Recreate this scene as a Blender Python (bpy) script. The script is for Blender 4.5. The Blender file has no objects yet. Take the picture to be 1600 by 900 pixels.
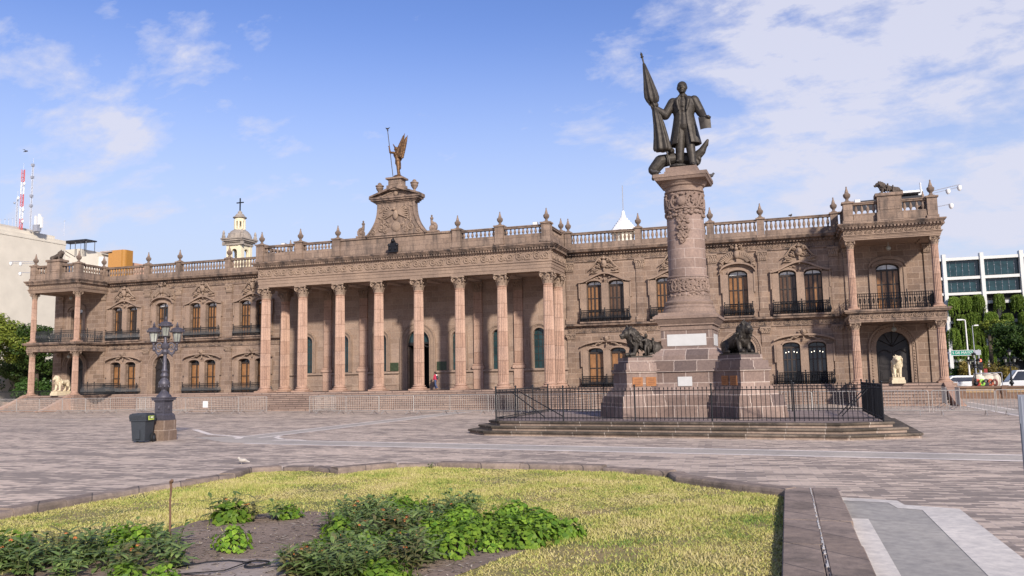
import bpy, math, random
import numpy as np
from mathutils import Vector, Matrix, Euler
random.seed(7)
C = bpy.context.scene.collection
PI = math.pi
ORIG = {}

# ------------------------------------------------------------------ mesh builder
class MB:
    def __init__(s): s.v=[]; s.f=[]; s.m=[]
    def add(s, vs, fs, mi=0):
        b=len(s.v); s.v.extend(vs)
        for f in fs: s.f.append([i+b for i in f]); s.m.append(mi)
    def quad(s,a,b,c,d,mi=0): s.add([a,b,c,d],[(0,1,2,3)],mi)
    def box(s,x0,x1,y0,y1,z0,z1,mi=0):
        s.add([(x0,y0,z0),(x1,y0,z0),(x1,y1,z0),(x0,y1,z0),(x0,y0,z1),(x1,y0,z1),(x1,y1,z1),(x0,y1,z1)],
              [(0,3,2,1),(4,5,6,7),(0,1,5,4),(1,2,6,5),(2,3,7,6),(3,0,4,7)],mi)
    def obox(s,c,ax,ay,hx,hy,z0,z1,mi=0,tx=1,ty=1):
        # box with oriented plan axes, optional taper at the top
        c=Vector((c[0],c[1])); ax=Vector(ax); ay=Vector(ay)
        vs=[]
        for z,kx,ky in((z0,1,1),(z1,tx,ty)):
            for sx,sy in((-1,-1),(1,-1),(1,1),(-1,1)):
                p=c+ax*hx*sx*kx+ay*hy*sy*ky; vs.append((p.x,p.y,z))
        s.add(vs,[(0,3,2,1),(4,5,6,7),(0,1,5,4),(1,2,6,5),(2,3,7,6),(3,0,4,7)],mi)
    def prism_xz(s,poly,y0,y1,mi=0):
        n=len(poly); vs=[(x,y0,z) for x,z in poly]+[(x,y1,z) for x,z in poly]
        fs=[tuple(range(n)),tuple(range(2*n-1,n-1,-1))]+[(i,i+n,(i+1)%n+n,(i+1)%n) for i in range(n)]
        s.add(vs,fs,mi)
    def prism_yz(s,poly,x0,x1,mi=0):
        n=len(poly); vs=[(x0,y,z) for y,z in poly]+[(x1,y,z) for y,z in poly]
        fs=[tuple(range(n-1,-1,-1)),tuple(range(n,2*n))]+[(i,(i+1)%n,(i+1)%n+n,i+n) for i in range(n)]
        s.add(vs,fs,mi)
    def prism_xy(s,poly,z0,z1,mi=0,mt=None):
        n=len(poly); vs=[(x,y,z0) for x,y in poly]+[(x,y,z1) for x,y in poly]
        s.add(vs,[tuple(range(n-1,-1,-1))]+[(i,(i+1)%n,(i+1)%n+n,i+n) for i in range(n)],mi)
        s.add([(x,y,z1) for x,y in poly],[tuple(range(n))],mi if mt is None else mt)
    def lathe(s,cx,cy,prof,n=16,mi=0,flute=None):
        vs=[];fs=[]
        for k,(r,z) in enumerate(prof):
            for i in range(n):
                a=2*PI*i/n; rr=r
                if flute and flute[0]<=k<=flute[1] and i%2: rr=r*flute[2]
                vs.append((cx+rr*math.cos(a),cy+rr*math.sin(a),z))
        for k in range(len(prof)-1):
            for i in range(n):
                j=(i+1)%n; fs.append((k*n+i,k*n+j,(k+1)*n+j,(k+1)*n+i))
        fs.append(tuple(range(n-1,-1,-1))); fs.append(tuple(range((len(prof)-1)*n,len(prof)*n)))
        s.add(vs,fs,mi)
    def tube(s,pts,rad,n=6,mi=0,flat=1.0):
        pts=[Vector(p) for p in pts]; m=len(pts)
        if not isinstance(rad,(list,tuple)): rad=[rad]*m
        vs=[];fs=[]; up=None
        for k in range(m):
            t=(pts[min(k+1,m-1)]-pts[max(k-1,0)])
            if t.length<1e-9: t=Vector((0,0,1))
            t.normalize()
            if up is None:
                up=Vector((0,0,1)) if abs(t.z)<.9 else Vector((0,1,0))
            a=up-t*up.dot(t)
            if a.length<1e-6: a=Vector((1,0,0))-t*t.x
            a.normalize(); b=t.cross(a); up=a
            for i in range(n):
                th=2*PI*i/n
                vs.append(tuple(pts[k]+a*rad[k]*math.cos(th)+b*rad[k]*flat*math.sin(th)))
        for k in range(m-1):
            for i in range(n):
                j=(i+1)%n; fs.append((k*n+i,k*n+j,(k+1)*n+j,(k+1)*n+i))
        fs.append(tuple(range(n-1,-1,-1))); fs.append(tuple(range((m-1)*n,m*n)))
        s.add(vs,fs,mi)
    def bar(s,p,q,r,n=4,mi=0): s.tube([p,q],r,n,mi)
    def ell(s,c,r,rot=None,nu=12,nv=8,mi=0):
        if isinstance(r,(int,float)): r=(r,r,r)
        M=rot.to_matrix() if rot is not None else Matrix.Identity(3)
        vs=[];fs=[]; c=Vector(c)
        vs.append(tuple(c+M@Vector((0,0,r[2]))))
        for k in range(1,nv):
            ph=PI*k/nv
            for i in range(nu):
                a=2*PI*i/nu
                vs.append(tuple(c+M@Vector((r[0]*math.sin(ph)*math.cos(a),r[1]*math.sin(ph)*math.sin(a),r[2]*math.cos(ph)))))
        vs.append(tuple(c-M@Vector((0,0,r[2]))))
        for i in range(nu): fs.append((0,1+i,1+(i+1)%nu))
        for k in range(nv-2):
            for i in range(nu):
                j=(i+1)%nu; fs.append((1+k*nu+i,1+(k+1)*nu+i,1+(k+1)*nu+j,1+k*nu+j))
        l=len(vs)-1
        for i in range(nu): fs.append((l,1+(nv-2)*nu+(i+1)%nu,1+(nv-2)*nu+i))
        s.add(vs,fs,mi)
    def cap(s,p,q,r0,r1,n=10,mi=0):
        # tapered limb with rounded ends
        p=Vector(p);q=Vector(q);d=q-p
        if d.length<1e-6: s.ell(p,r0,mi=mi); return
        u=d.normalized(); pts=[];rs=[]
        for a in (-88,-60,-30): pts.append(p+u*r0*math.sin(math.radians(a))); rs.append(r0*math.cos(math.radians(a)))
        pts.append(p);rs.append(r0); pts.append(q);rs.append(r1)
        for a in (30,60,88): pts.append(q+u*r1*math.sin(math.radians(a))); rs.append(r1*math.cos(math.radians(a)))
        vs=[];fs=[]; w=Vector((0,0,1)) if abs(u.z)<.9 else Vector((1,0,0))
        a_=(w-u*w.dot(u)).normalized(); b_=u.cross(a_); m=len(pts)
        for k in range(m):
            for i in range(n):
                th=2*PI*i/n; vs.append(tuple(pts[k]+a_*rs[k]*math.cos(th)+b_*rs[k]*math.sin(th)))
        for k in range(m-1):
            for i in range(n):
                j=(i+1)%n; fs.append((k*n+i,k*n+j,(k+1)*n+j,(k+1)*n+i))
        fs.append(tuple(range(n-1,-1,-1))); fs.append(tuple(range((m-1)*n,m*n)))
        s.add(vs,fs,mi)
    def chain(s,pts,rs,n=10,mi=0):
        for i in range(len(pts)-1): s.cap(pts[i],pts[i+1],rs[i],rs[i+1],n,mi)
    def squash(s,z0=5.6,k=.96):
        s.v=[(x,y,z if z<z0 else z0+(z-z0)*k) for x,y,z in s.v]; return s
    def xform(s,M):
        s.v=[tuple(M@Vector(p)) for p in s.v]; return s
    def merge(s,o,M=None,mi=None):
        vs=o.v if M is None else [tuple(M@Vector(p)) for p in o.v]
        b=len(s.v); s.v.extend(vs)
        for f,m in zip(o.f,o.m): s.f.append([i+b for i in f]); s.m.append(m if mi is None else mi)
        return s
    def build(s,name,mats,parent=None,origin=None,smooth=False):
        if parent is not None: og=ORIG[parent.name]
        elif origin is not None: og=Vector(origin)
        else:
            a=np.array(s.v); og=Vector(((a[:,0].min()+a[:,0].max())/2,(a[:,1].min()+a[:,1].max())/2,a[:,2].min()))
        me=bpy.data.meshes.new(name)
        a=np.array(s.v,dtype=float)-np.array(og)
        me.from_pydata(a.tolist(),[],s.f)
        if not isinstance(mats,(list,tuple)): mats=[mats]
        for m in mats: me.materials.append(m)
        if len(mats)>1: me.polygons.foreach_set('material_index',s.m)
        if smooth:
            me.polygons.foreach_set('use_smooth',[True]*len(me.polygons))
            if smooth!='all':
                try: me.set_sharp_from_angle(angle=math.radians(38))
                except Exception: pass
        me.update()
        o=bpy.data.objects.new(name,me); C.objects.link(o)
        if parent is None: o.location=og
        else: o.parent=parent
        ORIG[o.name]=og
        return o

def fast_mesh(name,verts,faces_n,mats,parent=None,origin=(0,0,0),midx=None,smooth=False):
    """verts (N,3) numpy, consecutive runs of faces_n verts make one face."""
    og=ORIG[parent.name] if parent is not None else Vector(origin)
    verts=(verts-np.array(og)).astype(np.float32); nf=len(verts)//faces_n
    me=bpy.data.meshes.new(name)
    me.vertices.add(len(verts)); me.vertices.foreach_set('co',verts.ravel())
    me.loops.add(len(verts)); me.loops.foreach_set('vertex_index',np.arange(len(verts),dtype=np.int32))
    me.polygons.add(nf); me.polygons.foreach_set('loop_start',np.arange(0,len(verts),faces_n,dtype=np.int32))
    if not isinstance(mats,(list,tuple)): mats=[mats]
    for m in mats: me.materials.append(m)
    if midx is not None: me.polygons.foreach_set('material_index',midx.astype(np.int32))
    me.update(calc_edges=True); me.validate()
    o=bpy.data.objects.new(name,me); C.objects.link(o)
    if parent is None: o.location=og
    else: o.parent=parent
    ORIG[o.name]=og
    return o

def tag(o,label=None,cat=None,group=None,kind=None):
    if label: o['label']=label
    if cat: o['category']=cat
    if group: o['group']=group
    if kind: o['kind']=kind
    return o
def empty(name,loc,label=None,cat=None,group=None):
    o=bpy.data.objects.new(name,None); C.objects.link(o); o.location=loc; o.empty_display_size=.3
    ORIG[o.name]=Vector(loc); return tag(o,label,cat,group)
def copy_tree(o,parent=None):
    c=o.copy(); C.objects.link(c); ORIG[c.name]=ORIG[o.name]
    if parent is not None: c.parent=parent
    for ch in [x for x in o.children]: copy_tree(ch,c)
    return c
def struct(mb,name,m,**k):
    o=mb.build(name,m,**k); o['kind']='structure'; return o

def sculpt(mb,name,mat,parent=None,origin=None,voxel=.02,smooth_it=4,extra=None):
    """union of overlapping closed pieces into one continuous surface"""
    o=mb.build(name,mat,parent,origin)
    r=o.modifiers.new('r','REMESH'); r.mode='VOXEL'; r.voxel_size=voxel; r.use_smooth_shade=True
    if smooth_it:
        s=o.modifiers.new('s','SMOOTH'); s.iterations=smooth_it; s.factor=.5
    dg=bpy.context.evaluated_depsgraph_get(); dg.update()
    me=bpy.data.meshes.new_from_object(o.evaluated_get(dg))
    old=o.data; o.modifiers.clear(); o.data=me; me.name=name
    bpy.data.meshes.remove(old)
    if not me.materials: me.materials.append(mat)
    return o

# ------------------------------------------------------------------ materials
def new_mat(name):
    m=bpy.data.materials.new(name); m.use_nodes=True; nt=m.node_tree
    b=nt.nodes['Principled BSDF']; return m,nt,b
def N(nt,t,**k):
    n=nt.nodes.new(t)
    for a,v in k.items():
        if a in('inputs',):
            for i,x in v.items(): n.inputs[i].default_value=x
        else: setattr(n,a,v)
    return n
def ramp(nt,stops,src):
    r=N(nt,'ShaderNodeValToRGB'); e=r.color_ramp.elements
    while len(e)<len(stops): e.new(.5)
    for i,(p,c) in enumerate(stops):
        e[i].position=p; e[i].color=(*c,1) if len(c)==3 else c
    nt.links.new(src,r.inputs[0]); return r.outputs[0]
def mixc(nt,fac,a,b,mode='MIX'):
    n=N(nt,'ShaderNodeMix',data_type='RGBA',blend_type=mode)
    for s,v in((n.inputs[0],fac),(n.inputs[6],a),(n.inputs[7],b)):
        if hasattr(v,'is_linked'): nt.links.new(v,s)
        elif isinstance(v,(int,float)): s.default_value=v
        else: s.default_value=(*v,1)
    return n.outputs[2]
def noise(nt,vec,scale,detail=4,rough=.55,dist=0):
    n=N(nt,'ShaderNodeTexNoise'); n.inputs['Scale'].default_value=scale; n.inputs['Detail'].default_value=detail
    n.inputs['Roughness'].default_value=rough; n.inputs['Distortion'].default_value=dist
    if vec is not None: nt.links.new(vec,n.inputs['Vector'])
    return n.outputs[0]
def coords(nt,scale=(1,1,1),rot=(0,0,0),loc=(0,0,0)):
    t=N(nt,'ShaderNodeTexCoord'); m=N(nt,'ShaderNodeMapping')
    m.inputs['Scale'].default_value=scale; m.inputs['Rotation'].default_value=rot; m.inputs['Location'].default_value=loc
    nt.links.new(t.outputs['Object'],m.inputs[0]); return m.outputs[0]
def wallvec(nt):
    t=N(nt,'ShaderNodeTexCoord'); s=N(nt,'ShaderNodeSeparateXYZ'); nt.links.new(t.outputs['Object'],s.inputs[0])
    a=N(nt,'ShaderNodeMath',operation='ADD'); nt.links.new(s.outputs[0],a.inputs[0]); nt.links.new(s.outputs[1],a.inputs[1])
    c=N(nt,'ShaderNodeCombineXYZ'); nt.links.new(a.outputs[0],c.inputs[0]); nt.links.new(s.outputs[2],c.inputs[1]); return c.outputs[0]
def bump(nt,b,h,strength=.4,dist=.02):
    n=N(nt,'ShaderNodeBump'); n.inputs['Strength'].default_value=strength; n.inputs['Distance'].default_value=dist
    nt.links.new(h,n.inputs['Height']); nt.links.new(n.outputs[0],b.inputs['Normal']); return n

def cylvec(nt):
    t=N(nt,'ShaderNodeTexCoord'); s=N(nt,'ShaderNodeSeparateXYZ'); nt.links.new(t.outputs['Object'],s.inputs[0])
    a=N(nt,'ShaderNodeMath',operation='ARCTAN2'); nt.links.new(s.outputs[1],a.inputs[0]); nt.links.new(s.outputs[0],a.inputs[1])
    m=N(nt,'ShaderNodeMath',operation='MULTIPLY'); m.inputs[1].default_value=.69; nt.links.new(a.outputs[0],m.inputs[0])
    c=N(nt,'ShaderNodeCombineXYZ'); nt.links.new(m.outputs[0],c.inputs[0]); nt.links.new(s.outputs[2],c.inputs[1]); return c.outputs[0]
def facevec(nt):
    # distance along each upright face, whatever way it looks
    t=N(nt,'ShaderNodeTexCoord'); g=N(nt,'ShaderNodeNewGeometry'); x=N(nt,'ShaderNodeVectorMath',operation='CROSS_PRODUCT'); nt.links.new(g.outputs['True Normal'],x.inputs[0]); x.inputs[1].default_value=(0,0,1)
    n=N(nt,'ShaderNodeVectorMath',operation='NORMALIZE'); nt.links.new(x.outputs[0],n.inputs[0]); d=N(nt,'ShaderNodeVectorMath',operation='DOT_PRODUCT'); nt.links.new(n.outputs[0],d.inputs[0]); nt.links.new(t.outputs['Object'],d.inputs[1])
    s=N(nt,'ShaderNodeSeparateXYZ'); nt.links.new(t.outputs['Object'],s.inputs[0]); c=N(nt,'ShaderNodeCombineXYZ'); nt.links.new(d.outputs['Value'],c.inputs[0]); nt.links.new(s.outputs[2],c.inputs[1]); return c.outputs[0]
def stone(name,c1,c2,bw=None,bh=.35,mortar=None,stain=.35,dark=(.07,.055,.05),grain=14,msize=.012,rough=.9,bstr=.35,streak=False,slo=.50,shi=.72,proj=None,darkblk=0):
    m,nt,b=new_mat(name); v=coords(nt); L=nt.links
    big=noise(nt,v,.55,5,.6); fine=noise(nt,v,grain,6,.65)
    if bw:
        wv={None:wallvec,'face':facevec,'cyl':cylvec}[proj](nt)
        br=N(nt,'ShaderNodeTexBrick'); L.new(wv,br.inputs['Vector'])
        br.inputs['Scale'].default_value=1; br.inputs['Brick Width'].default_value=bw; br.inputs['Row Height'].default_value=bh
        br.inputs['Mortar Size'].default_value=msize; br.inputs['Mortar Smooth'].default_value=.3; br.inputs['Bias'].default_value=-.1
        br.inputs['Color1'].default_value=(*c1,1); br.inputs['Color2'].default_value=(*c2,1)
        br.inputs['Mortar'].default_value=(*(mortar or [min(1,x*1.5) for x in c1]),1)
        br.offset=.5; col=br.outputs['Color']
        if darkblk:
            bd=N(nt,'ShaderNodeTexBrick'); L.new(wv,bd.inputs['Vector']); bd.offset=.5
            for k_,v_ in (('Scale',1),('Brick Width',bw),('Row Height',bh),('Mortar Size',msize)): bd.inputs[k_].default_value=v_
            bd.inputs['Color1'].default_value=(0,0,0,1); bd.inputs['Color2'].default_value=(1,1,1,1); bd.inputs['Mortar'].default_value=(0,0,0,1)
            col=mixc(nt,ramp(nt,[(.76,(0,0,0)),(.86,(darkblk,)*3)],bd.outputs['Color']),col,dark)
    else:
        col=mixc(nt,big,c1,c2)
    f1=ramp(nt,[(.25,(.72,.72,.74)),(.75,(1.18,1.17,1.14))],fine); col=mixc(nt,1,col,f1,'MULTIPLY')
    f2=ramp(nt,[(.3,(.8,.8,.82)),(.7,(1.1,1.08,1.05))],big); col=mixc(nt,1,col,f2,'MULTIPLY')
    if stain:
        sv=coords(nt,(1.6,1.6,.35) if streak else (1,1,1)); st=noise(nt,sv,1.3,8,.68)
        fs=ramp(nt,[(slo,(0,0,0)),(shi,(stain,)*3)],st); col=mixc(nt,fs,col,dark)
    L.new(col,b.inputs['Base Color']); b.inputs['Roughness'].default_value=rough
    b.inputs['Specular IOR Level'].default_value=.2
    if bw:
        mm=N(nt,'ShaderNodeMath',operation='MULTIPLY_ADD'); mm.inputs[1].default_value=-.8
        L.new(br.outputs['Fac'],mm.inputs[0]); L.new(fine,mm.inputs[2]); bump(nt,b,mm.outputs[0],bstr,.02)
    else: bump(nt,b,fine,bstr,.02)
    return m
def plain(name,c,rough=.6,metal=0,var=.15,scale=6,bstr=.1,spec=.4):
    m,nt,b=new_mat(name); v=coords(nt); n=noise(nt,v,scale,5,.6)
    f=ramp(nt,[(.25,(1-var,)*3),(.75,(1+var,)*3)],n); nt.links.new(mixc(nt,1,c,f,'MULTIPLY'),b.inputs['Base Color'])
    b.inputs['Roughness'].default_value=rough; b.inputs['Metallic'].default_value=metal; b.inputs['Specular IOR Level'].default_value=spec
    if bstr: bump(nt,b,n,bstr,.01)
    return m
def glass(name,c,rough=.12):
    m,nt,b=new_mat(name); v=coords(nt); n=noise(nt,v,1.7,3)
    nt.links.new(mixc(nt,1,c,ramp(nt,[(.3,(.6,.6,.6)),(.7,(1.35,1.35,1.35))],n),'MULTIPLY'),b.inputs['Base Color'])
    b.inputs['Roughness'].default_value=rough; b.inputs['Specular IOR Level'].default_value=.6; bump(nt,b,n,.04,.02); return m
def leafmat(name,c1,c2,trans=.25):
    m,nt,b=new_mat(name); g=N(nt,'ShaderNodeNewGeometry'); oi=N(nt,'ShaderNodeObjectInfo')
    col=ramp(nt,[(0,c1),(1,c2)],g.outputs['Random Per Island'])
    hv=N(nt,'ShaderNodeHueSaturation'); mp=N(nt,'ShaderNodeMapRange'); mp.inputs[3].default_value=.75; mp.inputs[4].default_value=1.25
    nt.links.new(oi.outputs['Random'],mp.inputs[0]); nt.links.new(mp.outputs[0],hv.inputs['Value']); nt.links.new(col,hv.inputs['Color'])
    nt.links.new(hv.outputs[0],b.inputs['Base Color']); b.inputs['Roughness'].default_value=.55; b.inputs['Specular IOR Level'].default_value=.25
    t=N(nt,'ShaderNodeBsdfTranslucent'); nt.links.new(hv.outputs[0],t.inputs[0]); mx=N(nt,'ShaderNodeMixShader'); mx.inputs[0].default_value=trans
    o=nt.nodes['Material Output']; nt.links.new(b.outputs[0],mx.inputs[1]); nt.links.new(t.outputs[0],mx.inputs[2]); nt.links.new(mx.outputs[0],o.inputs[0])
    return m

M={}; FL9=1.2/9
M['wall']=stone('palace_wall_stone',(.205,.143,.105),(.335,.242,.182),.78,.36,(.40,.31,.242),darkblk=.28,stain=.35,grain=9)
M['wall_lifted']=stone('loggia_wall_stone_lightened',(.285,.203,.152),(.365,.268,.207),.95,.42,(.38,.30,.24),stain=.25,grain=9)  # same stone as the wall, colour lightened to lift the loggia shade
M['trim']=stone('carved_trim_stone',(.262,.187,.138),(.325,.238,.180),None,stain=.35,grain=16,bstr=.5)
M['cornice']=stone('weathered_cornice_stone',(.235,.166,.124),(.295,.215,.164),None,stain=.88,slo=.44,shi=.62,dark=(.045,.038,.036),grain=12,bstr=.5,streak=True)  # weathering streaks, stained darker to stand in for shade on the cornice
M['pink']=stone('pink_column_stone',(.40,.258,.19),(.48,.328,.25),60,.95,(.25,.155,.11),stain=.15,dark=(.17,.115,.09),grain=9,bstr=.2,msize=.018)
M['frieze']=stone('carved_frieze_stone',(.262,.19,.14),(.325,.24,.178),None,stain=.45,grain=22,bstr=.7)
M['step']=stone('step_stone',(.34,.24,.19),(.42,.31,.25),1.3,FL9,(.12,.085,.07),stain=.45,msize=.022)  # dark joint at each rise stands in for the shade under the nosing
M['step8']=stone('tower_step_stone',(.34,.24,.19),(.42,.31,.25),1.3,.15,(.12,.085,.07),stain=.4,msize=.022)  # same painted nosing shade, spaced for the tower risers
M['parapet']=stone('parapet_stone',(.245,.176,.132),(.31,.228,.174),.9,.35,(.15,.11,.088),stain=.72,slo=.46,shi=.66,dark=(.06,.05,.045),grain=12,streak=True)  # weathering, stained darker to paint in shadow contrast
M['soffit']=stone('soffit_plaster',(.42,.34,.29),(.5,.41,.36),None,stain=.2,grain=8,bstr=.15)
M['monu']=stone('monument_stone',(.19,.135,.112),(.37,.275,.23),.8,.40,(.46,.38,.33),proj='face',darkblk=.75,stain=.4,dark=(.085,.065,.065),grain=12,msize=.014)
M['monutrim']=stone('monument_trim_stone',(.225,.158,.125),(.285,.21,.168),None,stain=.5,grain=14,bstr=.5)
M['monucol']=stone('monument_shaft_stone',(.235,.168,.138),(.385,.282,.235),.72,.36,(.42,.34,.30),proj='cyl',darkblk=.25,stain=.25,grain=10,msize=.010)
M['stepdark']=stone('monument_step_stone',(.24,.18,.14),(.38,.285,.225),1.1,5,(.46,.38,.32),proj='face',stain=.55,dark=(.075,.06,.048),grain=12,msize=.016)
M['iron']=plain('black_iron',(.010,.011,.014),.5,.3,.3,20,.1)
M['irongrey']=plain('cast_iron_grey',(.085,.078,.092),.5,.35,.3,14,.2)
M['bronze']=plain('dark_bronze',(.052,.044,.036),.58,.5,.5,7,.5)
M['bronzegold']=plain('weathered_gilt_bronze',(.14,.075,.035),.55,.5,.7,7,.3)
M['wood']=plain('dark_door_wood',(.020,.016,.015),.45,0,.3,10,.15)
M['woodframe']=plain('window_frame_wood',(.035,.024,.018),.5,0,.3,10,.1)
M['galv']=plain('galvanised_steel',(.35,.325,.30),.5,.35,.2,12,.05)
M['white']=plain('white_paint',(.70,.69,.67),.6,0,.06,3,.05)
M['cream']=plain('cream_render',(.62,.56,.46),.85,0,.09,.6,.1,.2)
M['creamstone']=plain('cream_lion_stone',(.58,.485,.33),.75,0,.2,6,.3,.2)
M['marble']=plain('white_marble_plaque',(.50,.49,.47),.5,0,.06,5,.05)
M['plaque']=plain('orange_bronze_plaque',(.30,.125,.045),.55,.15,.2,9,.1)
M['bin']=plain('grey_bin_plastic',(.035,.040,.047),.55,0,.12,12,.08)
M['black']=plain('black_rubber',(.012,.012,.013),.7,0,.2,10,.1)
M['lampglass']=glass('frosted_lamp_glass',(.34,.35,.30),.3)
M['blueglass']=glass('stained_glass',(.018,.042,.046),.15)
M['dkglass']=glass('dark_window_glass',(.02,.022,.026),.08)
M['paleglass']=glass('pale_transom_glass',(.74,.74,.72),.2)
M['amber']=plain('amber_shutter',(.235,.115,.048),.22,0,.4,2.2,.05)
M['amberdark']=plain('dark_amber_shutter',(.10,.055,.032),.2,0,.4,2.2,.1)
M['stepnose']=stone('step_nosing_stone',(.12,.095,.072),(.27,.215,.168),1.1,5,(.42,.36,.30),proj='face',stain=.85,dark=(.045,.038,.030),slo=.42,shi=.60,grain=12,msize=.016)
# ------------------------------------------------------------------ camera, sun, sky
def make_camera():
    cd=bpy.data.cameras.new('camera'); cam=bpy.data.objects.new('camera',cd); C.objects.link(cam)
    r=Vector((0.94960371,0.31288558,-0.01885221)); d=Vector((-0.05168729,0.09698248,-0.99394307)); f=Vector((-0.30916212,0.94482645,0.10826713))
    m=Matrix((( r.x,-d.x,-f.x,0),(r.y,-d.y,-f.y,0),(r.z,-d.z,-f.z,1.95),(0,0,0,1)))
    cam.matrix_world=m; cd.sensor_width=36; cd.lens=1286/1600*36; cd.clip_end=5000; cd.clip_start=.1
    bpy.context.scene.camera=cam
make_camera()
SUN_AZ=math.radians(37); SUN_EL=math.radians(26)
sdir=Vector((math.sin(SUN_AZ)*math.cos(SUN_EL),-math.cos(SUN_AZ)*math.cos(SUN_EL),math.sin(SUN_EL)))
sl=bpy.data.lights.new('sun','SUN'); sl.energy=4.2; sl.angle=math.radians(3.2); sl.color=(1,.92,.82)
so=bpy.data.objects.new('sun',sl); C.objects.link(so); so.rotation_euler=sdir.to_track_quat('Z','Y').to_euler(); so.location=(40,-30,60)
def make_world():
    w=bpy.data.worlds.new('World'); bpy.context.scene.world=w; w.use_nodes=True; nt=w.node_tree; L=nt.links
    bg=nt.nodes['Background']; sky=N(nt,'ShaderNodeTexSky'); sky.sky_type='NISHITA'; sky.sun_disc=False
    sky.sun_elevation=SUN_EL; sky.sun_rotation=math.atan2(sdir.x,sdir.y); sky.altitude=540; sky.air_density=1.0; sky.dust_density=1.2; sky.ozone_density=2.0
    tc=N(nt,'ShaderNodeTexCoord'); sp=N(nt,'ShaderNodeSeparateXYZ'); L.new(tc.outputs['Generated'],sp.inputs[0])
    # clouds on a flat layer: direction divided by its height
    mz=N(nt,'ShaderNodeMath',operation='MAXIMUM'); mz.inputs[1].default_value=.04; L.new(sp.outputs[2],mz.inputs[0])
    az=N(nt,'ShaderNodeMath',operation='ADD'); az.inputs[1].default_value=.42; L.new(mz.outputs[0],az.inputs[0])
    dv=[]
    for i in(0,1):
        q=N(nt,'ShaderNodeMath',operation='DIVIDE'); L.new(sp.outputs[i],q.inputs[0]); L.new(az.outputs[0],q.inputs[1]); dv.append(q.outputs[0])
    cb=N(nt,'ShaderNodeCombineXYZ'); L.new(dv[0],cb.inputs[0]); L.new(dv[1],cb.inputs[1])
    mp=N(nt,'ShaderNodeMapping'); mp.inputs['Rotation'].default_value=(0,0,math.radians(25)); mp.inputs['Scale'].default_value=(1.25,1.9,1); mp.inputs['Location'].default_value=(3.1,1.7,0)
    L.new(cb.outputs[0],mp.inputs[0])
    n1=noise(nt,mp.outputs[0],4.3,9,.62,.15); n2=noise(nt,mp.outputs[0],1.3,3,.5)
    # coverage grows towards the east (right) and there is a bank low in the right
    def lobe(d,p0,p1,gain):
        v=N(nt,'ShaderNodeVectorMath',operation='DOT_PRODUCT'); L.new(tc.outputs['Generated'],v.inputs[0]); v.inputs[1].default_value=Vector(d).normalized()
        mr=N(nt,'ShaderNodeMapRange'); mr.interpolation_type='SMOOTHSTEP'; L.new(v.outputs['Value'],mr.inputs[0]); mr.inputs[1].default_value=p0; mr.inputs[2].default_value=p1; mr.inputs[4].default_value=gain
        return mr.outputs[0]
    tot=None
    for d,p0,p1,g in CLOUDS:
        o=lobe(d,p0,p1,g)
        if tot is None: tot=o
        else:
            a=N(nt,'ShaderNodeMath',operation='ADD'); L.new(tot,a.inputs[0]); L.new(o,a.inputs[1]); tot=a.outputs[0]
    nc=N(nt,'ShaderNodeMath',operation='MULTIPLY_ADD'); L.new(n1,nc.inputs[0]); nc.inputs[1].default_value=1.7; nc.inputs[2].default_value=-.35
    s=N(nt,'ShaderNodeMath',operation='ADD'); L.new(nc.outputs[0],s.inputs[0]); L.new(tot,s.inputs[1])
    s2=N(nt,'ShaderNodeMath',operation='MULTIPLY_ADD'); L.new(n2,s2.inputs[0]); s2.inputs[1].default_value=.35; L.new(s.outputs[0],s2.inputs[2])
    fac=ramp(nt,[(.70,(0,0,0)),(.86,(.40,)*3),(1.02,(.88,)*3)],s2.outputs[0])
    tint=mixc(nt,1,sky.outputs[0],SKY_TINT,'MULTIPLY')
    # paler, slightly violet towards the horizon
    hz=N(nt,'ShaderNodeMapRange'); hz.interpolation_type='SMOOTHSTEP'; L.new(sp.outputs[2],hz.inputs[0]); hz.inputs[1].default_value=.44; hz.inputs[2].default_value=.08; hz.inputs[4].default_value=HZ
    tint=mixc(nt,hz.outputs[0],tint,HZ_COL)
    col=mixc(nt,fac,tint,CLOUD_COL)
    L.new(col,bg.inputs[0]); bg.inputs[1].default_value=SKY_STR
def dirpx(px,py):
    r=Vector((0.94960371,0.31288558,-0.01885221)); d=Vector((-0.05168729,0.09698248,-0.99394307)); f=Vector((-0.30916212,0.94482645,0.10826713))
    return (r*(px-800)+d*(py-450)+f*1286).normalized()
SKY_STR=.13; SKY_TINT=(.72,.76,1.06); HZ=.93; HZ_COL=(3.55,4.05,5.0); CLOUD_COL=(4.2,4.25,5.0)
# bearings of the cloud banks: east bank, high east veil, west streaks
CLOUDS=[((.06,.965,.25),.955,1,.20),((.22,.92,.32),.92,1,.11),((-.17,.90,.39),.985,1,.10),((-.66,.69,.31),.99,1,.06),((-.67,.71,.21),.988,1,.09),((-.72,.60,.35),.995,1,.04),((-.74,.62,.28),.995,1,.02),((-.46,.86,.23),.998,1,.10),((-.38,.87,.32),.93,.995,-.17)]
make_world()
vs=bpy.context.scene.view_settings; vs.view_transform='Standard'; vs.look='None'; vs.exposure=0.45; vs.gamma=1
try: vs.use_curve_mapping=False
except Exception: pass
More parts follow.
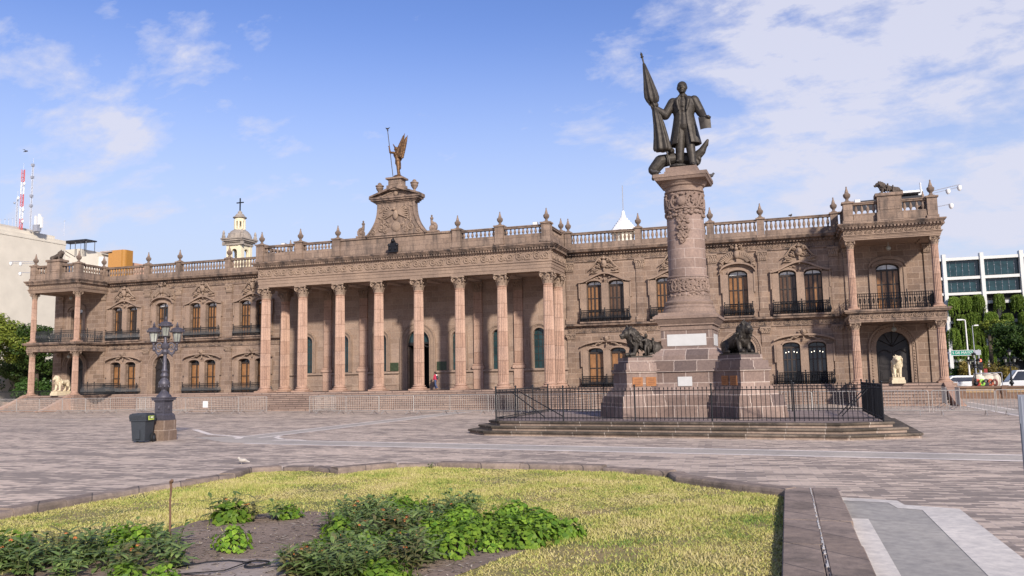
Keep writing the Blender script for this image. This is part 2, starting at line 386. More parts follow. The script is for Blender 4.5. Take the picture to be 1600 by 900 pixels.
# ------------------------------------------------------------------ ground, paving, lawn
def pavemat():
    m,nt,b=new_mat('plaza_paving'); L=nt.links; v=coords(nt,(1,1,1),(0,0,math.radians(-4)))
    br=N(nt,'ShaderNodeTexBrick'); L.new(v,br.inputs['Vector']); br.inputs['Scale'].default_value=1; br.inputs['Brick Width'].default_value=.36; br.inputs['Row Height'].default_value=.10
    br.inputs['Mortar Size'].default_value=.009; br.inputs['Bias'].default_value=-.1; br.inputs['Mortar Smooth'].default_value=.4
    br.inputs['Color1'].default_value=(.60,.475,.362,1); br.inputs['Color2'].default_value=(.485,.38,.292,1); br.inputs['Mortar'].default_value=(.46,.37,.32,1)
    # dark slate runs laid among the pink stones
    b2=N(nt,'ShaderNodeTexBrick'); L.new(v,b2.inputs['Vector']); b2.inputs['Scale'].default_value=1; b2.inputs['Brick Width'].default_value=.36; b2.inputs['Row Height'].default_value=.10; b2.inputs['Mortar Size'].default_value=0
    b2.inputs['Color1'].default_value=(0,0,0,1); b2.inputs['Color2'].default_value=(1,1,1,1); b2.inputs['Mortar'].default_value=(.5,.5,.5,1)
    v2=coords(nt,(.42,1.7,1)); n=noise(nt,v2,.55,5,.66); 
    s=N(nt,'ShaderNodeMath',operation='MULTIPLY_ADD'); L.new(b2.outputs['Color'],s.inputs[0]); s.inputs[1].default_value=.30; L.new(n,s.inputs[2])
    f=ramp(nt,[(.60,(0,0,0)),(.70,(.72,)*3)],s.outputs[0]); col=mixc(nt,f,br.outputs['Color'],(.175,.145,.122))
    v3=coords(nt); fine=noise(nt,v3,9,6,.7); big=noise(nt,v3,.16,5,.6)
    col=mixc(nt,1,col,ramp(nt,[(.25,(.78,.78,.78)),(.75,(1.2,1.2,1.2))],fine),'MULTIPLY'); col=mixc(nt,1,col,ramp(nt,[(.3,(.86,.86,.88)),(.7,(1.15,1.13,1.12))],big),'MULTIPLY')
    L.new(col,b.inputs['Base Color']); b.inputs['Roughness'].default_value=.8; b.inputs['Specular IOR Level'].default_value=.3
    mm=N(nt,'ShaderNodeMath',operation='MULTIPLY_ADD'); L.new(br.outputs['Fac'],mm.inputs[0]); mm.inputs[1].default_value=-.6; L.new(fine,mm.inputs[2]); bump(nt,b,mm.outputs[0],.45,.03)
    return m
M['pave']=pavemat()
M['band']=stone('band_grey_stone',(.42,.37,.315),(.48,.425,.365),None,stain=.2,grain=10,bstr=.15,rough=.75)
M['bandlight']=stone('band_pale_stone',(.74,.66,.585),(.82,.735,.66),None,stain=.15,grain=9,bstr=.12,rough=.75)
M['asphalt']=stone('street_asphalt',(.055,.055,.058),(.08,.078,.08),None,stain=.3,grain=30,bstr=.3)
M['concrete']=stone('grey_concrete_path',(.36,.335,.295),(.43,.40,.355),None,stain=.25,grain=7,bstr=.12)
M['pathlight']=stone('pale_concrete_edge',(.64,.59,.52),(.70,.645,.575),None,stain=.2,grain=7,bstr=.12)
M['kerb']=stone('kerb_stone',(.25,.192,.155),(.335,.262,.215),1.05,9,(.12,.1,.09),stain=.62,dark=(.06,.05,.042),slo=.44,shi=.64,grain=8,msize=.014,bstr=.7)
def poly_sheet(name,pts,z,mat):
    mb=MB(); mb.add([(x,y,z) for x,y in pts],[tuple(range(len(pts)))]); return struct(mb,name,mat)
g=MB(); g.add([(-1500,-200,0),(1500,-200,0),(1500,2500,0),(-1500,2500,0)],[(0,1,2,3)]); struct(g,'plaza_ground',M['pave'],origin=(0,0,0))
poly_sheet('street',[(-300,80),(9.2,76.5),(9.5,63.6),(20,60.2),(200,40),(400,40),(400,130),(-300,130)],.008,M['asphalt'])
# inlaid stone bands
def strip(name,a,b,w0,w1,z,mat):
    d=Vector((b[0]-a[0],b[1]-a[1])).normalized(); n=Vector((-d.y,d.x)); A=Vector(a);B=Vector(b)
    return poly_sheet(name,[tuple(A+n*w0),tuple(B+n*w0),tuple(B+n*w1),tuple(A+n*w1)],z,mat)
a,b=(-16.6,23.55),(14,19.55); strip('paving_band',a,b,-.56,.56,.004,M['band'])
for s in(-1,1): strip('band_edging',a,b,s*.68-.1,s*.68+.1,.006,M['bandlight'])
a,b=(-18.3,25.2),(-18.05,45.6); strip('paving_band',a,b,-.42,.42,.004,M['band'])
for s in(-1,1): strip('band_edging',a,b,s*.52-.09,s*.52+.09,.006,M['bandlight'])
# junction of the two bands: flared curves
c=(-17.2,24.3)
poly_sheet('paving_band',[(-19.1,26.2),(-17.6,26.2),(-16.4,24.5),(-15.2,23.9),(-15.2,22.85),(-17.6,23.2),(-20.5,25.2)],.003,M['band'])
def arcband(name,pts,w,z,mat):
    mb=MB()
    for i in range(len(pts)-1):
        p=Vector(pts[i]);q=Vector(pts[i+1]);d=(q-p).normalized();n=Vector((-d.y,d.x))*w
        mb.quad((*(p-n),z),(*(q-n),z),(*(q+n),z),(*(p+n),z))
    return struct(mb,name,mat)
arcband('band_edging',[(-17.53,26.2),(-17.2,25.4),(-16.5,24.7),(-15.6,24.35),(-15.2,24.2)],.09,.0075,M['bandlight'])
arcband('band_edging',[(-24,29.5),(-21.0,26.7),(-19.3,25.9),(-18.6,25.3),(-18.3,24.7)],.12,.0075,M['bandlight'])
for x in(10.2,9.0): strip('band_edging',(x,55.5),(x+.05,30),-.1,.1,.006,M['bandlight'])
strip('paving_band',(9.6,55.5),(9.65,30),-.5,.5,.004,M['band'])
strip('band_edging',(-44,37.6),(-36.5,38.6),-.12,.12,.006,M['bandlight'])
# path by the lawn
poly_sheet('path',[(.72,3),(1.92,3),(1.92,12.85),(1.60,13.1),(1.35,13.55),(.72,13.62)],.010,M['concrete'])
poly_sheet('path_edging',[(.70,3),(.95,3),(.95,12.0),(.70,12.0)],.014,M['pathlight'])
poly_sheet('path_edging',[(1.72,3),(2.22,3),(2.22,13.1),(1.55,13.35),(1.50,13.75),(.70,13.95),(.70,13.62),(1.35,13.5),(1.42,13.02),(1.72,12.9)],.014,M['pathlight'])
# lawn
EDGE=[(-11.0,3.0),(-11.02,9.6),(-11.0,12.46),(-10.62,14.3),(-10.95,15.3),(-10.5,15.75),(-9.9,15.85),(-8.95,15.45),(-8.15,16.6),(-7.3,16.85),(-5.4,16.8),(-3.6,16.6),(-2.85,16.2),(-2.2,15.95),(-1.95,15.15),(-1.45,14.75),(-.75,14.2),(-.1,13.75),(-.12,8),(-.14,3)]
def lawnmat():
    m,nt,b=new_mat('dry_lawn'); L=nt.links; v=coords(nt); n=noise(nt,v,.8,6,.65); f=noise(nt,v,22,5,.7)
    col=ramp(nt,[(.32,(.10,.13,.028)),(.46,(.22,.20,.055)),(.6,(.33,.245,.10)),(.75,(.36,.26,.13))],n)
    L.new(mixc(nt,1,col,ramp(nt,[(.2,(.5,.5,.5)),(.8,(1.3,1.3,1.3))],f),'MULTIPLY'),b.inputs['Base Color']); b.inputs['Roughness'].default_value=.95; bump(nt,b,f,.8,.03); return m
M['lawn']=lawnmat()
poly_sheet('lawn',EDGE,.020,M['lawn'])
M['soil']=stone('bare_soil',(.20,.15,.115),(.33,.25,.195),None,stain=.4,dark=(.05,.035,.028),grain=18,bstr=1.0)
SOIL=[(-7.75,6.2),(-7.85,8.6),(-7.95,9.9),(-7.2,10.9),(-6.2,11.0),(-5.2,10.9),(-4.2,11.0),(-3.0,10.0),(-2.75,9.3),(-3.0,8.5),(-3.2,7.6),(-3.2,6.2)]
poly_sheet('bare_soil',SOIL,.027,M['soil'])
poly_sheet('concrete_slab',[(-6.3,7.15),(-4.9,7.1),(-4.75,7.75),(-5.2,8.0),(-5.9,7.85)],.034,stone('old_concrete',(.33,.27,.23),(.41,.345,.30),None,stain=.4,grain=10))
# kerb stones, each a rounded block
def kerb():
    mb=MB(); R=random.Random(2)
    def blocks(path,width,ln,side):
        for (p,q) in zip(path,path[1:]):
            p=Vector(p);q=Vector(q);d=(q-p);L=d.length;d.normalize();n=Vector((-d.y,d.x))*side
            k=max(1,round(L/ln)); 
            for i in range(k):
                a=p+d*(L*i/k+.006); e=p+d*(L*(i+1)/k-.006); j=R.uniform(-.03,.03); zt=.135+R.uniform(-.03,.015)*(1 if width<.37 else .25); r=.045 if width<.37 else .012
                w_=width+j; prof=[(0,-.05),(0,zt-r*1.3),(.012,zt-r*.45),(r,zt),(w_-r,zt+.0),(w_-.01,zt-r*.5),(w_,zt-r),(w_,-.05)]
                vs=[];
                for c in(a,e):
                    for o,z in prof: pt=c+n*o; vs.append((pt.x,pt.y,z))
                m=len(prof); mb.add(vs,[tuple(range(m)),tuple(range(2*m-1,m-1,-1))]+[(t,t+m,(t+1)%m+m,(t+1)%m) for t in range(m)])
    blocks(EDGE[:18],.36,.95,1); blocks([(-.1,14.05),(-.12,8),(-.14,3)],.40,1.35,1); blocks([(.315,14.08),(.30,8),(.29,3)],.385,1.5,1)
    o=struct(mb,'kerb',M['kerb']); return o
kerb()
fl_=MB(); fl_.box(.27,.335,3.2,14.02,.02,.129); struct(fl_,'kerb_filler',M['kerb'])
m_=MB(); R=random.Random(8); y=14.0
while y>3.2:
    w=R.uniform(.002,.009); h=R.uniform(.04,.14); m_.box(.294-w+R.uniform(-.01,.01),.296+w,y-h,y,.10,.139); y-=h+R.uniform(0,.10)*(R.random()<.6)
struct(m_,'kerb_joint',plain('white_mortar',(.46,.43,.40),.9,0,.1,20,.1))
# grass blades: nobody could count them
def grass():
    rng=np.random.default_rng(3); n=230000
    x=rng.uniform(-11,-.12,n*2); u=rng.random(n*2); y=4.8+(16.9-4.8)*u**.8
    E=np.array(EDGE)
    def inside(px,py,poly):
        c=np.zeros(len(px),bool); j=len(poly)-1
        for i in range(len(poly)):
            xi,yi=poly[i];xj,yj=poly[j]
            c^=((yi>py)!=(yj>py))&(px<(xj-xi)*(py-yi)/(yj-yi+1e-12)+xi); j=i
        return c
    k=inside(x,y,EDGE)&~(inside(x,y,SOIL)&(rng.random(n*2)>.006)); x=x[k][:n];y=y[k][:n]; n=len(x)
    f=np.sin(1.7*x+.9*y)+np.sin(2.9*x-1.7*y+1)+.7*np.sin(4.3*y+2.1*x+2)+.5*np.sin(7*x-5*y)+rng.normal(size=n)*.35; keep=~((f<-.9)&(rng.random(n)<.72)); x=x[keep];y=y[keep];f=f[keep];n=len(x)
    h=rng.uniform(.012,.036,n)*(1+.55*(f>1.1))*(1+.5*np.sin(x*1.3+2)*np.sin(y*1.1)); a=rng.uniform(0,2*PI,n); w=rng.uniform(.003,.007,n)*(1+.05*y); ln=rng.uniform(-.03,.03,(n,2))
    v=np.zeros((n,3,3)); v[:,0]=np.stack([x-w*np.cos(a),y-w*np.sin(a),np.full(n,.02)],1); v[:,1]=np.stack([x+w*np.cos(a),y+w*np.sin(a),np.full(n,.02)],1); v[:,2]=np.stack([x+ln[:,0],y+ln[:,1],.02+h],1)
    m,nt,b=new_mat('grass_blades'); L=nt.links; g=N(nt,'ShaderNodeNewGeometry'); pv=coords(nt); nz=noise(nt,pv,.75,7,.72)
    s=N(nt,'ShaderNodeMath',operation='MULTIPLY_ADD'); L.new(g.outputs['Random Per Island'],s.inputs[0]); s.inputs[1].default_value=.20; s2=N(nt,'ShaderNodeMath',operation='SUBTRACT'); L.new(nz,s2.inputs[0]); s2.inputs[1].default_value=.035; L.new(s2.outputs[0],s.inputs[2])
    L.new(ramp(nt,[(.33,(.075,.155,.020)),(.43,(.22,.27,.045)),(.55,(.40,.37,.10)),(.70,(.46,.38,.17))],s.outputs[0]),b.inputs['Base Color']); b.inputs['Roughness'].default_value=.7
    o=fast_mesh('grass',v.reshape(-1,3),3,m); tag(o,kind='stuff')
grass()
# ------------------------------------------------------------------ the palace
WY=55.6; FL=1.2
palace=empty('palace',(-25.35,WY,0),'long two storey palace of pinkish brown stone with tall columned portico and corner loggias','palace')
def pp(mb,name,mats,parent=None,smooth=False): return mb.build(name,mats,parent or palace,smooth=smooth)
def shared(proto,name,loc,parent=None,sx=1,sz=1):
    """another part (and its sub-parts) sharing mesh data; proto built round the palace origin"""
    p=parent or palace; c=proto.copy(); C.objects.link(c); c.parent=p; c.location=Vector(loc)-ORIG[palace.name]; c.scale=(sx,sx,sz); ORIG[c.name]=ORIG[palace.name]
    for ch in proto.children:
        d=ch.copy(); C.objects.link(d); d.parent=c; ORIG[d.name]=ORIG[palace.name]
    return c

def arch_z(o,x):
    xa,xb,zb,zs,rise=o; xc=(xa+xb)/2; h=(xb-xa)/2
    return zs+rise*math.sqrt(max(0,1-((x-xc)/h)**2))
def wall_band(mb,x0,x1,y,z0,z1,ops,depth=.34,mi=0,nseg=10):
    ops=sorted(ops); x=x0
    for o in ops:
        xa,xb,zb,zs,rise=o
        if xa>x: mb.quad((x,y,z0),(xa,y,z0),(xa,y,z1),(x,y,z1),mi)
        if zb>z0+1e-4: mb.quad((xa,y,z0),(xb,y,z0),(xb,y,zb),(xa,y,zb),mi)
        xs=[xa+(xb-xa)*(.5-.5*math.cos(PI*i/nseg)) for i in range(nseg+1)]
        for a,b in zip(xs,xs[1:]):
            za,zc=arch_z(o,a),arch_z(o,b)
            mb.quad((a,y,za),(b,y,zc),(b,y,z1),(a,y,z1),mi)
            mb.quad((a,y,za),(a,y+depth,za),(b,y+depth,zc),(b,y,zc),mi)
        mb.quad((xa,y,zb),(xa,y+depth,zb),(xa,y+depth,zs),(xa,y,zs),mi)
        mb.quad((xb,y,zb),(xb,y,zs),(xb,y+depth,zs),(xb,y+depth,zb),mi)
        mb.quad((xa,y,zb),(xb,y,zb),(xb,y+depth,zb),(xa,y+depth,zb),mi)
        x=xb
    mb.quad((x,y,z0),(x1,y,z0),(x1,y,z1),(x,y,z1),mi)

UP=(5.62,8.3,.2); LO=(1.25,3.66,.2)
pairs=[-52.5,-44.57,-39.79,-11.44,-6.63,1.26]; singles=[-48.64,-2.6]
upper=[];lower=[]
for c in pairs:
    for s in(-1,1):
        xa,xb=sorted((c+s*.24,c+s*1.31)); upper.append((xa,xb,*UP)); lower.append((xa,xb,*LO))
for c in singles:
    upper.append((c-.62,c+.62,5.62,8.42,.25)); lower.append((c-.87,c+.87,FL,3.42,.87))
tup=[(-58.33,-57.11,5.60,8.3,.28),(5.73,7.07,5.60,8.3,.28)]; tlo=[(-58.58,-56.84,FL,3.6,.88),(5.47,7.35,FL,3.42,.93)]
upper+=tup; lower+=tlo
LW=[-34.93,-31.80,-28.62,-22.43,-19.30,-16.24]; LWh=.46
PD=(-26.44,-24.67,FL,4.72,.87)
XL,XR=-60.2,9.0
PXL,PXR=-36.55,-14.15
w=MB()
for a,b in((XL,PXL),(PXR,XR)):
    wall_band(w,a,b,WY,0,5.25,[o for o in lower if a<o[0]<b]); wall_band(w,a,b,WY,5.25,10.68,[o for o in upper if a<o[0]<b])
pp(w,'wall',M['wall'])
w=MB(); wall_band(w,PXL,PXR,WY,0,10.68,[(x-LWh,x+LWh,2.58,4.95,.46) for x in LW]+[PD]); pp(w,'loggia_wall',M['wall_lifted'])
w=MB()
for x in(XL,XR): w.quad((x,WY,0),(x,WY,10.68),(x,WY+17,10.68),(x,WY+17,0))
w.quad((XL,WY+17,0),(XL,WY+17,10.68),(XR,WY+17,10.68),(XR,WY+17,0)); pp(w,'side_wall',M['wall'])
w=MB(); w.quad((XL+.1,WY+.1,10.66),(XR-.1,WY+.1,10.66),(XR-.1,WY+16.9,10.66),(XL+.1,WY+16.9,10.66)); pp(w,'roof',M['soffit'])
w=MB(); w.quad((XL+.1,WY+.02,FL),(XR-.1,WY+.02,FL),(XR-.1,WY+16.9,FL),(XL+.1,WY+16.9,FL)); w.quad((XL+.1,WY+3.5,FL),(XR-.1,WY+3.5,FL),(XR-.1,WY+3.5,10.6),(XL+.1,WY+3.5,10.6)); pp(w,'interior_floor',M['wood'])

# --- windows
wrand=random.Random(3)
def window(o,kind):
    xa,xb,zb,zs,rise=o; xc=(xa+xb)/2; h=(xb-xa)/2; y=WY+.22
    f=MB()
    # outer frame following the arch
    pts=[(xa,zb)]+[(xa+(xb-xa)*i/10,arch_z(o,xa+(xb-xa)*i/10)) for i in range(11)]+[(xb,zb)]
    t=.06
    for (x0,z0),(x1,z1) in zip(pts,pts[1:]):
        k=lambda x:xc+(x-xc)*(1-t/h); kz=lambda z:z-t if z>zb+.01 else z
        f.add([(x0,y,z0),(x1,y,z1),(k(x1),y,kz(z1)),(k(x0),y,kz(z0)),(x0,y+.08,z0),(x1,y+.08,z1),(k(x1),y+.08,kz(z1)),(k(x0),y+.08,kz(z0))],[(0,1,2,3),(3,2,6,7),(0,4,5,1)])
    zt=zs-.12                                   # transom bar
    f.box(xa+.05,xb-.05,y-.02,y+.07,zt-.06,zt+.06)
    n=4 if kind!='lower' else 2
    for i in range(1,n):
        x=xa+(xb-xa)*i/n; wd=.05 if (n==4 and i==2) or n==2 else .035
        f.box(x-wd,x+wd,y-.01,y+.06,zb,zt-.06)
    for q in((.28,.62) if n==4 else (.06,.5)):
        z=zb+.1+(zt-zb)*q; f.box(xa+.05,xb-.05,y+.0,y+.055,z-.03,z+.03)
    f.box(xc-.02,xc+.02,y,y+.05,zt+.06,zs+rise-.04)
    wd=pp(f,'window',M['woodframe'])
    s=MB(); s.quad((xa+.04,y+.05,zb),(xb-.04,y+.05,zb),(xb-.04,y+.05,zt),(xa+.04,y+.05,zt))
    r=wrand.random()
    if kind=='dark': mt=M['dkglass']
    elif kind=='upper': mt=M['amber'] if r<.7 else M['amberdark']
    else: mt=M['amber']
    if kind=='half':
        s=MB(); s.quad((xa+.04,y+.05,zb),(xc-.22,y+.05,zb),(xc-.22,y+.05,zt),(xa+.04,y+.05,zt)); s.quad((xc-.22,y+.052,zb),(xb-.04,y+.052,zb),(xb-.04,y+.052,zt),(xc-.22,y+.052,zt),1)
        mt=[M['amber'],M['dkglass']]
    pp(s,'shutter_panel' if kind!='dark' else 'pane',mt,wd)
    g=MB(); P=[(xa+.05,zt)]+[(xa+.05+(xb-xa-.1)*i/10,arch_z(o,xa+.05+(xb-xa-.1)*i/10)-.04) for i in range(11)]+[(xb-.05,zt)]
    g.add([(x,y+.05,z) for x,z in P],[tuple(range(len(P)))])
    pp(g,'transom_pane',M['paleglass'] if kind in('upper','half') else M['dkglass'],wd)
    if kind=='dark':                            # glowing beads stand in for bulb reflections on the dark glass
        b=MB()
        for i in range(5): b.ell((xa+.2+i*(xb-xa-.4)/4,y+.035,zs-.45+.05*(i%2)),.03,None,6,4)
        pp(b,'bulb_reflection',MBULBREFL,wd)
MBULBREFL,_nt,_b=new_mat('bulb_reflection'); _b.inputs['Emission Color'].default_value=(1,.9,.7,1); _b.inputs['Emission Strength'].default_value=2.5
for o in upper:
    xc=(o[0]+o[1])/2
    kind='upper'
    if -41.2<xc<-38: kind='nopane'
    if -53.5<xc<-47.9: kind='half'
    window(o,'upper' if kind=='nopane' else kind)
for o in lower:
    xc=(o[0]+o[1])/2
    if o[4]>.5: continue
    window(o,'dark' if 0<xc<3 else 'lower')
def door(o,name='door'):
    xa,xb,zb,zs,rise=o; xc=(xa+xb)/2; y=WY+.24; d=MB()
    P=[(xa,zb)]+[(xa+(xb-xa)*i/16,arch_z(o,xa+(xb-xa)*i/16)) for i in range(17)]+[(xb,zb)]
    d.add([(x,y+.06,z) for x,z in P],[tuple(range(len(P)))])
    for s in(-1,1):
        a,b=(xa+.06,xc-.02) if s<0 else (xc+.02,xb-.06)
        d.box(a,b,y,y+.05,zb+.02,zs-.15)
        for z0,z1 in((.15,.75),(.85,1.05),(1.15,zs-zb-.45)):
            d.box(a+.12,b-.12,y-.035,y-.001,zb+z0,zb+z1); d.box(a+.2,b-.2,y-.06,y-.036,zb+z0+.07,zb+z1-.07)
        pts=[(a+.1+(b-a-.2)*t/8,y-.05,zs-.38+.16*math.sin(PI*t/8*(1))*(1 if s>0 else 1)) for t in range(9)]
        d.tube(pts,.03,5)
    d.box(xa,xb,y-.02,y+.05,zs-.14,zs-.02)
    for i in range(1,6):
        a=PI*i/6; d.bar((xc,y+.02,zs),(xc+(xb-xa)/2*.96*math.cos(a),y+.02,zs+rise*.96*math.sin(a)),.022)
    dd=pp(d,name,M['wood'])
    hnd=MB(); hnd.ell((xc+.12,y-.09,zb+1.05),.045,None,8,6); hnd.ell((xc-.12,y-.09,zb+1.05),.045,None,8,6); pp(hnd,'handle',M['bronzegold'],dd)
for o in lower:
    if o[4]>.5: door(o)
# balcony doors on the loggias are windows already (tup in upper)
for x in LW:
    o=(x-LWh,x+LWh,2.58,4.95,.46); g=MB(); P=[(o[0],o[2])]+[(o[0]+2*LWh*i/12,arch_z(o,o[0]+2*LWh*i/12)) for i in range(13)]+[(o[1],o[2])]
    g.add([(a,WY+.26,z) for a,z in P],[tuple(range(len(P)))])
    f=MB()
    for i in(1,2): f.box(o[0]+2*LWh*i/3-.015,o[0]+2*LWh*i/3+.015,WY+.235,WY+.258,2.58,5.2)
    for z in(3.1,3.6,4.1,4.6,4.95): f.box(o[0],o[1],WY+.24,WY+.257,z-.015,z+.015)
    wn=pp(f,'arched_window',M['woodframe']); pp(g,'stained_pane',M['blueglass'],wn)
# great door: open leaves, glazed fanlight, dark hall behind
f=MB(); o=PD; xc=(o[0]+o[1])/2
f.box(o[0],o[1],WY+.2,WY+.3,4.55,4.68)
for s in(-1,1):
    x=o[0]+.02 if s<0 else o[1]-.08
    f.box(x,x+.06,WY+.3,WY+1.1,FL,4.5)
pts=[(o[0]+(o[1]-o[0])*t/16,WY+.22,4.42+.09*math.sin(4*PI*t/16)) for t in range(17)]; f.tube(pts,.06,6)
gd=pp(f,'great_door',M['wood'])
g=MB(); P=[(o[0],4.68)]+[(o[0]+(o[1]-o[0])*i/16,arch_z(o,o[0]+(o[1]-o[0])*i/16)) for i in range(17)]+[(o[1],4.68)]
g.add([(a,WY+.27,z) for a,z in P],[tuple(range(len(P)))]); pp(g,'fanlight_pane',M['blueglass'],gd)

# --- surrounds: jambs, arch bands, ogee hood and carved crest
def band(mb,f,x0,x1,th,y0,y1,n=20,mi=0):
    xs=[x0+(x1-x0)*i/n for i in range(n+1)]
    for a,b in zip(xs,xs[1:]):
        za,zb=f(a),f(b)
        mb.add([(a,y0,za),(b,y0,zb),(b,y0,zb+th),(a,y0,za+th),(a,y1,za),(b,y1,zb),(b,y1,zb+th),(a,y1,za+th)],[(0,1,2,3),(3,2,6,7),(0,4,5,1)])
    for x in(x0,x1):
        z=f(x); mb.quad((x,y0,z),(x,y0,z+th),(x,y1,z+th),(x,y1,z))
def spiral(mb,cx,cz,y,r,turns,sgn,th,n=12,a0=0,sides=4):
    pts=[];rs=[]
    for i in range(n+1):
        t=i/n; a=a0+sgn*2*PI*turns*t; rr=r*(1-t*.86)
        pts.append((cx+rr*math.cos(a),y-.015*t,cz+rr*math.sin(a))); rs.append(th*(1-.35*t))
    mb.tube(pts,rs,sides)
    mb.ell((cx,y-.01,cz),th*1.2,None,6,4)
def leaf_lump(mb,x,z,y,r,a,k=.45):
    mb.ell((x,y,z),(r,r*.35,r*k),Euler((0,-a,0)),7,5)
def crest(kind):
    mb=MB(); R=random.Random(5 if kind=='pair' else 9)
    if kind=='pair':
        mb.ell((0,-.16,.55),(.2,.1,.26)); mb.ell((0,-.22,.6),(.11,.08,.15)); mb.ell((0,-.14,.9),(.13,.1,.09)); mb.ell((0,-.12,1.02),(.07,.07,.07),None,8,6)
        for s in(-1,1):
            spiral(mb,s*.26,.78,-.13,.14,1.4,-s,.045,12,PI/2); spiral(mb,s*.42,.42,-.11,.15,1.3,s,.045,12,PI/2); spiral(mb,s*.72,.22,-.1,.13,1.2,s,.04,12,PI/2)
            pts=[(s*.12,-.12,.95),(s*.36,-.12,.86),(s*.55,-.12,.62),(s*.72,-.12,.40),(s*.98,-.1,.22)]; mb.tube(pts,[.05,.06,.055,.05,.03],6)
            for i in range(9): leaf_lump(mb,s*(.16+.08*i+R.uniform(-.03,.03)),.42-.035*i+R.uniform(-.12,.1),-.1,.11,s*R.uniform(-.6,.9))
        leaf_lump(mb,0,.22,-.12,.16,PI/2); leaf_lump(mb,0,-.1,-.1,.12,PI/2); leaf_lump(mb,0,-.42,-.09,.1,PI/2,.6); mb.prism_xz([(-.95,.0),(.95,.0),(.6,.34),(.28,.78),(0,1.0),(-.28,.78),(-.6,.34)],-.06,.0)
    elif kind=='single':
        mb.prism_xz([(-1.06,-.34),(-.72,-.02),(.72,-.02),(1.06,-.34),(1.02,.1),(.8,.42),(.45,.62),(0,.74),(-.45,.62),(-.8,.42),(-1.02,.1)],-.07,0)
        for s in(-1,1):
            spiral(mb,s*.93,-.2,-.12,.14,1.4,s,.045,12,PI/2)
            for i in range(11):
                a=PI/2+s*(-1)*.0+ (i/10)*1.15*s*-1
                rr=.86; leaf_lump(mb,rr*math.cos(a)*1.15,-.25+rr*math.sin(a)*.95-.08,-.11,.16,a,.4)
                rr=.6; leaf_lump(mb,rr*math.cos(a)*1.15,-.18+rr*math.sin(a)*.95-.05,-.1,.12,a,.45)
        mb.ell((0,-.15,.42),(.17,.1,.25)); mb.ell((0,-.17,.78),(.12,.1,.12)); mb.ell((0,-.14,.96),(.09,.08,.1)); leaf_lump(mb,0,.05,-.12,.16,PI/2)
        for s in(-1,1): spiral(mb,s*.22,.88,-.12,.12,1.2,-s,.04,10,PI/2)
    else:
        mb.ell((0,-.14,.13),(.15,.1,.18)); mb.ell((0,-.2,.15),(.08,.07,.1)); 
        for s in(-1,1):
            spiral(mb,s*.22,.12,-.12,.12,1.2,s,.04,10,PI/2)
            for i in range(7): leaf_lump(mb,s*(.2+.11*i),-.05-.045*i+R.uniform(-.05,.05),-.09,.11,s*-.3+R.uniform(-.4,.4))
        leaf_lump(mb,0,-.25,-.1,.12,PI/2)
    return mb
crests={k:crest(k) for k in('pair','single','small')}
def ogee(c,hw,ze,zp):
    def f(x):
        t=min(1,abs(x-c)/hw); return zp-(zp-ze)*(t*t*(3-2*t))
    return f
def surround(c,up,single=False):
    mb=MB(); y0=WY-.16; y1=WY+.02
    if up and not single:
        zb,ze,zp,hw=5.62,8.36,8.95,1.78
        for a,b in((c-1.72,c-1.31),(c-.24,c+.24),(c+1.31,c+1.72)): mb.box(a,b,y0,y1,zb,8.32)
        for s in(-1,1): mb.box(c+s*1.78-.05,c+s*1.78+.05,y0-.05,y1,7.3,8.36); mb.box(c+s*1.72-.04,c+s*1.72+.04,y0-.03,y1,zb,7.3)
        f=ogee(c,hw,ze,zp); band(mb,f,c-hw-.06,c+hw+.06,.12,WY-.30,y1)
        for s in(-1,1):
            xa,xb=sorted((c+s*.24,c+s*1.31)); band(mb,lambda x:arch_z((xa,xb,*UP),x)+.002,xa,xb,.13,y0-.02,y1,10)
        band(mb,lambda x:8.52,c-1.7,c+1.7,.05,WY-.03,y1,4)
        cm=crests['pair']; cz=9.02
        for s in(-1,1):
            for i in range(6): leaf_lump(mb,c+s*(.35+.2*i),8.72-.035*i,WY-.1,.12,s*(.4-.2*i))
    elif up:
        zb,ze,zp,hw=5.62,8.42,9.12,1.12
        for s in(-1,1):
            a,b=sorted((c+s*.62,c+s*1.0)); mb.box(a,b,y0,y1,zb,8.4); mb.box(c+s*1.05-.05,c+s*1.05+.05,y0-.05,y1,7.2,8.5)
        band(mb,lambda x:8.46+.62*math.sqrt(max(0,1-((x-c)/1.14)**2)),c-1.13,c+1.13,.12,WY-.30,y1)
        band(mb,lambda x:arch_z((c-.62,c+.62,5.62,8.42,.25),x)+.002,c-.62,c+.62,.16,y0-.02,y1,10)
        cm=crests['single']; cz=9.22
    elif not single:
        zb,ze,zp,hw=1.2,3.72,4.28,1.78
        for a,b in((c-1.7,c-1.31),(c-.24,c+.24),(c+1.31,c+1.7)): mb.box(a,b,y0,y1,zb,3.70)
        for s in(-1,1): mb.box(c+s*1.76-.05,c+s*1.76+.05,y0-.05,y1,2.6,3.74)
        band(mb,lambda x:ze+(zp-ze)*math.sqrt(max(0,1-((x-c)/(hw+.2))**2)),c-hw-.04,c+hw+.04,.12,WY-.28,y1)
        for s in(-1,1):
            xa,xb=sorted((c+s*.24,c+s*1.31)); band(mb,lambda x:arch_z((xa,xb,*LO),x)+.002,xa,xb,.12,y0-.02,y1,10)
        cm=crests['small']; cz=4.36
    sr=pp(mb,'window_surround',M['trim'])
    cr=MB().merge(cm,Matrix.Translation((c,WY-.02,cz))@Matrix.Diagonal((1.1,1.7,1.1,1))); pp(cr,'crest',M['frieze'],sr,smooth=True)
for c in pairs: surround(c,True); surround(c,False)
for c in singles: surround(c,True,True)
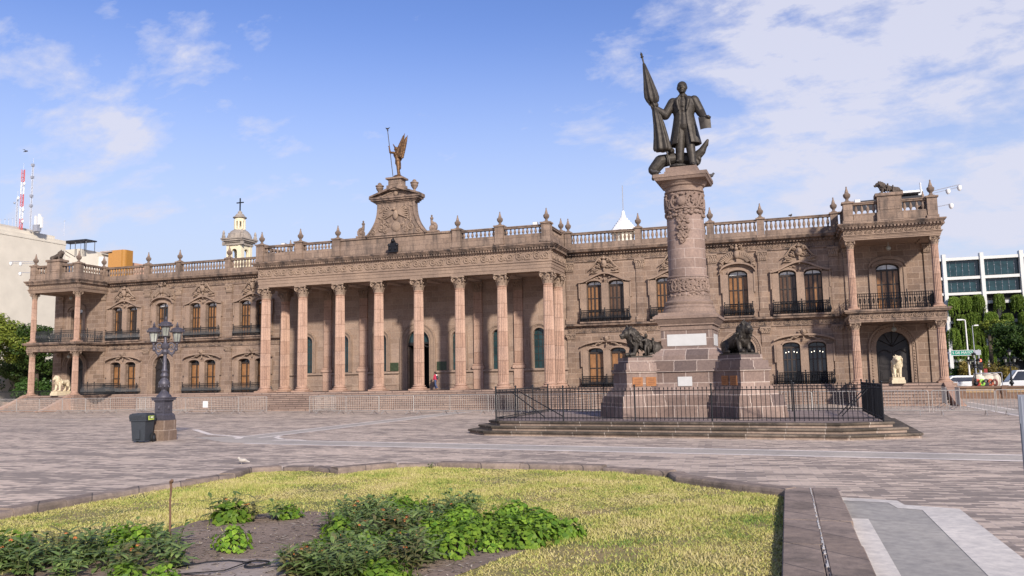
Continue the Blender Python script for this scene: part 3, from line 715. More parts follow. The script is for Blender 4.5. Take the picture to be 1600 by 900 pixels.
def door_ring(o,hw,beads=True,name='door_surround'):
    xa,xb,zb,zs,rise=o; c=(xa+xb)/2; h=(xb-xa)/2; mb=MB()
    for r0,r1,y0 in((h+.004,h+.16,WY-.05),(h+.16,hw-.1,WY-.10),(hw-.1,hw,WY-.16)):
        for s in(-1,1):
            a,b=sorted((c+s*r0,c+s*r1)); mb.box(a,b,y0,WY+.02,zb,zs)
        n=20
        for i in range(n):
            a0,a1=PI*i/n,PI*(i+1)/n; k=rise/h
            P=lambda r,a,y:(c+r*math.cos(a),y,zs+r*k*math.sin(a))
            mb.add([P(r0,a0,y0),P(r0,a1,y0),P(r1,a1,y0),P(r1,a0,y0),P(r0,a0,WY+.02),P(r0,a1,WY+.02),P(r1,a1,WY+.02),P(r1,a0,WY+.02)],[(0,3,2,1),(3,7,6,2),(0,1,5,4)])
    if beads:
        rb=(h+.16+hw-.1)/2
        for i in range(25):
            a=PI*i/24; mb.ell((c+rb*math.cos(a),WY-.11,zs+rb*math.sin(a)),.055,None,6,4)
        k=int((zs-zb-.2)/.17)
        for i in range(k):
            for s in(-1,1): mb.ell((c+s*rb,WY-.11,zb+.25+i*.17),.055,None,6,4)
    pp(mb,name,M['trim'])
for o in lower:
    if o[4]>.5: door_ring(o,(o[1]-o[0])/2+.45)
door_ring(PD,1.42,False)
for x in LW: 
    door_ring((x-LWh,x+LWh,2.6,4.95,.46),LWh+.34,False,'window_surround')
for o in tup:
    c=(o[0]+o[1])/2; h=(o[1]-o[0])/2; mb=MB()
    for r0,r1,y0 in((h,h+.22,WY-.06),(h+.22,h+.40,WY-.12)):
        for s in(-1,1):
            a,b=sorted((c+s*r0,c+s*r1)); mb.box(a,b,y0,WY+.02,5.56,8.3)
        band(mb,lambda x:8.3+(.30+(r0-h)*1.1)*max(0,1-((x-c)/(r1+.001))**2)**.5,c-r1,c+r1,.2,y0,WY+.02,14)
    pp(mb,'window_surround',M['trim'])

# --- string course, main cornice, friezes
def cornice_profile(kind):
    if kind=='main': return [(0,9.86),(-.08,9.86),(-.08,9.93),(-.03,9.95),(-.03,10.28),(-.10,10.30),(-.10,10.36),(-.2,10.42),(-.2,10.47),(-.50,10.52),(-.52,10.57),(-.58,10.68),(.25,10.70),(.25,9.86)]
    return [(0,4.92),(-.07,4.92),(-.07,4.98),(-.03,5.0),(-.03,5.28),(-.1,5.31),(-.14,5.36),(-.34,5.40),(-.36,5.50),(-.30,5.53),(.02,5.55),(.02,4.92)]
segs=((XL+.0,PXL),(PXR,XR))
for a,b in((-54.1,PXL),(PXR,3.45)):
    mb=MB(); mb.prism_yz([(WY+y,z) for y,z in cornice_profile('main')],a,b)
    x=a+.1
    while x<b-.1: mb.box(x,x+.11,WY-.26,WY-.1,10.32,10.415); x+=.2
    pp(mb,'cornice',M['cornice'])
    mb=MB(); mb.prism_yz([(WY+y,z) for y,z in cornice_profile('string')],a,b); pp(mb,'string_course',M['cornice'])
def frieze(mb,x0,x1,z0,z1,y,axis='x',scale=1.0):
    h=z1-z0; L=abs(x1-x0); n=max(1,round(L/(h*1.05*scale))); st=(x1-x0)/n; t=MB(); R=random.Random(int(abs(x0*10)))
    for i in range(n):
        c=(i+.5)*abs(st); s=1 if i%2 else -1
        spiral(t,c,0,-.02,h*.45,1.45,s,h*.085,13,PI if s>0 else 0)
        leaf_lump(t,c+abs(st)*.42,s*h*.24,-.02,h*.2,s*.7); leaf_lump(t,c-abs(st)*.3,-s*h*.36,-.02,h*.17,-s*.5); leaf_lump(t,c+abs(st)*.2,-s*h*.38,-.02,h*.15,s*.2)
    zc=(z0+z1)/2
    if axis=='x': mb.v.extend([(min(x0,x1)+a,y+b,zc+c) for a,b,c in t.v])
    else: mb.v.extend([(y-b if axis=='+y' else y+b,x0+a,zc+c) for a,b,c in t.v])
    k=len(mb.v)-len(t.v); mb.f.extend([[i+k for i in f] for f in t.f]); mb.m.extend(t.m)
for a,b in((-54.1,PXL),(PXR,3.45)):
    mb=MB(); frieze(mb,a,b,9.96,10.27,WY-.03); pp(mb,'frieze',M['frieze'],smooth=True)
    mb=MB(); frieze(mb,a,b,5.0,5.27,WY-.03); pp(mb,'frieze',M['frieze'],smooth=True)
# --- pilasters on the wings
caps=MB()
def pil_cap(w,h):
    t=MB(); t.box(-w/2-.07,w/2+.07,-.17,.02,h-.1,h); t.prism_xz([(-w/2,0),(w/2,0),(w/2+.06,h-.1),(-w/2-.06,h-.1)],-.11,.02)
    for s in(-1,1):
        spiral(t,s*(w/2+.0),h-.2,-.14,.1,1.3,-s,.035,10,PI/2)
    for i in range(5): leaf_lump(t,(i-2)*w/4.6,h*.3,-.12,h*.24,PI/2,.42)
    for i in range(4): leaf_lump(t,(i-1.5)*w/4.2,h*.62,-.13,h*.2,PI/2,.45)
    t.ell((0,-.16,h-.16),.06,None,6,4); return t
PX=[-50.2,-47.05,-42.1,-13.92,-9.0,-4.2,-1.02,3.3]
for x in PX:
    mb=MB(); mb.box(x-.27,x+.27,WY-.08,WY+.02,5.95,9.2); mb.box(x-.33,x+.33,WY-.12,WY+.02,5.56,5.95); mb.box(x-.2,x+.2,WY-.1,WY-.078,6.1,9.05)
    p=pp(mb,'pilaster',M['wall']); cm=MB().merge(pil_cap(.54,.62),Matrix.Translation((x,WY-.04,9.22))); pp(cm,'pilaster_capital',M['frieze'],p,smooth=True)
    mb=MB(); mb.box(x-.27,x+.27,WY-.08,WY+.02,1.75,4.5); mb.box(x-.33,x+.33,WY-.12,WY+.02,1.2,1.75)
    p=pp(mb,'pilaster',M['wall']); cm=MB().merge(pil_cap(.54,.4),Matrix.Translation((x,WY-.04,4.5))); pp(cm,'pilaster_capital',M['frieze'],p,smooth=True)
# --- balconies
def railing(mb,x0,x1,y0,y1,z0,z1,belly=.06,sp=.095):
    """iron railing round three sides, bulging pickets"""
    runs=[((x0,y0),(x1,y0)),((x0,y0),(x0,y1)),((x1,y0),(x1,y1))]
    for (ax,ay),(bx,by) in runs:
        L=math.hypot(bx-ax,by-ay); nn=max(2,int(L/sp))
        for z in(z0+.05,z0+.18,z1-.14,z1): mb.bar((ax,ay,z),(bx,by,z),.024)
        nx,ny=((0,-1) if ay==by else ((-1,0) if ax==x0 else (1,0)))
        for i in range(nn+1):
            t=i/nn; x=ax+(bx-ax)*t; y=ay+(by-ay)*t
            mb.tube([(x,y,z0),(x+nx*belly,y+ny*belly,z0+(z1-z0)*.3),(x,y,z0+(z1-z0)*.7),(x,y,z1)],[.02,.042,.02,.016],4)
    for x in(x0,(x0+x1)/2,x1): mb.tube([(x,y0,z0),(x,y0,z1+.08)],.03,6); mb.ell((x,y0,z1+.12),.05,None,6,4)
def balcony(c,hw,zs,zt):
    s=MB(); s.box(c-hw-.06,c+hw+.06,WY-.46,WY+.02,zs-.1,zs); s.box(c-hw+.1,c+hw-.1,WY-.36,WY-.02,zs-.2,zs-.102); b=pp(s,'balcony',M['cornice'])
    r=MB(); railing(r,c-hw,c+hw,WY-.38,WY-.02,zs,zt); pp(r,'railing',M['iron'],b)
for c in pairs: balcony(c,1.68,5.66,6.44); balcony(c,1.68,1.2,1.93)
for c in singles: balcony(c,.88,5.66,6.42)

# --- columns
def column_proto(r,zb,zt,caph,flutes=18,basehw=None):
    h=zt-zb; bh=r*1.05; s=MB()
    s.lathe(0,0,[(r*1.02,bh),(r*1.02,bh+.06),(r,bh+.1),(r,h*.33),(r*.93,h*.7),(r*.88,h-caph-.08),(r*.95,h-caph-.05),(r*.95,h-caph)],flutes*2,0,(2,5,.86))
    col=s.build('column',M['pink'],None,(0,0,0),smooth=False); ORIG[col.name]=Vector((0,0,0))
    b=MB(); q=basehw or r*1.55
    b.box(-q,q,-q,q,0,bh*.3); b.lathe(0,0,[(r*1.42,bh*.3),(r*1.5,bh*.38),(r*1.5,bh*.48),(r*1.40,bh*.56),(r*1.15,bh*.62),(r*1.12,bh*.72),(r*1.25,bh*.78),(r*1.27,bh*.86),(r*1.1,bh*.93),(r*1.03,bh)],28)
    bb=b.build('column_base',M['pink'],col,smooth=True)
    c=MB(); z0=h-caph; t=r*.9
    c.lathe(0,0,[(t,z0),(t*1.0,z0+caph*.5),(t*1.12,z0+caph*.75),(t*1.3,z0+caph*.86)],20)
    A=r*1.5; n=caph*.12; zz=h-n
    poly=[]
    for k in range(4):
        a=PI/4+k*PI/2; poly+= [(A*1.0*math.cos(a-.10)*1.18,A*math.sin(a-.10)*1.18),(A*math.cos(a+.10)*1.18,A*math.sin(a+.10)*1.18),(A*.82*math.cos(a+PI/4),A*.82*math.sin(a+PI/4))]
    c.prism_xy(poly,zz,h-.002)
    for row,(nl,zr,hh,out) in enumerate(((8,0,.42,1.42),(8,.2,.5,1.55))):
        for k in range(nl):
            a=2*PI*(k+.5*row)/nl; ca,sa=math.cos(a),math.sin(a)
            zz0=z0+caph*zr; pts=[(t*1.02,zz0),(t*1.12,zz0+caph*hh*.5),(t*1.28,zz0+caph*hh*.85),(t*out,zz0+caph*hh*.92),(t*(out+.02),zz0+caph*hh*.74)]
            wd=t*.36
            ring=[]
            for j,(rr,z) in enumerate(pts):
                w_=wd*(1.0,1.05,.9,.6,.3)[j]
                ring.append(((rr*ca-w_*sa,rr*sa+w_*ca,z),((rr+.05*t)*ca,(rr+.05*t)*sa,z+.01),(rr*ca+w_*sa,rr*sa-w_*ca,z)))
            for j in range(4):
                for q_ in(0,1): c.quad(ring[j][q_],ring[j][q_+1],ring[j+1][q_+1],ring[j+1][q_])
    for k in range(4):
        a=PI/4+k*PI/2; ca,sa=math.cos(a),math.sin(a)
        sp=[]
        for i in range(11):
            th=i/10; an=-PI/2+2*PI*1.2*th; rr=caph*.17*(1-.75*th); d=t*1.52
            sp.append(((d+rr*math.cos(an))*ca,(d+rr*math.cos(an))*sa,h-n-caph*.18+rr*math.sin(an)))
        c.tube([((t*1.05)*ca,(t*1.05)*sa,z0+caph*.5)]+sp,[caph*.05]+[caph*.07]*11,5)
        a=k*PI/2; c.ell((t*1.38*math.cos(a),t*1.38*math.sin(a),h-n*1.2),caph*.09,None,6,4)
    c.build('capital',M['frieze'],col,smooth=False)
    return col
colP=column_proto(.36,FL,8.88,.80); XP=[-36.19,-33.07,-30.0,-26.92,-23.85,-20.78,-17.73,-14.52]
for x in XP: shared(colP,'column',(x,52.0,FL))
for x in(-36.19,-14.52): shared(colP,'column',(x,54.5,FL))
colL=column_proto(.245,FL,4.8,.42,16); colU=column_proto(.215,5.56,9.7,.48,16)
TX=((-59.4,-54.8),(4.11,8.68))
for ab in TX:
    for x in ab: shared(colL,'column',(x,52.8,FL)); shared(colU,'column',(x,52.8,5.56))
for pr in(colP,colL,colU):
    for ch in list(pr.children): bpy.data.objects.remove(ch)
    bpy.data.objects.remove(pr)
# engaged pilasters on the loggia wall
for x in(-33.07,-30.0,-20.78,-17.73):
    mb=MB(); mb.box(x-.36,x+.36,WY-.22,WY+.01,1.2,2.62); mb.box(x-.44,x+.44,WY-.30,WY+.01,2.62,2.85); 
    mb.box(x-.38,x+.38,WY-.25,WY+.01,2.85,2.98)
    for i in range(6): mb.box(x-.30+i*.1033,x-.22+i*.1033,WY-.2,WY-.15,3.0,8.1)
    mb.box(x-.32,x+.32,WY-.151,WY+.01,2.98,8.15)
    p=pp(mb,'pilaster',M['pink']); cm=MB().merge(pil_cap(.64,.72),Matrix.Translation((x,WY-.1,8.15))); pp(cm,'pilaster_capital',M['frieze'],p,smooth=True)
mb=MB()
edges=[PXL]+[PD[0]-.62,PD[1]+.62]+[PXR]
for a,b in((edges[0],edges[1]),(edges[2],edges[3])):
    mb.box(a,b,WY-.12,WY+.005,1.2,1.4); mb.box(a,b,WY-.06,WY+.005,1.4,2.42); mb.box(a,b,WY-.2,WY+.005,2.42,2.56)
    x=a+.5
    while x<b-.9:
        mb.box(x,x+1.05,WY-.10,WY-.058,1.55,2.3); x+=1.55
pp(mb,'wainscot',M['wall_lifted'])
for x0,x1 in((-28.0,-27.15),(-24.05,-23.2)):
    mb=MB(); mb.box(x0,x1,WY-.06,WY+.005,2.60,3.22); pp(mb,'green_panel',MGREENP) if False else pp(mb,'green_panel',plain('green_marble',(.035,.05,.025),.35,0,.4,9,.05))
# --- portico entablature
def entab(x0,x1,yf,yb,za,zf,zc,ztop,over,left=True,right=True,name='entablature',dent=True):
    """architrave za-zf, frieze zf-zc, cornice to ztop; three-sided (front, two returns)"""
    t=.9; mb=MB(); ya=yf-.45
    def ring(e,z0,z1,m=mb,dx=0,mi=0):
        o0,o1,yy=x0-e,x1+e,ya-e
        m.box(o0,o1,yy,ya+t,z0,z1)
        m.box(o0,x0+t,ya+t,yb,z0,z1); m.box(x1-t,o1,ya+t,yb,z0,z1)
    h=zf-za
    ring(0,za,za+h*.3); ring(.03,za+h*.3,za+h*.62); ring(.06,za+h*.62,za+h*.88); ring(.12,za+h*.88,zf)
    ring(.03,zf,zc-.06); ring(.09,zc-.06,zc)
    a=pp(mb,name,M['trim'])
    mc=MB()
    dz=(ztop-zc)
    def ring2(e,z0,z1): 
        o0,o1,yy=x0-e,x1+e,ya-e
        mc.box(o0,o1,yy,ya+t,z0,z1); mc.box(o0,x0+t,ya+t,yb,z0,z1); mc.box(x1-t,o1,ya+t,yb,z0,z1)
    ring2(.14,zc,zc+dz*.35); ring2(over*.7,zc+dz*.42,zc+dz*.6); ring2(over*.85,zc+dz*.6,zc+dz*.78); ring2(over,zc+dz*.78,ztop); ring2(.2,zc+dz*.35,zc+dz*.42)
    if dent:
        x=x0-.1
        while x<x1+.1: mc.box(x,x+.1,ya-.26,ya-.14,zc+.01,zc+dz*.34); x+=.19
        for xs,sg in((x0,-1),(x1,1)):
            y=ya
            while y<yb-.2:
                a0,a1=sorted((xs+sg*.14,xs+sg*.26)); mc.box(a0,a1,y,y+.1,zc+.01,zc+dz*.34); y+=.19
    pp(mc,'cornice',M['cornice'])
    for ar in((x0,x1,zf+.03,zc-.07,ya-.03),(ya+.1,yb-.05,zf+.03,zc-.07,x1+.03,'+y'),(ya+.1,yb-.05,zf+.03,zc-.07,x0-.03,'-y')):
        fm=MB(); frieze(fm,*ar); pp(fm,'frieze',M['frieze'],smooth=True)
    return a
entab(-36.55,-14.16,52.0,WY-.6,8.88,9.60,10.30,10.72,.42)
mb=MB(); mb.box(-35.6,-15.1,52.45,WY,9.05,9.15)
for x in XP[1:-1]: mb.box(x-.3,x+.3,52.46,WY,8.9,9.049)
pp(mb,'portico_ceiling',M['soffit'])
mb=MB(); mb.box(-36.5,-14.2,51.6,WY+.2,10.725,10.8); pp(mb,'portico_roof',M['cornice'])
for (a,b) in TX:
    entab(a-.32,b+.32,52.8+.13,WY+.0,9.7,10.0,10.36,10.70,.32,name='tower_entablature')
    mb=MB(); mb.box(a+.4,b-.4,53.3,WY,9.75,9.85); mb.box(a-.3,b+.3,52.6,WY+.1,10.705,10.74); pp(mb,'tower_roof',M['trim'])
    # balcony floor / lower entablature
    mb=MB(); 
    for e,z0,z1 in((0,4.8,4.9),(.03,4.9,4.99),(.0,4.99,5.29),(.06,5.29,5.35),(.2,5.35,5.43),(.26,5.43,5.53)): mb.box(a-.32-e,b+.32+e,52.48-e,WY+.0,z0,z1)
    pp(mb,'tower_balcony',M['cornice'])
    for ar in((a-.3,b+.3,5.0,5.28,52.47),(52.5,WY-.05,5.0,5.28,b+.33,'+y'),(52.5,WY-.05,5.0,5.28,a-.33,'-y')):
        fm=MB(); frieze(fm,*ar); pp(fm,'frieze',M['frieze'],smooth=True)
    # iron railing of the upper loggia
    r=MB()
    def rail(p,q):
        L=math.hypot(q[0]-p[0],q[1]-p[1]); n=int(L/.12)
        for z in(5.62,5.80,6.34,6.5): r.bar((*p,z),(*q,z),.02)
        for i in range(n+1):
            t=i/n; x=p[0]+(q[0]-p[0])*t; y=p[1]+(q[1]-p[1])*t; r.bar((x,y,5.56),(x,y,6.5),.02)
            if i%2: r.tube([(x+.05*math.cos(k*PI/4)*(abs(q[0]-p[0])/L),y+.05*math.cos(k*PI/4)*(abs(q[1]-p[1])/L),6.07+.16*math.sin(k*PI/4)) for k in range(9)],.02,4)
        for t in(.33,.66): r.bar((p[0]+(q[0]-p[0])*t,p[1]+(q[1]-p[1])*t,5.56),(p[0]+(q[0]-p[0])*t,p[1]+(q[1]-p[1])*t,6.7),.03,6)
    rail((a+.25,52.8),(b-.25,52.8)); rail((a,53.1),(a,WY-.1)); rail((b,53.1),(b,WY-.1)); pp(r,'tower_railing',M['iron'])
    # pilasters on the loggia walls
    for x in(a,b):
        mb=MB(); mb.box(x-.2,x+.2,WY-.1,WY+.01,5.56,9.1); p=pp(mb,'pilaster',M['wall']); pp(MB().merge(pil_cap(.4,.5),Matrix.Translation((x,WY-.03,9.15))),'pilaster_capital',M['frieze'],p,smooth=True)
        mb=MB(); mb.box(x-.22,x+.22,WY-.1,WY+.01,1.2,4.4); p=pp(mb,'pilaster',M['wall']); pp(MB().merge(pil_cap(.42,.38),Matrix.Translation((x,WY-.03,4.4))),'pilaster_capital',M['frieze'],p,smooth=True)
    for z in(9.74,4.79):
        l=MB(); xc=(a+b)/2; l.ell((xc,54.3,z-.38),.15,None,12,8); l.bar((xc,54.3,z-.25),(xc,54.3,z),.015); pp(l,'globe_lamp',M['lampglass'],smooth=True)
# --- parapets, balustrades and finials
fin=MB(); fin.box(-.2,.2,-.2,.2,0,.07); fin.lathe(0,0,[(.17,.07),(.12,.14),(.09,.2),(.11,.26),(.2,.36),(.235,.46),(.235,.56),(.17,.62),(.12,.68),(.11,.76),(.075,.88),(.045,.98),(.05,1.02),(.05,1.06),(.015,1.12)],12)
finp=fin.build('finial',M['parapet'],None,(0,0,0),smooth=True)
def finial(x,y,z,s=1.0): 
    c=finp.copy(); C.objects.link(c); c.parent=palace; c.location=Vector((x,y,z))-ORIG[palace.name]; c.scale=(s,s,s)
def ped(x,y,z0,z1,hw=.27):
    mb=MB(); mb.box(x-hw-.05,x+hw+.05,y-hw-.05,y+hw+.05,z0,z0+.18); mb.box(x-hw,x+hw,y-hw,y+hw,z0+.18,z1-.1); mb.box(x-hw-.07,x+hw+.07,y-hw-.07,y+hw+.07,z1-.1,z1); pp(mb,'parapet_pedestal',M['parapet'])
BPROF=[(.06,0),(.075,.03),(.045,.08),(.095,.22),(.10,.30),(.06,.46),(.042,.56),(.07,.60),(.07,.64)]
def balustrade(p,q,z0,zb,zt,parent=None):
    """solid base z0-zb, balusters, rail up to zt, from p to q (axis aligned)"""
    mb=MB(); ax=abs(q[0]-p[0])>abs(q[1]-p[1])
    def run(hw,a,b):
        if ax: mb.box(min(p[0],q[0]),max(p[0],q[0]),p[1]-hw,p[1]+hw,a,b)
        else: mb.box(p[0]-hw,p[0]+hw,min(p[1],q[1]),max(p[1],q[1]),a,b)
    run(.2,z0,zb-.06); run(.16,zb-.06,zb); run(.15,zt-.15,zt-.06); run(.19,zt-.06,zt)
    L=abs(q[0]-p[0]) if ax else abs(q[1]-p[1]); n=max(2,int(L/.27)); k=(zt-.15-zb)/.64
    for i in range(n):
        t=(i+.5)/n; x=p[0]+(q[0]-p[0])*t; y=p[1]+(q[1]-p[1])*t
        mb.lathe(x,y,[(r,zb+z*k) for r,z in BPROF],8)
    pp(mb,'balustrade',M['parapet'],smooth=True)
YB=WY-.1
FX=[[-54.9,-50.2,-47.0,-42.15,-37.0],[-13.93,-9.0,-4.2,-1.0,3.5]]
for xs in FX:
    for x in xs:
        if -38<x<-36: continue
        ped(x,YB,10.7,12.0,.22); finial(x,YB,12.0,.9)
    for a,b in zip(xs,xs[1:]): balustrade((a+.24,YB),(b-.24,YB),10.7,11.15,11.92)
# portico
YP=51.75
PF=[-36.45,-33.15,-30.05,-20.77,-17.70,-14.45]
for x in PF: ped(x,YP,10.8,12.12,.30); finial(x,YP,12.12,.88)
for i,(a,b) in enumerate(zip(PF,PF[1:])):
    if i==2: continue
    balustrade((a+.32,YP),(b-.32,YP),10.8,11.42,12.0)
mb=MB(); mb.box(-29.75,-21.07,YP-.2,YP+.25,10.8,11.35); mb.box(-29.75,-21.07,YP-.14,YP+.2,11.35,11.9); mb.box(-29.78,-21.04,YP-.22,YP+.28,11.9,12.04); pp(mb,'parapet',M['parapet'])
for x in(-36.45,-14.45):
    ped(x,YB,10.8,12.12,.25); finial(x,YB,12.12,.85); balustrade((x,YP+.32),(x,YB-.26),10.8,11.42,12.0)
# towers
for a,b in TX:
    xs=(a,b)
    for x in xs:
        ped(x,52.75,10.74,12.05,.27); finial(x,52.75,12.05,.9)
    ped(a,YB,10.74,12.0,.25); ped(b,YB,10.74,12.0,.25); finial(a if a<-20 else b,YB,12.0,.85)
    m=(a+b)/2
    balustrade((a+.3,52.75),(m-.68,52.75),10.74,11.3,12.0); balustrade((m+.68,52.75),(b-.3,52.75),10.74,11.3,12.0)
    for x in xs: balustrade((x,53.05),(x,YB-.26),10.74,11.3,12.0)
    mb=MB(); mb.box(m-.72,m+.72,52.3,53.2,10.74,11.25); mb.box(m-.66,m+.66,52.36,53.15,11.25,12.22); mb.box(m-.55,m+.55,52.33,52.36,11.4,12.1); mb.box(m-.76,m+.76,52.28,53.24,12.22,12.4); pp(mb,'lion_pedestal',M['parapet'])
bpy.data.objects.remove(finp)
# --- frontispiece above the portico
CX=-25.3; YF=51.65
def prof(z):      # half width of the concave body
    t=(z-12.04)/(14.3-12.04); return 2.36-.93*(1-(1-t)**2.6)
mb=MB(); zs_=[12.04+(14.3-12.04)*i/12 for i in range(13)]
poly=[(CX-prof(z),z) for z in zs_]+[(CX+prof(z),z) for z in reversed(zs_)]
mb.prism_xz(poly[::-1],YF-.2,YF+.35)
for s in(-1,1):
    mb.tube([(CX+s*(prof(z)-.06),YF-.2,z) for z in zs_],.09,6); mb.tube([(CX+s*(prof(z)-.42),YF-.2,z) for z in zs_[1:]],.045,6)
fr=pp(mb,'frontispiece',M['parapet'])
mb=MB(); 
for e,z0,z1 in((1.55,14.3,14.4),(1.68,14.4,14.5),(1.85,14.5,14.62),(1.95,14.62,14.74)): mb.box(CX-e,CX+e,YF-.2-(e-1.5)*.7,YF+.45,z0,z1)
for s in(-1,1):
    a=[(CX+s*1.95,14.745),(CX+s*1.95,14.86),(CX,15.52),(CX,15.36)]; a=a if s>0 else a[::-1]; mb.prism_xz(a,YF-.5,YF+.45)
mb.prism_xz([(CX-1.6,14.742),(CX+1.6,14.742),(CX,15.38)],YF-.18,YF+.4)
pp(mb,'gable',M['cornice'],fr)
mb=MB(); R=random.Random(4)
# eagle with spread wings over a round shield, scrolls of foliage round it
mb.ell((CX,YF-.27,13.45),(.2,.13,.36)); mb.ell((CX-.06,YF-.36,13.86),(.12,.12,.13)); mb.ell((CX-.16,YF-.42,13.83),(.09,.05,.04))
for s in(-1,1):
    for i in range(7):
        a=math.radians(62-i*15); p0=(CX+s*.16,YF-.26,13.55); q=(CX+s*(.2+.72*math.cos(a)),YF-.26,13.5+.62*math.sin(a)-.0); mb.cap(p0,q,.08,.05,6)
    spiral(mb,CX+s*1.15,12.55,YF-.22,.3,1.5,s,.07,14,PI/2); spiral(mb,CX+s*.78,12.35,YF-.22,.2,1.4,-s,.06,12,PI/2); spiral(mb,CX+s*1.05,13.25,YF-.22,.2,1.4,-s,.055,12,-PI/2); spiral(mb,CX+s*1.75,12.3,YF-.22,.18,1.3,s,.055,12,PI/2)
    spiral(mb,CX+s*.95,13.9,YF-.22,.17,1.4,s,.05,12,PI/2)
    for i in range(16): leaf_lump(mb,CX+s*R.uniform(.55,1.3),R.uniform(12.25,14.1),YF-.22,R.uniform(.1,.17),R.uniform(0,PI))
    for i in range(5): leaf_lump(mb,CX+s*(.2+.22*i),14.86+.05-(.07*i)+.2,YF-.2,.13,s*-.3)
    spiral(mb,CX+s*.5,12.75,YF-.24,.16,1.2,-s,.05,10,PI/2)
mb.ell((CX,YF-.2,12.62),(.36,.1,.36),None,16,10); mb.ell((CX,YF-.2,15.0),(.16,.1,.2))
pp(mb,'carved_relief',M['frieze'],fr,smooth=True)
mb=MB(); mb.box(CX-.62,CX+.62,YF-.42,YF+.42,15.2,15.55); mb.box(CX-.5,CX+.5,YF-.36,YF+.36,15.55,15.98); mb.box(CX-.66,CX+.66,YF-.48,YF+.48,15.98,16.1); mb.box(CX-.3,CX+.3,YF-.39,YF-.36,15.62,15.9); pp(mb,'statue_pedestal',M['parapet'],fr)
for s in(-1,1):
    u=MB(); x=CX+s*1.35; u.box(x-.24,x+.24,YF-.24,YF+.24,14.75,15.02); u.lathe(x,YF,[(.16,15.02),(.09,15.1),(.08,15.18),(.2,15.34),(.27,15.5),(.24,15.58),(.30,15.62),(.30,15.68),(.14,15.76),(.13,15.84),(.05,15.9)],14); pp(u,'urn',M['parapet'],fr,smooth=True)
    v=MB(); x=CX+s*2.75; spiral(v,x,12.36,YF-.05,.3,1.5,-s,.13,16,PI/2 if s>0 else PI/2,6); v.cap((x+s*-.05,YF,12.6),(x-s*.12,YF,12.9),.13,.08); v.ell((x-s*.1,YF,13.02),.12,None,10,8); v.ell((x-s*.1,YF,13.2),.07,None,8,6); v.box(x-.42,x+.42,YF-.16,YF+.18,12.04,12.16); pp(v,'scroll_ornament',M['parapet'],fr,smooth=True)
# dark iron emblem over the middle of the cornice
e=MB(); e.box(-.36,.36,-.09,.05,0,.42); e.box(-.26,.26,-.11,.05,.42,.62); e.prism_xz([(-.22,.62),(.22,.62),(0,1.02)],-.07,.03); e.ell((0,-.1,.8),.13,None,10,8)
for s in(-1,1): e.ell((s*.3,-.05,.5),.12,None,8,6); e.ell((s*.2,-.14,.24),(.08,.05,.12),None,8,6)
MB().merge(e,Matrix.Translation((CX,51.05,10.74))).build('emblem',M['iron'],palace,smooth=True)
# --- steps
def steps(x0,x1,ytop,n,tread,name='steps',left=0,right=0,rise=FL):
    mb=MB(); r=rise/n
    for i in range(n):
        yb=ytop-tread*i; z1=rise-r*(i+1)+r
        zt=rise-r*i
        mb.box(x0-left*i,x1+right*i,ytop-tread*(i+1),ytop-tread*i,0,zt-r*0 if False else rise-r*(i+1)+r*0+ .0001)
    return mb
def flight(x0,x1,ytop,n,tread,spread=0):
    mb=MB(); r=FL/n
    for i in range(1,n):
        z=FL-r*i; y1=ytop-tread*(i-1); y0=ytop-tread*i
        mb.box(x0-spread*i,x1+spread*i,y0,y1,0,z)
        mb.box(x0-spread*i-.02,x1+spread*i+.02,y0-.025,y0,z-.045,z)
    return mb
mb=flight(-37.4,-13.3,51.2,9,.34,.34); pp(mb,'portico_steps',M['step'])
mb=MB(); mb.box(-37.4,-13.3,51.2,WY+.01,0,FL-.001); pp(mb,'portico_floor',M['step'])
for a,b in TX:
    mb=flight(a+.35,b-.35,52.25,8,.36,0); pp(mb,'tower_steps',M['step8'])
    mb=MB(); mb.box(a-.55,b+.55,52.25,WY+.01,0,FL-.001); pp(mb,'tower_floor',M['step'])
    for x,s in((a,-1),(b,1)):
        k=MB(); 
        for i in range(8):
            t0,t1=i/8,(i+1)/8; f=lambda t:(52.25-3.1*t, FL*(1-t)**1.25+.06, x+s*(.05+.12*t*t))
            y0,z0,xx0=f(t0); y1,z1,xx1=f(t1); hw=.2
            k.add([(xx0-hw,y0,0),(xx0+hw,y0,0),(xx0+hw,y0,z0),(xx0-hw,y0,z0),(xx1-hw,y1,0),(xx1+hw,y1,0),(xx1+hw,y1,z1),(xx1-hw,y1,z1)],[(0,1,2,3),(3,2,6,7),(0,3,7,4),(1,5,6,2),(4,7,6,5)])
        pp(k,'cheek_wall',M['pink'])
# base wall of the wings, with plinth courses
for a,b in((TX[0][1]+.56,-37.42),(-13.28,TX[1][0]-.56)):
    mb=MB(); mb.box(a,b,WY-.5,WY+.01,0,FL-.004)
    for i in range(8):
        z=FL-.01-.148*(i+1); mb.box(a,b,WY-.64-.16*i,WY-.5-.16*i+.001*0,0,z+.148-.01); mb.box(a,b,WY-.665-.16*i,WY-.64-.16*i,z+.085,z+.138)
    pp(mb,'plinth_steps',M['step8'])
mb=MB()
for x0,x1 in((-54.3,-53.2),):
    railing(mb,-54.35,-53.0,53.0,WY-.1,1.2,2.1,.02)
pp(mb,'porch_railing',M['iron'])
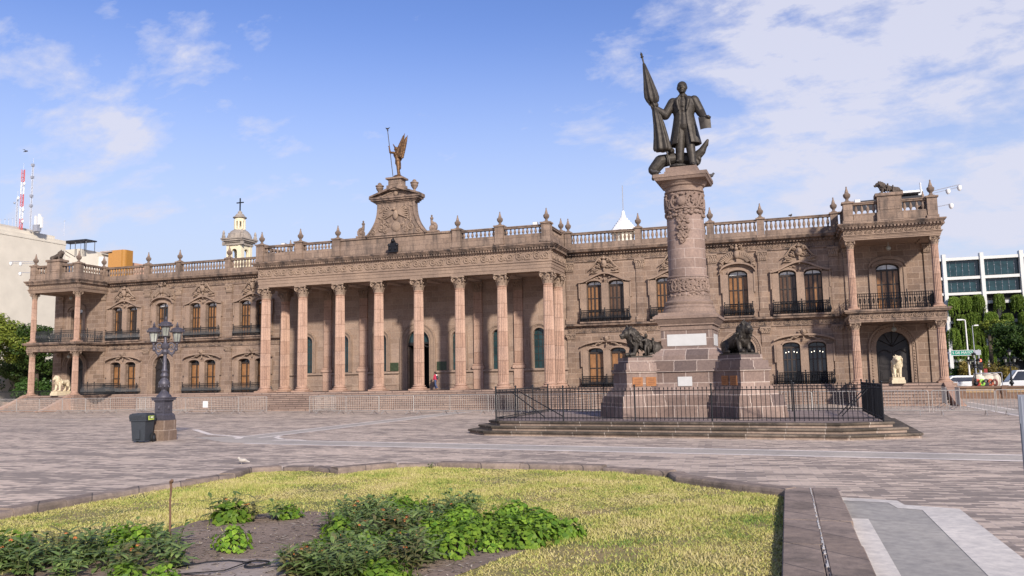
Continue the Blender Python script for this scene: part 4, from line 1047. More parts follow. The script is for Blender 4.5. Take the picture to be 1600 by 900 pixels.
# ------------------------------------------------------------------ monument
MC=Vector((-3.27,31.2,0)); RM=math.radians(-2)
def mloc(x,y,z=0): return Vector((MC.x+x*math.cos(RM)-y*math.sin(RM),MC.y+x*math.sin(RM)+y*math.cos(RM),z))
ux=Vector((math.cos(RM),math.sin(RM))); uy=Vector((-math.sin(RM),math.cos(RM)))
BRM=math.radians(-9); BC=Vector((MC.x+.36,MC.y+.26))
def bdir(s): return (Vector((math.cos(BRM),math.sin(BRM)))*s-Vector((-math.sin(BRM),math.cos(BRM)))).normalized()
def inset(poly,d):
    n=len(poly); out=[]
    for i in range(n):
        p0,p1,p2=Vector(poly[i-1]),Vector(poly[i]),Vector(poly[(i+1)%n])
        d1=(p1-p0).normalized();d2=(p2-p1).normalized(); n1=Vector((-d1.y,d1.x));n2=Vector((-d2.y,d2.x))
        k=(n1+n2); k=k/(1+n1.dot(n2)); out.append(tuple(p1+k*d))
    return out
BASEP=[(-10.9,27.9),(-9.9,26.75),(1.6,25.3),(3.7,26.4),(3.9,34.6),(2.9,35.6),(-9.9,36.4),(-10.9,35.4)]
plat=empty('monument_platform',(MC.x,MC.y,0),'low platform of three dark worn stone steps under the railed monument','platform')
def tread_poly(mb,poly,z0,z1):
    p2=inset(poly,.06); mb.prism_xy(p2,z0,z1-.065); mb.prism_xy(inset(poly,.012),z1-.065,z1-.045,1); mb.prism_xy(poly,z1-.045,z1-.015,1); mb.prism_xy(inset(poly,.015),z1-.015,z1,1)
for i in range(3):
    mb=MB(); tread_poly(mb,inset(BASEP,.35*i),-.02 if i==0 else .15*i-.001,.15*(i+1)-(.0 if i<2 else 0)); mb.build('step',[M['stepdark'],M['stepnose']],plat)
mb=MB(); q=inset(BASEP,.95); mb.add([(x,y,.454) for x,y in q],[tuple(range(len(q)))]); mb.build('platform_floor',stone('platform_paving',(.24,.185,.165),(.33,.26,.235),.8,.5,(.4,.34,.3),stain=.4),plat)
mon=empty('monument',(MC.x,MC.y,.455),'tall pink stone column monument on a square pedestal with two diagonal buttresses','monument')
Z0=.456
def ob(mb,hx,hy,z0,z1,tx=1,ty=1,c=(0,0)):
    p=mloc(*c); mb.obox((p.x,p.y),ux,uy,hx,hy,z0,z1,0,tx,ty)
mb=MB()
for h,z0,z1,t in((1.75,Z0,.75,1),(1.66,.75,1.15,1),(1.64,1.15,1.5,.93),(1.50,1.5,2.05,1),(1.57,2.05,2.12,1),(1.50,2.12,2.4,1),(1.40,2.4,2.62,1),(1.38,2.62,2.78,.86),(1.15,2.78,2.9,.9),): ob(mb,h,h,z0,z1,t,t)
mb.build('plinth',M['monu'],mon)
mb=MB(); ob(mb,.92,.92,2.9,3.55); mb.build('pedestal',M['monu'],mon)
mb=MB()
for h,z0,z1,t in((.95,3.55,3.60,1),(.93,3.6,3.72,1),(.99,3.72,3.78,1),(1.0,3.78,3.96,1.14),(1.16,3.96,4.06,1),(1.12,4.06,4.12,.95),(1.0,4.12,4.2,.98)): ob(mb,h,h,z0,z1,t,t)
mb.build('pedestal_cornice',M['monutrim'],mon)
c=MC
mb=MB(); mb.lathe(c.x,c.y,[(.98,4.2),(.98,4.28),(.92,4.36),(.93,4.42),(.87,4.5),(.90,4.54),(.90,4.60),(.80,4.68),(.78,4.82)],40); mb.build('column_base',M['monutrim'],mon,smooth=True)
mb=MB(); mb.lathe(c.x,c.y,[(.735,4.82),(.735,5.5),(.77,5.52),(.77,5.56),(.70,5.60),(.695,6.6),(.675,8.86)],48); sh=mb.squash().build('column_shaft',M['monucol'],mon,smooth=True)
R=random.Random(6); mb=MB()
def wrap(a,z,r): return (c.x+r*math.cos(a),c.y+r*math.sin(a),z)
def relief_band(mb,r,z0,z1,n,th,skip=None):
    h=z1-z0
    for i in range(n):
        a=2*PI*(i+.5)/n; s=1 if i%2 else -1
        if math.sin(a)>.5: continue
        pts=[];rs=[]
        for k in range(13):
            t=k/12; an=PI/2+s*2*PI*1.35*t; rr=h*.42*(1-.85*t); pts.append(wrap(a+rr*math.cos(an)/r,(z0+z1)/2+rr*math.sin(an),r+.02)); rs.append(th*(1-.3*t))
        mb.tube(pts,rs,5)
        for k in range(9):
            aa=a+R.uniform(-.5,.5)*2*PI/n; z=R.uniform(z0+.05,z1-.05); p=wrap(aa,z,r+.01); mb.ell(p,(R.uniform(.05,.1),.05,R.uniform(.03,.06)),Euler((R.uniform(-.9,.9),0,aa+PI/2)).to_quaternion().to_euler(),6,4)
relief_band(mb,.735,4.86,5.48,20,.045)
for i in range(26):
    a=2*PI*i/26; p=wrap(a,4.84+.02*math.sin(i*2.1),.75); mb.ell(p,(.085,.06,.055),Euler((0,0,a+PI/2)),6,4)
mb.build('carved_band',M['monutrim'],sh,smooth=True); mb=MB(); relief_band(mb,.70,8.0,8.86,16,.055)
for i in range(22):
    a=2*PI*i/22; p=wrap(a,8.02-.09*(1 if math.cos(3*a)>0 else 0)+.03*math.sin(i*1.7),.71); mb.ell(p,(.11,.06,.07),Euler((0,0,a+PI/2)),6,4)
# shield and hanging garland on the front
fa=math.atan2(-uy.y,-uy.x)-.02
mb.ell(wrap(fa,8.46,.74),(.17,.1,.2),Euler((0,0,fa+PI/2)),14,10)
for i in range(60):
    t=i/59; z=8.1-1.25*t; wd=(.30*(1-t)**.7+.07)*(1 if not .38<t<.46 else .55); a=fa+R.uniform(-1,1)*wd/.7; mb.ell(wrap(a,z,.71),(R.uniform(.045,.09),.07,R.uniform(.035,.07)),Euler((R.uniform(-.8,.8),0,a+PI/2)),6,4)
for s in(-1,1):
    for zc,rr in((7.75,.13),(7.45,.12),(7.12,.12)):
        pts=[];rs=[]
        for k in range(11):
            t=k/10; an=PI/2+s*2*PI*1.2*t; r_=rr*(1-.8*t); pts.append(wrap(fa+(s*rr*.9+r_*math.cos(an))/.7,zc+r_*math.sin(an),.74)); rs.append(.04)
        mb.tube(pts,rs,5)
mb.squash().build('carved_garland',M['monutrim'],sh,smooth=True)
mb=MB(); mb.lathe(c.x,c.y,[(.70,8.86),(.735,8.88),(.735,8.94),(.70,8.97),(.72,9.08),(.78,9.12),(.80,9.18),(.84,9.22),(.88,9.30)],44)
a=MB(); ob(a,.92,.92,9.29,9.40,1.06,1.06); ob(a,.99,.99,9.40,9.53); ob(a,.62,.62,9.53,9.70); ob(a,.58,.58,9.70,9.86); mb.merge(a)
mb.squash().build('abacus',M['monutrim'],mon)
for s in(-1,1):
    d=bdir(s); n=Vector((-d.y,d.x)); mb=MB()
    for hw,L,z0,z1,t in((.94,3.75,Z0,.66,1),(.92,3.73,.66,.98,.985),(.87,3.68,.98,1.22,.96),(.76,3.57,1.22,1.40,.90),(.64,3.45,1.40,1.52,.95),(.56,3.36,1.52,2.02,1),(.59,3.39,2.02,2.08,1),(.62,3.42,2.08,2.15,1),(.56,3.36,2.15,2.38,.97),(.42,3.22,2.38,2.58,1)):
        p=BC+d*(L/2+.4); mb.obox((p.x,p.y),d,n,L/2-.4,hw,z0,z1,0,1 if t==1 else 1-(1-t)*.3,t)
    mb.build('buttress',M['monu'],mon)
    pl=MB(); p=BC+d*2.45; pl.obox((p.x,p.y),d,n,.62,.38,2.579,2.64); pl.build('bronze_base',M['bronze'],mon)
    # two orange plaques on the flank facing the square
    f=-n if (-n).y<n.y and s<0 else n
    f=n if n.y<0 else -n
    for k,t in enumerate((2.95,2.42)):
        q=MB(); p=BC+d*t+f*.572; q.obox((p.x,p.y),d,f,.20,.012,1.56,1.88)
        for j in range(4): 
            pp_=p+f*.013; q.obox((pp_.x,pp_.y),d,f,.13 if j%2 else .10,.002,1.62+.06*j,1.635+.06*j,1)
        q.build('bronze_plaque',[M['plaque'],plain('plaque_lettering',(.13,.05,.025),.6) if (s,k)==(-1,0) else bpy.data.materials['plaque_lettering']],mon)
mp_=MB(); p=mloc(-.0,-.925); mp_.obox((p.x,p.y),ux,uy,.70,.012,2.98,3.40); 
mp_.build('white_plaque',M['marble'],mon)
mp_=MB(); p=mloc(.925,.0); mp_.obox((p.x,p.y),ux,uy,.012,.55,2.98,3.40); mp_.build('white_plaque',M['marble'],mon)
mp_=MB(); p=mloc(-.03,-1.515); mp_.obox((p.x,p.y),ux,uy,.25,.012,1.54,1.87); mp_.build('white_plaque',M['marble'],mon)
# --- iron fence
FQ=[(-9.68,27.52),(2.70,26.72),(2.70,33.5),(-9.72,34.4)]
fence=empty('iron_fence',(-3.5,30.5,.455),'black iron picket fence round the monument platform','fence')
for i in range(4):
    p,q=Vector(FQ[i]),Vector(FQ[(i+1)%4]); L=(q-p).length; n=round(L/.138); mb=MB()
    mb.bar((*p,1.44),(*q,1.44),.016); mb.bar((*p,.56),(*q,.56),.016)
    for k in range(1,n):
        x,y=p+(q-p)*k/n; mb.bar((x,y,.47),(x,y,1.50),.0095); mb.tube([(x,y,1.48),(x,y,1.51),(x,y,1.56)],[.012,.02,.002],4)
    mb.build('picket_panel',M['iron'],fence)
    m=max(2,round(L/2.5)); 
    for k in range(m):
        x,y=p+(q-p)*k/m; mb=MB(); mb.bar((x,y,.456),(x,y,1.6),.028,6); mb.ell((x,y,1.62),.04,None,8,6); mb.build('fence_post',M['iron'],fence)
mb=MB()
for a,b in(((-9.68,29.3,1.42),(-8.5,29.6,.47)),((-9.68,30.2,1.42),(-8.0,30.3,.47)),((2.68,31.2,1.42),(1.7,30.7,.47)),((2.68,30.2,1.42),(1.75,29.8,.47))): mb.bar(a,b,.02,6)
for b_ in range(4):
    k=MB(); k.v=mb.v[b_*12:(b_+1)*12]; k.f=[[i-b_*12 for i in f] for f in mb.f[b_*8-0 if False else b_*(len(mb.f)//4):(b_+1)*(len(mb.f)//4)]]; k.m=[0]*len(k.f); k.build('brace',M['iron'],fence)
# ------------------------------------------------------------------ sculptures and people
def crouching_lion(full=True):
    m=MB(); R=random.Random(3)
    m.chain([(-.62,0,.24),(-.2,0,.36),(.22,0,.50)],[.23,.22,.25],12)
    m.ell((.32,0,.50),(.27,.25,.33)); m.ell((-.58,0,.24),(.30,.25,.24))
    m.ell((.42,0,.66),(.26,.27,.30)); m.ell((.52,0,.74),(.22,.23,.24))
    for i in range(46):     # mane locks
        a=R.uniform(0,2*PI); t=R.uniform(0,1); rr=.25+.05*R.random(); x=.60-.42*t; z=.70-.22*t
        p=(x,rr*math.cos(a)*(1+.1*t),z+rr*1.12*math.sin(a)); m.cap(p,(p[0]-.08,p[1]*1.05,p[2]-.10),.05,.025,6)
    m.ell((.68,0,.74),(.16,.15,.17)); m.chain([(.74,0,.71),(.86,0,.67)],[.105,.08],10); m.ell((.93,0,.70),(.035,.05,.03)); m.ell((.84,0,.60),(.08,.07,.04))
    for s in(-1,1):
        m.ell((.76,s*.085,.81),(.05,.05,.035)); m.cap((.60,s*.15,.90),(.58,s*.18,.96),.05,.03); m.ell((.79,s*.065,.77),(.02,.025,.015))
        m.chain([(.34,s*.18,.44),(.38,s*.19,.22),(.44,s*.19,.08)],[.13,.09,.075]); m.chain([(.44,s*.19,.06),(.58,s*.19,.05)],[.075,.07])
        for k in(-1,0,1): m.ell((.62,s*.19+k*.04,.045),(.04,.026,.04),None,8,6)
        m.ell((-.52,s*.20,.22),(.26,.12,.21)); m.chain([(-.36,s*.25,.14),(-.52,s*.26,.07)],[.09,.06]); m.chain([(-.52,s*.27,.055),(-.18,s*.27,.055)],[.06,.06])
    m.chain([(-.82,0,.22),(-.98,.06,.16),(-.96,.2,.08),(-.8,.28,.07)],[.06,.045,.04,.05],8)
    if full:                # a small child leaning on the flank
        x=.0; y=.36
        m.chain([(x,y,.34),(x+.01,y-.01,.50)],[.075,.085]); m.ell((x+.02,y+.01,.66),(.068,.068,.08)); m.cap((x+.01,y,.55),(x+.02,y,.62),.035,.035)
        m.chain([(x-.05,y,.33),(x-.06,y+.03,.18),(x-.05,y+.02,.03)],[.055,.045,.03]); m.chain([(x+.05,y,.33),(x+.09,y+.05,.18),(x+.07,y+.05,.03)],[.055,.045,.03])
        m.chain([(x+.08,y,.53),(x+.17,y-.02,.50),(x+.24,y-.1,.55)],[.04,.035,.028]); m.chain([(x-.08,y,.53),(x-.13,y+.01,.42),(x-.06,y+.07,.38)],[.04,.035,.028])
        m.ell((x+.02,y+.075,.66),(.012,.02,.015)); 
        m.chain([(x-.35,y-.14,.36),(x-.34,y-.14,.46)],[.06,.06]); m.ell((x-.34,y-.13,.56),.058); m.chain([(x-.36,y-.1,.34),(x-.3,y-.02,.2),(x-.33,y-.02,.06)],[.05,.04,.03])
    return m
def standing_lion():
    m=MB(); R=random.Random(11)
    m.chain([(-.55,0,.78),(-.1,0,.78),(.3,0,.86)],[.22,.23,.27],12); m.ell((.36,0,.82),(.24,.25,.34)); m.ell((-.58,0,.76),(.24,.23,.26))
    m.ell((.46,0,1.02),(.26,.27,.34)); m.ell((.54,0,1.14),(.22,.23,.24))
    for i in range(54):
        a=R.uniform(0,2*PI); t=R.uniform(0,1); rr=.25+.05*R.random(); x=.62-.42*t; z=1.10-.32*t
        p=(x,rr*math.cos(a)*(1+.1*t),z+rr*1.1*math.sin(a)); m.cap(p,(p[0]-.04,p[1]*1.05,p[2]-.12),.05,.028,6)
    m.ell((.69,0,1.13),(.16,.15,.17)); m.chain([(.75,0,1.09),(.87,0,1.05)],[.11,.085],10); m.ell((.945,0,1.08),(.035,.05,.03)); m.ell((.85,0,.985),(.08,.07,.04))
    for s in(-1,1):
        m.ell((.77,s*.085,1.19),(.05,.05,.035)); m.cap((.60,s*.16,1.28),(.57,s*.19,1.33),.05,.035); m.ell((.80,s*.065,1.15),(.02,.025,.015))
        fx=.10*(1 if s<0 else -.6)
        m.chain([(.34,s*.15,.74),(.36+fx*.5,s*.16,.42),(.38+fx,s*.16,.12)],[.15,.105,.085]); m.chain([(.38+fx,s*.16,.075),(.48+fx,s*.16,.06)],[.085,.075])
        for k in(-1,0,1): m.ell((.55+fx,s*.16+k*.045,.05),(.045,.028,.045),None,8,6)
        hx=-.08*s
        m.ell((-.55,s*.14,.62),(.2,.12,.24)); m.chain([(-.50+hx*.4,s*.16,.5),(-.66+hx,s*.16,.32),(-.60+hx,s*.16,.10)],[.12,.075,.065]); m.chain([(-.60+hx,s*.16,.065),(-.48+hx,s*.16,.055)],[.075,.07])
    m.chain([(-.78,0,.82),(-.90,.02,.6),(-.86,.06,.35),(-.72,.1,.28)],[.05,.04,.04,.06],8)
    m.box(-.2,.2,-.09,.09,.0,.5) if False else None
    return m
def place(mb,loc,rz,s=1.0,k=(1,1,1)):
    return MB().merge(mb,Matrix.Translation(loc)@Matrix.Rotation(rz,4,'Z')@Matrix.Diagonal((s*k[0],s*k[1],s*k[2],1)))
# bronze lions of the monument
for s,lab in((-1,'dark bronze lion with children at its flank on the left buttress of the monument'),(1,'dark bronze lion seen head on atop the right buttress of the monument')):
    d=bdir(s); p=BC+d*2.42; rz=math.atan2(d.y,d.x)
    o=sculpt(place(crouching_lion(),(p.x,p.y,2.641),rz,.95,(1.0,.95,1.14)),'bronze_lion',M['bronze'],None,(p.x,p.y,2.641),.014,3); tag(o,lab,'statue','bronze lions of the monument')
# roof lions
LSTONE=stone('dark_lion_stone',(.075,.060,.05),(.13,.105,.085),None,stain=.6,grain=12)
for (a,b),rz,lab in((TX[0],0,'small dark stone lion on the roof of the left corner loggia'),(TX[1],PI,'small dark stone lion with a child on the roof of the right corner loggia')):
    m=(a+b)/2; o=sculpt(place(crouching_lion(),(m,52.76,12.402),rz,.80),'roof_lion',LSTONE,None,(m,52.76,12.402),.016,3); tag(o,lab,'statue','roof lions')
# cream lions by the side doors
for x,y,rz,lab in((6.2,52.75,-PI/2,'cream stone lion on a block before the right loggia door'),(-56.15,52.75,-PI/2,'cream stone lion on a low block before the left loggia door')):
    r=empty('stone_lion',(x,y,FL),lab,'statue','cream lions before the palace')
    sculpt(place(standing_lion(),(x,y+.05,FL+.34),rz,.92),'lion_body',M['creamstone'],r,None,.016,3)
    b=MB(); b.box(x-.36,x+.36,y-.72,y+.85,FL,FL+.20); b.box(x-.32,x+.32,y-.68,y+.8,FL+.20,FL+.345); b.build('block',M['creamstone'],r)

# --- bronze man with flag
def bronze_man():
    O=mloc(.13,-.08); Z=9.692; root=empty('bronze_man',(O.x,O.y,Z),'bronze man in a frock coat with furled flag and paper atop the monument column','statue')
    T=Matrix.Translation((O.x,O.y,Z))@Matrix.Scale(1.115,4)
    m=MB()
    # legs, trousers, shoes
    for s,fx,fy,fz in((-1,-.20,-.10,.16),(1,.24,-.16,.0)):
        m.chain([(s*.13,0,1.52),(s*.17,-.03,.85),(fx,fy+.07,fz+.10)],[.22,.165,.125],14); m.chain([(fx,fy+.06,fz+.07),(fx+s*.03,fy-.22,fz+.05)],[.10,.075],10); m.ell((fx+s*.035,fy-.26,fz+.04),(.07,.09,.045))
    # trunk with waistcoat
    m.chain([(0,0,1.5),(0,0,1.9),(0,.0,2.28)],[.27,.27,.30],16); m.ell((0,0,2.25),(.36,.24,.28)); m.ell((0,.02,2.44),(.37,.17,.13)); m.cap((0,0,2.45),(-.02,-.03,2.62),.13,.11)
    for i in range(5): m.ell((.0,-.30+.02*abs(i-3),1.70+.14*i),.025,None,8,6)
    m.chain([(-.09,-.22,2.50),(.09,-.22,2.50)],[.05,.05]); m.ell((0,-.24,2.49),(.05,.05,.05))
    # coat: open shell, split at front, flaring to the hem
    def coat(sections,th=.06,n=26):
        vs=[];fs=[]
        for z,rx,ry,gap,cy in sections:
            for side in(0,1):
                for i in range(n+1):
                    a=math.radians(-90+gap)+(2*PI-2*math.radians(gap))*i/n; fold=1+.025*math.sin(i*2.4)*(1 if z<1.5 else .2); k=(1 if side==0 else 0)
                    vs.append(((rx-(0 if k else th))*fold*math.cos(a),cy+(ry-(0 if k else th))*fold*math.sin(a),z))
        w=2*(n+1); L=len(sections)
        for j in range(L-1):
            for i in range(n):
                o=j*w+i; fs.append((o,o+1,o+w+1,o+w)); q=j*w+n+1+i; fs.append((q,q+w,q+w+1,q+1))
            a0=j*w; b0=j*w+n+1; fs.append((a0,a0+w,b0+w,b0)); a1=j*w+n; b1=j*w+2*n+1; fs.append((a1,b1,b1+w,a1+w))
        for j,rev in((0,False),(L-1,True)):
            for i in range(n):
                q=(j*w+i,j*w+n+1+i,j*w+n+2+i,j*w+i+1); fs.append(q if not rev else q[::-1])
        m.add(vs,fs)
    coat([(.84,.55,.38,25,.05),(1.2,.47,.34,22,.03),(1.55,.40,.31,18,.02),(1.85,.345,.30,17,.0),(2.15,.41,.31,20,0),(2.38,.42,.26,24,.02),(2.50,.30,.19,34,.03)])
    for s in(-1,1): m.chain([(s*.10,-.20,2.50),(s*.19,-.29,2.3),(s*.13,-.335,1.98)],[.055,.07,.03],8)     # lapels
    # arms
    m.chain([(-.36,.0,2.36),(-.62,-.08,1.92),(-.96,-.16,2.20)],[.175,.16,.11],12); m.chain([(.36,.0,2.36),(.56,-.02,1.92),(.69,-.22,1.66)],[.175,.155,.11],12)
    m.ell((-.97,-.15,2.21),(.12,.11,.1)); m.ell((.69,-.2,1.68),(.11,.11,.1))
    def hand(c,d,n):        # palm, four curled fingers and a thumb
        c=Vector(c); d=Vector(d).normalized(); n=Vector(n).normalized(); b=d.cross(n)
        m.ell(c,(.075,.065,.075))
        for k,l in enumerate((.15,.17,.16,.13)):
            p=c+b*(.06-.04*k)+d*.04; m.chain([p,p+d*l*.5+n*.02,p+d*l*.75+n*.09,p+d*l*.5+n*.14],[.026,.025,.022,.018],7)
        p=c+b*.08; m.chain([p,p+d*.07+n*.06,p+d*.11+n*.11],[.028,.024,.02],7)
    hand((-1.03,-.18,2.27),(-.8,-.4,.3),(0,-.6,.8)); hand((.73,-.27,1.61),(.4,-.6,-.5),(.6,-.3,.5))
    # head: face, brow, nose, mouth, ears, short hair
    h=Vector((-.02,-.05,2.84)); m.ell(h,(.165,.19,.215),None,20,14); m.ell(h+Vector((0,.03,.06)),(.17,.19,.17),None,18,12); m.ell(h+Vector((0,-.06,-.13)),(.12,.125,.10),None,16,10)
    m.cap(h+Vector((0,-.185,.03)),h+Vector((0,-.225,-.055)),.025,.038); m.ell(h+Vector((0,-.175,-.125)),(.06,.03,.018)); m.ell(h+Vector((0,-.165,-.19)),(.05,.035,.03))
    for s in(-1,1):
        m.chain([h+Vector((s*.03,-.185,.055)),h+Vector((s*.11,-.15,.055))],[.022,.018]); m.ell(h+Vector((s*.065,-.155,.012)),(.03,.02,.018)); m.ell(h+Vector((s*.165,.01,-.01)),(.02,.04,.06)); m.ell(h+Vector((s*.09,-.12,-.06)),(.05,.05,.05))
    sculpt(m.xform(T),'figure',M['bronze'],root,None,.016,3)
    # rock and book under the foot
    r=MB(); r.ell((-.25,-.2,.06),(.30,.26,.10)); r.ell((-.05,.12,.05),(.42,.3,.1)); r.ell((-.33,-.12,.1),(.16,.2,.07)); sculpt(r.xform(T),'rock',M['bronze'],root,None,.02,3)
    # paper
    p=MB(); n=8
    for sgn in(0,):
        vs=[]
        for j in range(2):
            for i in range(n+1):
                t=i/n; vs.append((.50+.40*t,-.33-.05*math.sin(t*PI)-.02*j,1.64-.06*t)); vs.append((.56+.36*t,-.38-.06*math.sin(t*PI)-.02*j,1.20+.02*t))
        w=2*(n+1); fs=[]
        for i in range(n): fs.append((2*i,2*i+1,2*i+3,2*i+2)); fs.append((w+2*i,w+2*i+2,w+2*i+3,w+2*i+1)); fs.append((2*i,2*i+2,w+2*i+2,w+2*i)); fs.append((2*i+1,w+2*i+1,w+2*i+3,2*i+3))
        fs.append((0,w,w+1,1)); fs.append((2*n,2*n+1,w+2*n+1,w+2*n)); p.add(vs,fs)
    p.xform(T).build('paper',M['bronze'],root,smooth=True)
    # flag on its leaning staff
    A=Vector((-.47,-.30,0)); B=Vector((-1.33,-.10,4.06)); at=lambda t:A+(B-A)*t
    st=MB(); st.bar(A,B,.028,8); d=(B-A).normalized()
    st.tube([B,B+d*.05,B+d*.10,B+d*.14,B+d*.24],[.03,.06,.03,.05,.004],8); st.xform(T).build('flagstaff',M['bronze'],root)
    fl=MB()
    def cloth(t0,t1,prof,n=40,ph=0,off=None):
        vs=[];fs=[]; k=len(prof)
        for j,(u,r) in enumerate(prof):
            c=at(t0+(t1-t0)*u); o=off(u) if off else Vector((0,0,0))
            for i in range(n):
                a=2*PI*i/n; rr=r*(1+.17*math.sin(a*7+ph+u*1.5)+.06*math.sin(a*3+u*4))
                vs.append((c.x+o.x+rr*math.cos(a),c.y+o.y+rr*.75*math.sin(a),c.z+o.z))
        for j in range(k-1):
            for i in range(n): fs.append((j*n+i,j*n+(i+1)%n,(j+1)*n+(i+1)%n,(j+1)*n+i))
        fs.append(tuple(range(n-1,-1,-1))); fs.append(tuple(range((k-1)*n,k*n))); fl.add(vs,fs)
    cloth(.95,.585,[(0,.04),(.2,.09),(.45,.15),(.7,.205),(.85,.225),(.95,.19),(1,.10)],off=lambda u:Vector((-.03*u,0,-.03*u)))
    cloth(.60,.54,[(0,.08),(.5,.12),(1,.09)])
    cloth(.545,.155,[(0,.09),(.15,.13),(.4,.17),(.7,.22),(.95,.27),(1,.25)],ph=1,off=lambda u:Vector((-.02-.10*u*u,0,0)))
    fl.xform(T).build('furled_flag',M['bronze'],root,smooth='all')
    # eagle behind the feet: one wing raised, the other drooping over the edge
    e=MB(); e.chain([(.25,.3,.35),(-.2,.32,.42),(-.55,.2,.40)],[.24,.27,.2]); e.chain([(-.55,.2,.42),(-.5,.02,.62)],[.14,.1]); e.ell((-.47,-.05,.66),(.12,.12,.11)); e.cap((-.46,-.14,.65),(-.46,-.22,.58),.05,.02)
    e.chain([(-.4,.1,.42),(-.85,-.02,.34),(-1.08,-.08,.06),(-1.0,-.12,-.20)],[.2,.23,.2,.08],12)
    for i in range(6): e.chain([(-.6-.08*i,-.06,.38-.02*i),(-.95-.03*i,-.12,-.02-.05*i)],[.09,.07],8)
    e.chain([(.2,.25,.35),(.52,.2,.60),(.74,.15,.96)],[.19,.14,.05],10)
    for i in range(6): e.chain([(.28+.08*i,.18,.38+.09*i),(.38+.065*i,.16,.20+.14*i)],[.09,.07],8)
    sculpt(e.xform(T),'eagle',M['bronze'],root,None,.022,3)
bronze_man()
# --- winged figure over the frontispiece
def winged():
    ox,oy,oz=CX+.13,YF,16.101; root=empty('winged_statue',(ox,oy,oz),'gilded bronze winged figure with staff standing on the frontispiece of the palace','statue'); T=Matrix.Translation((ox,oy,oz))
    b=MB(); b.lathe(0,0,[(.38,0),(.38,.06),(.25,.16),(.16,.22)],12); b.ell((-.15,.05,.12),(.25,.25,.14)); b.xform(T).build('mound',M['bronzegold'],root,smooth=True)
    m=MB()
    m.chain([(-.02,-.07,1.15),(.02,-.09,.65),(.02,-.09,.22)],[.16,.115,.075]); m.chain([(-.06,.09,1.15),(-.08,.1,.68),(.03,.12,.24)],[.16,.115,.075]); m.cap((.02,-.09,.2),(-.14,-.1,.17),.06,.045); m.cap((.03,.12,.22),(-.13,.12,.18),.06,.045)
    m.chain([(-.05,0,1.15),(-.08,0,1.42),(-.16,0,1.72)],[.2,.17,.23],14); m.ell((-.17,0,1.72),(.19,.29,.2)); m.cap((-.18,0,1.85),(-.2,0,1.98),.08,.075); m.ell((-.21,0,2.12),(.125,.11,.145)); m.ell((-.18,0,2.17),(.14,.125,.125)); m.cap((-.325,0,2.11),(-.345,0,2.08),.02,.025); m.cap((-.27,0,2.25),(-.42,0,2.50),.06,.03)
    m.chain([(-.2,-.28,1.78),(-.52,-.26,1.84),(-.62,-.2,2.22)],[.095,.075,.05]); m.ell((-.63,-.19,2.3),(.06,.06,.07))
    for k in range(4): m.chain([(-.64,-.19+.025*k-.04,2.3),(-.70,-.17+.02*k-.04,2.33),(-.69,-.13,2.35)],[.02,.018,.016],6)
    m.chain([(-.15,.28,1.78),(.02,.38,1.48),(-.12,.36,1.2)],[.095,.075,.05]); m.ell((-.13,.35,1.15),(.05,.045,.08))
    m.ell((-.05,0,1.1),(.21,.2,.2)); m.chain([(-.02,0,1.1),(.02,.02,.75)],[.2,.16])
    sculpt(m.xform(T),'figure',M['bronzegold'],root,None,.018,2)
    for s in(-1,1):
        w=MB(); y=s*.2
        for i in range(9):
            t=i/8; p=(.0+.05*t,y*.5,1.85-.35*t); q=(.60-.10*t-.26*t*t,y*.6+s*.12,3.10-1.45*t-.15*t*t); mid=((p[0]+q[0])/2+.10,(p[1]+q[1])/2,(p[2]+q[2])/2+.02); w.chain([p,mid,q],[.10,.09,.025],6)
        w.chain([(-.05,y*.5,1.75),(.12,y*.8,2.2),(.5,y*.6+s*.10,2.95)],[.13,.1,.05],8)
        sculpt(w.xform(T),'wing',M['bronzegold'],root,None,.02,2)
    st=MB(); st.bar((-.36,-.12,.0),(-.72,-.24,3.42),.026,6); st.ell((-.72,-.24,3.47),(.05,.05,.08)); st.ell((-.74,-.24,3.6),(.12,.06,.05))
    for s in(-1,1): st.chain([(-.72,-.24,3.6),(-.72+s*.17,-.24,3.68)],[.05,.015],6)
    st.xform(T).build('staff',M['bronze'],root)
winged()
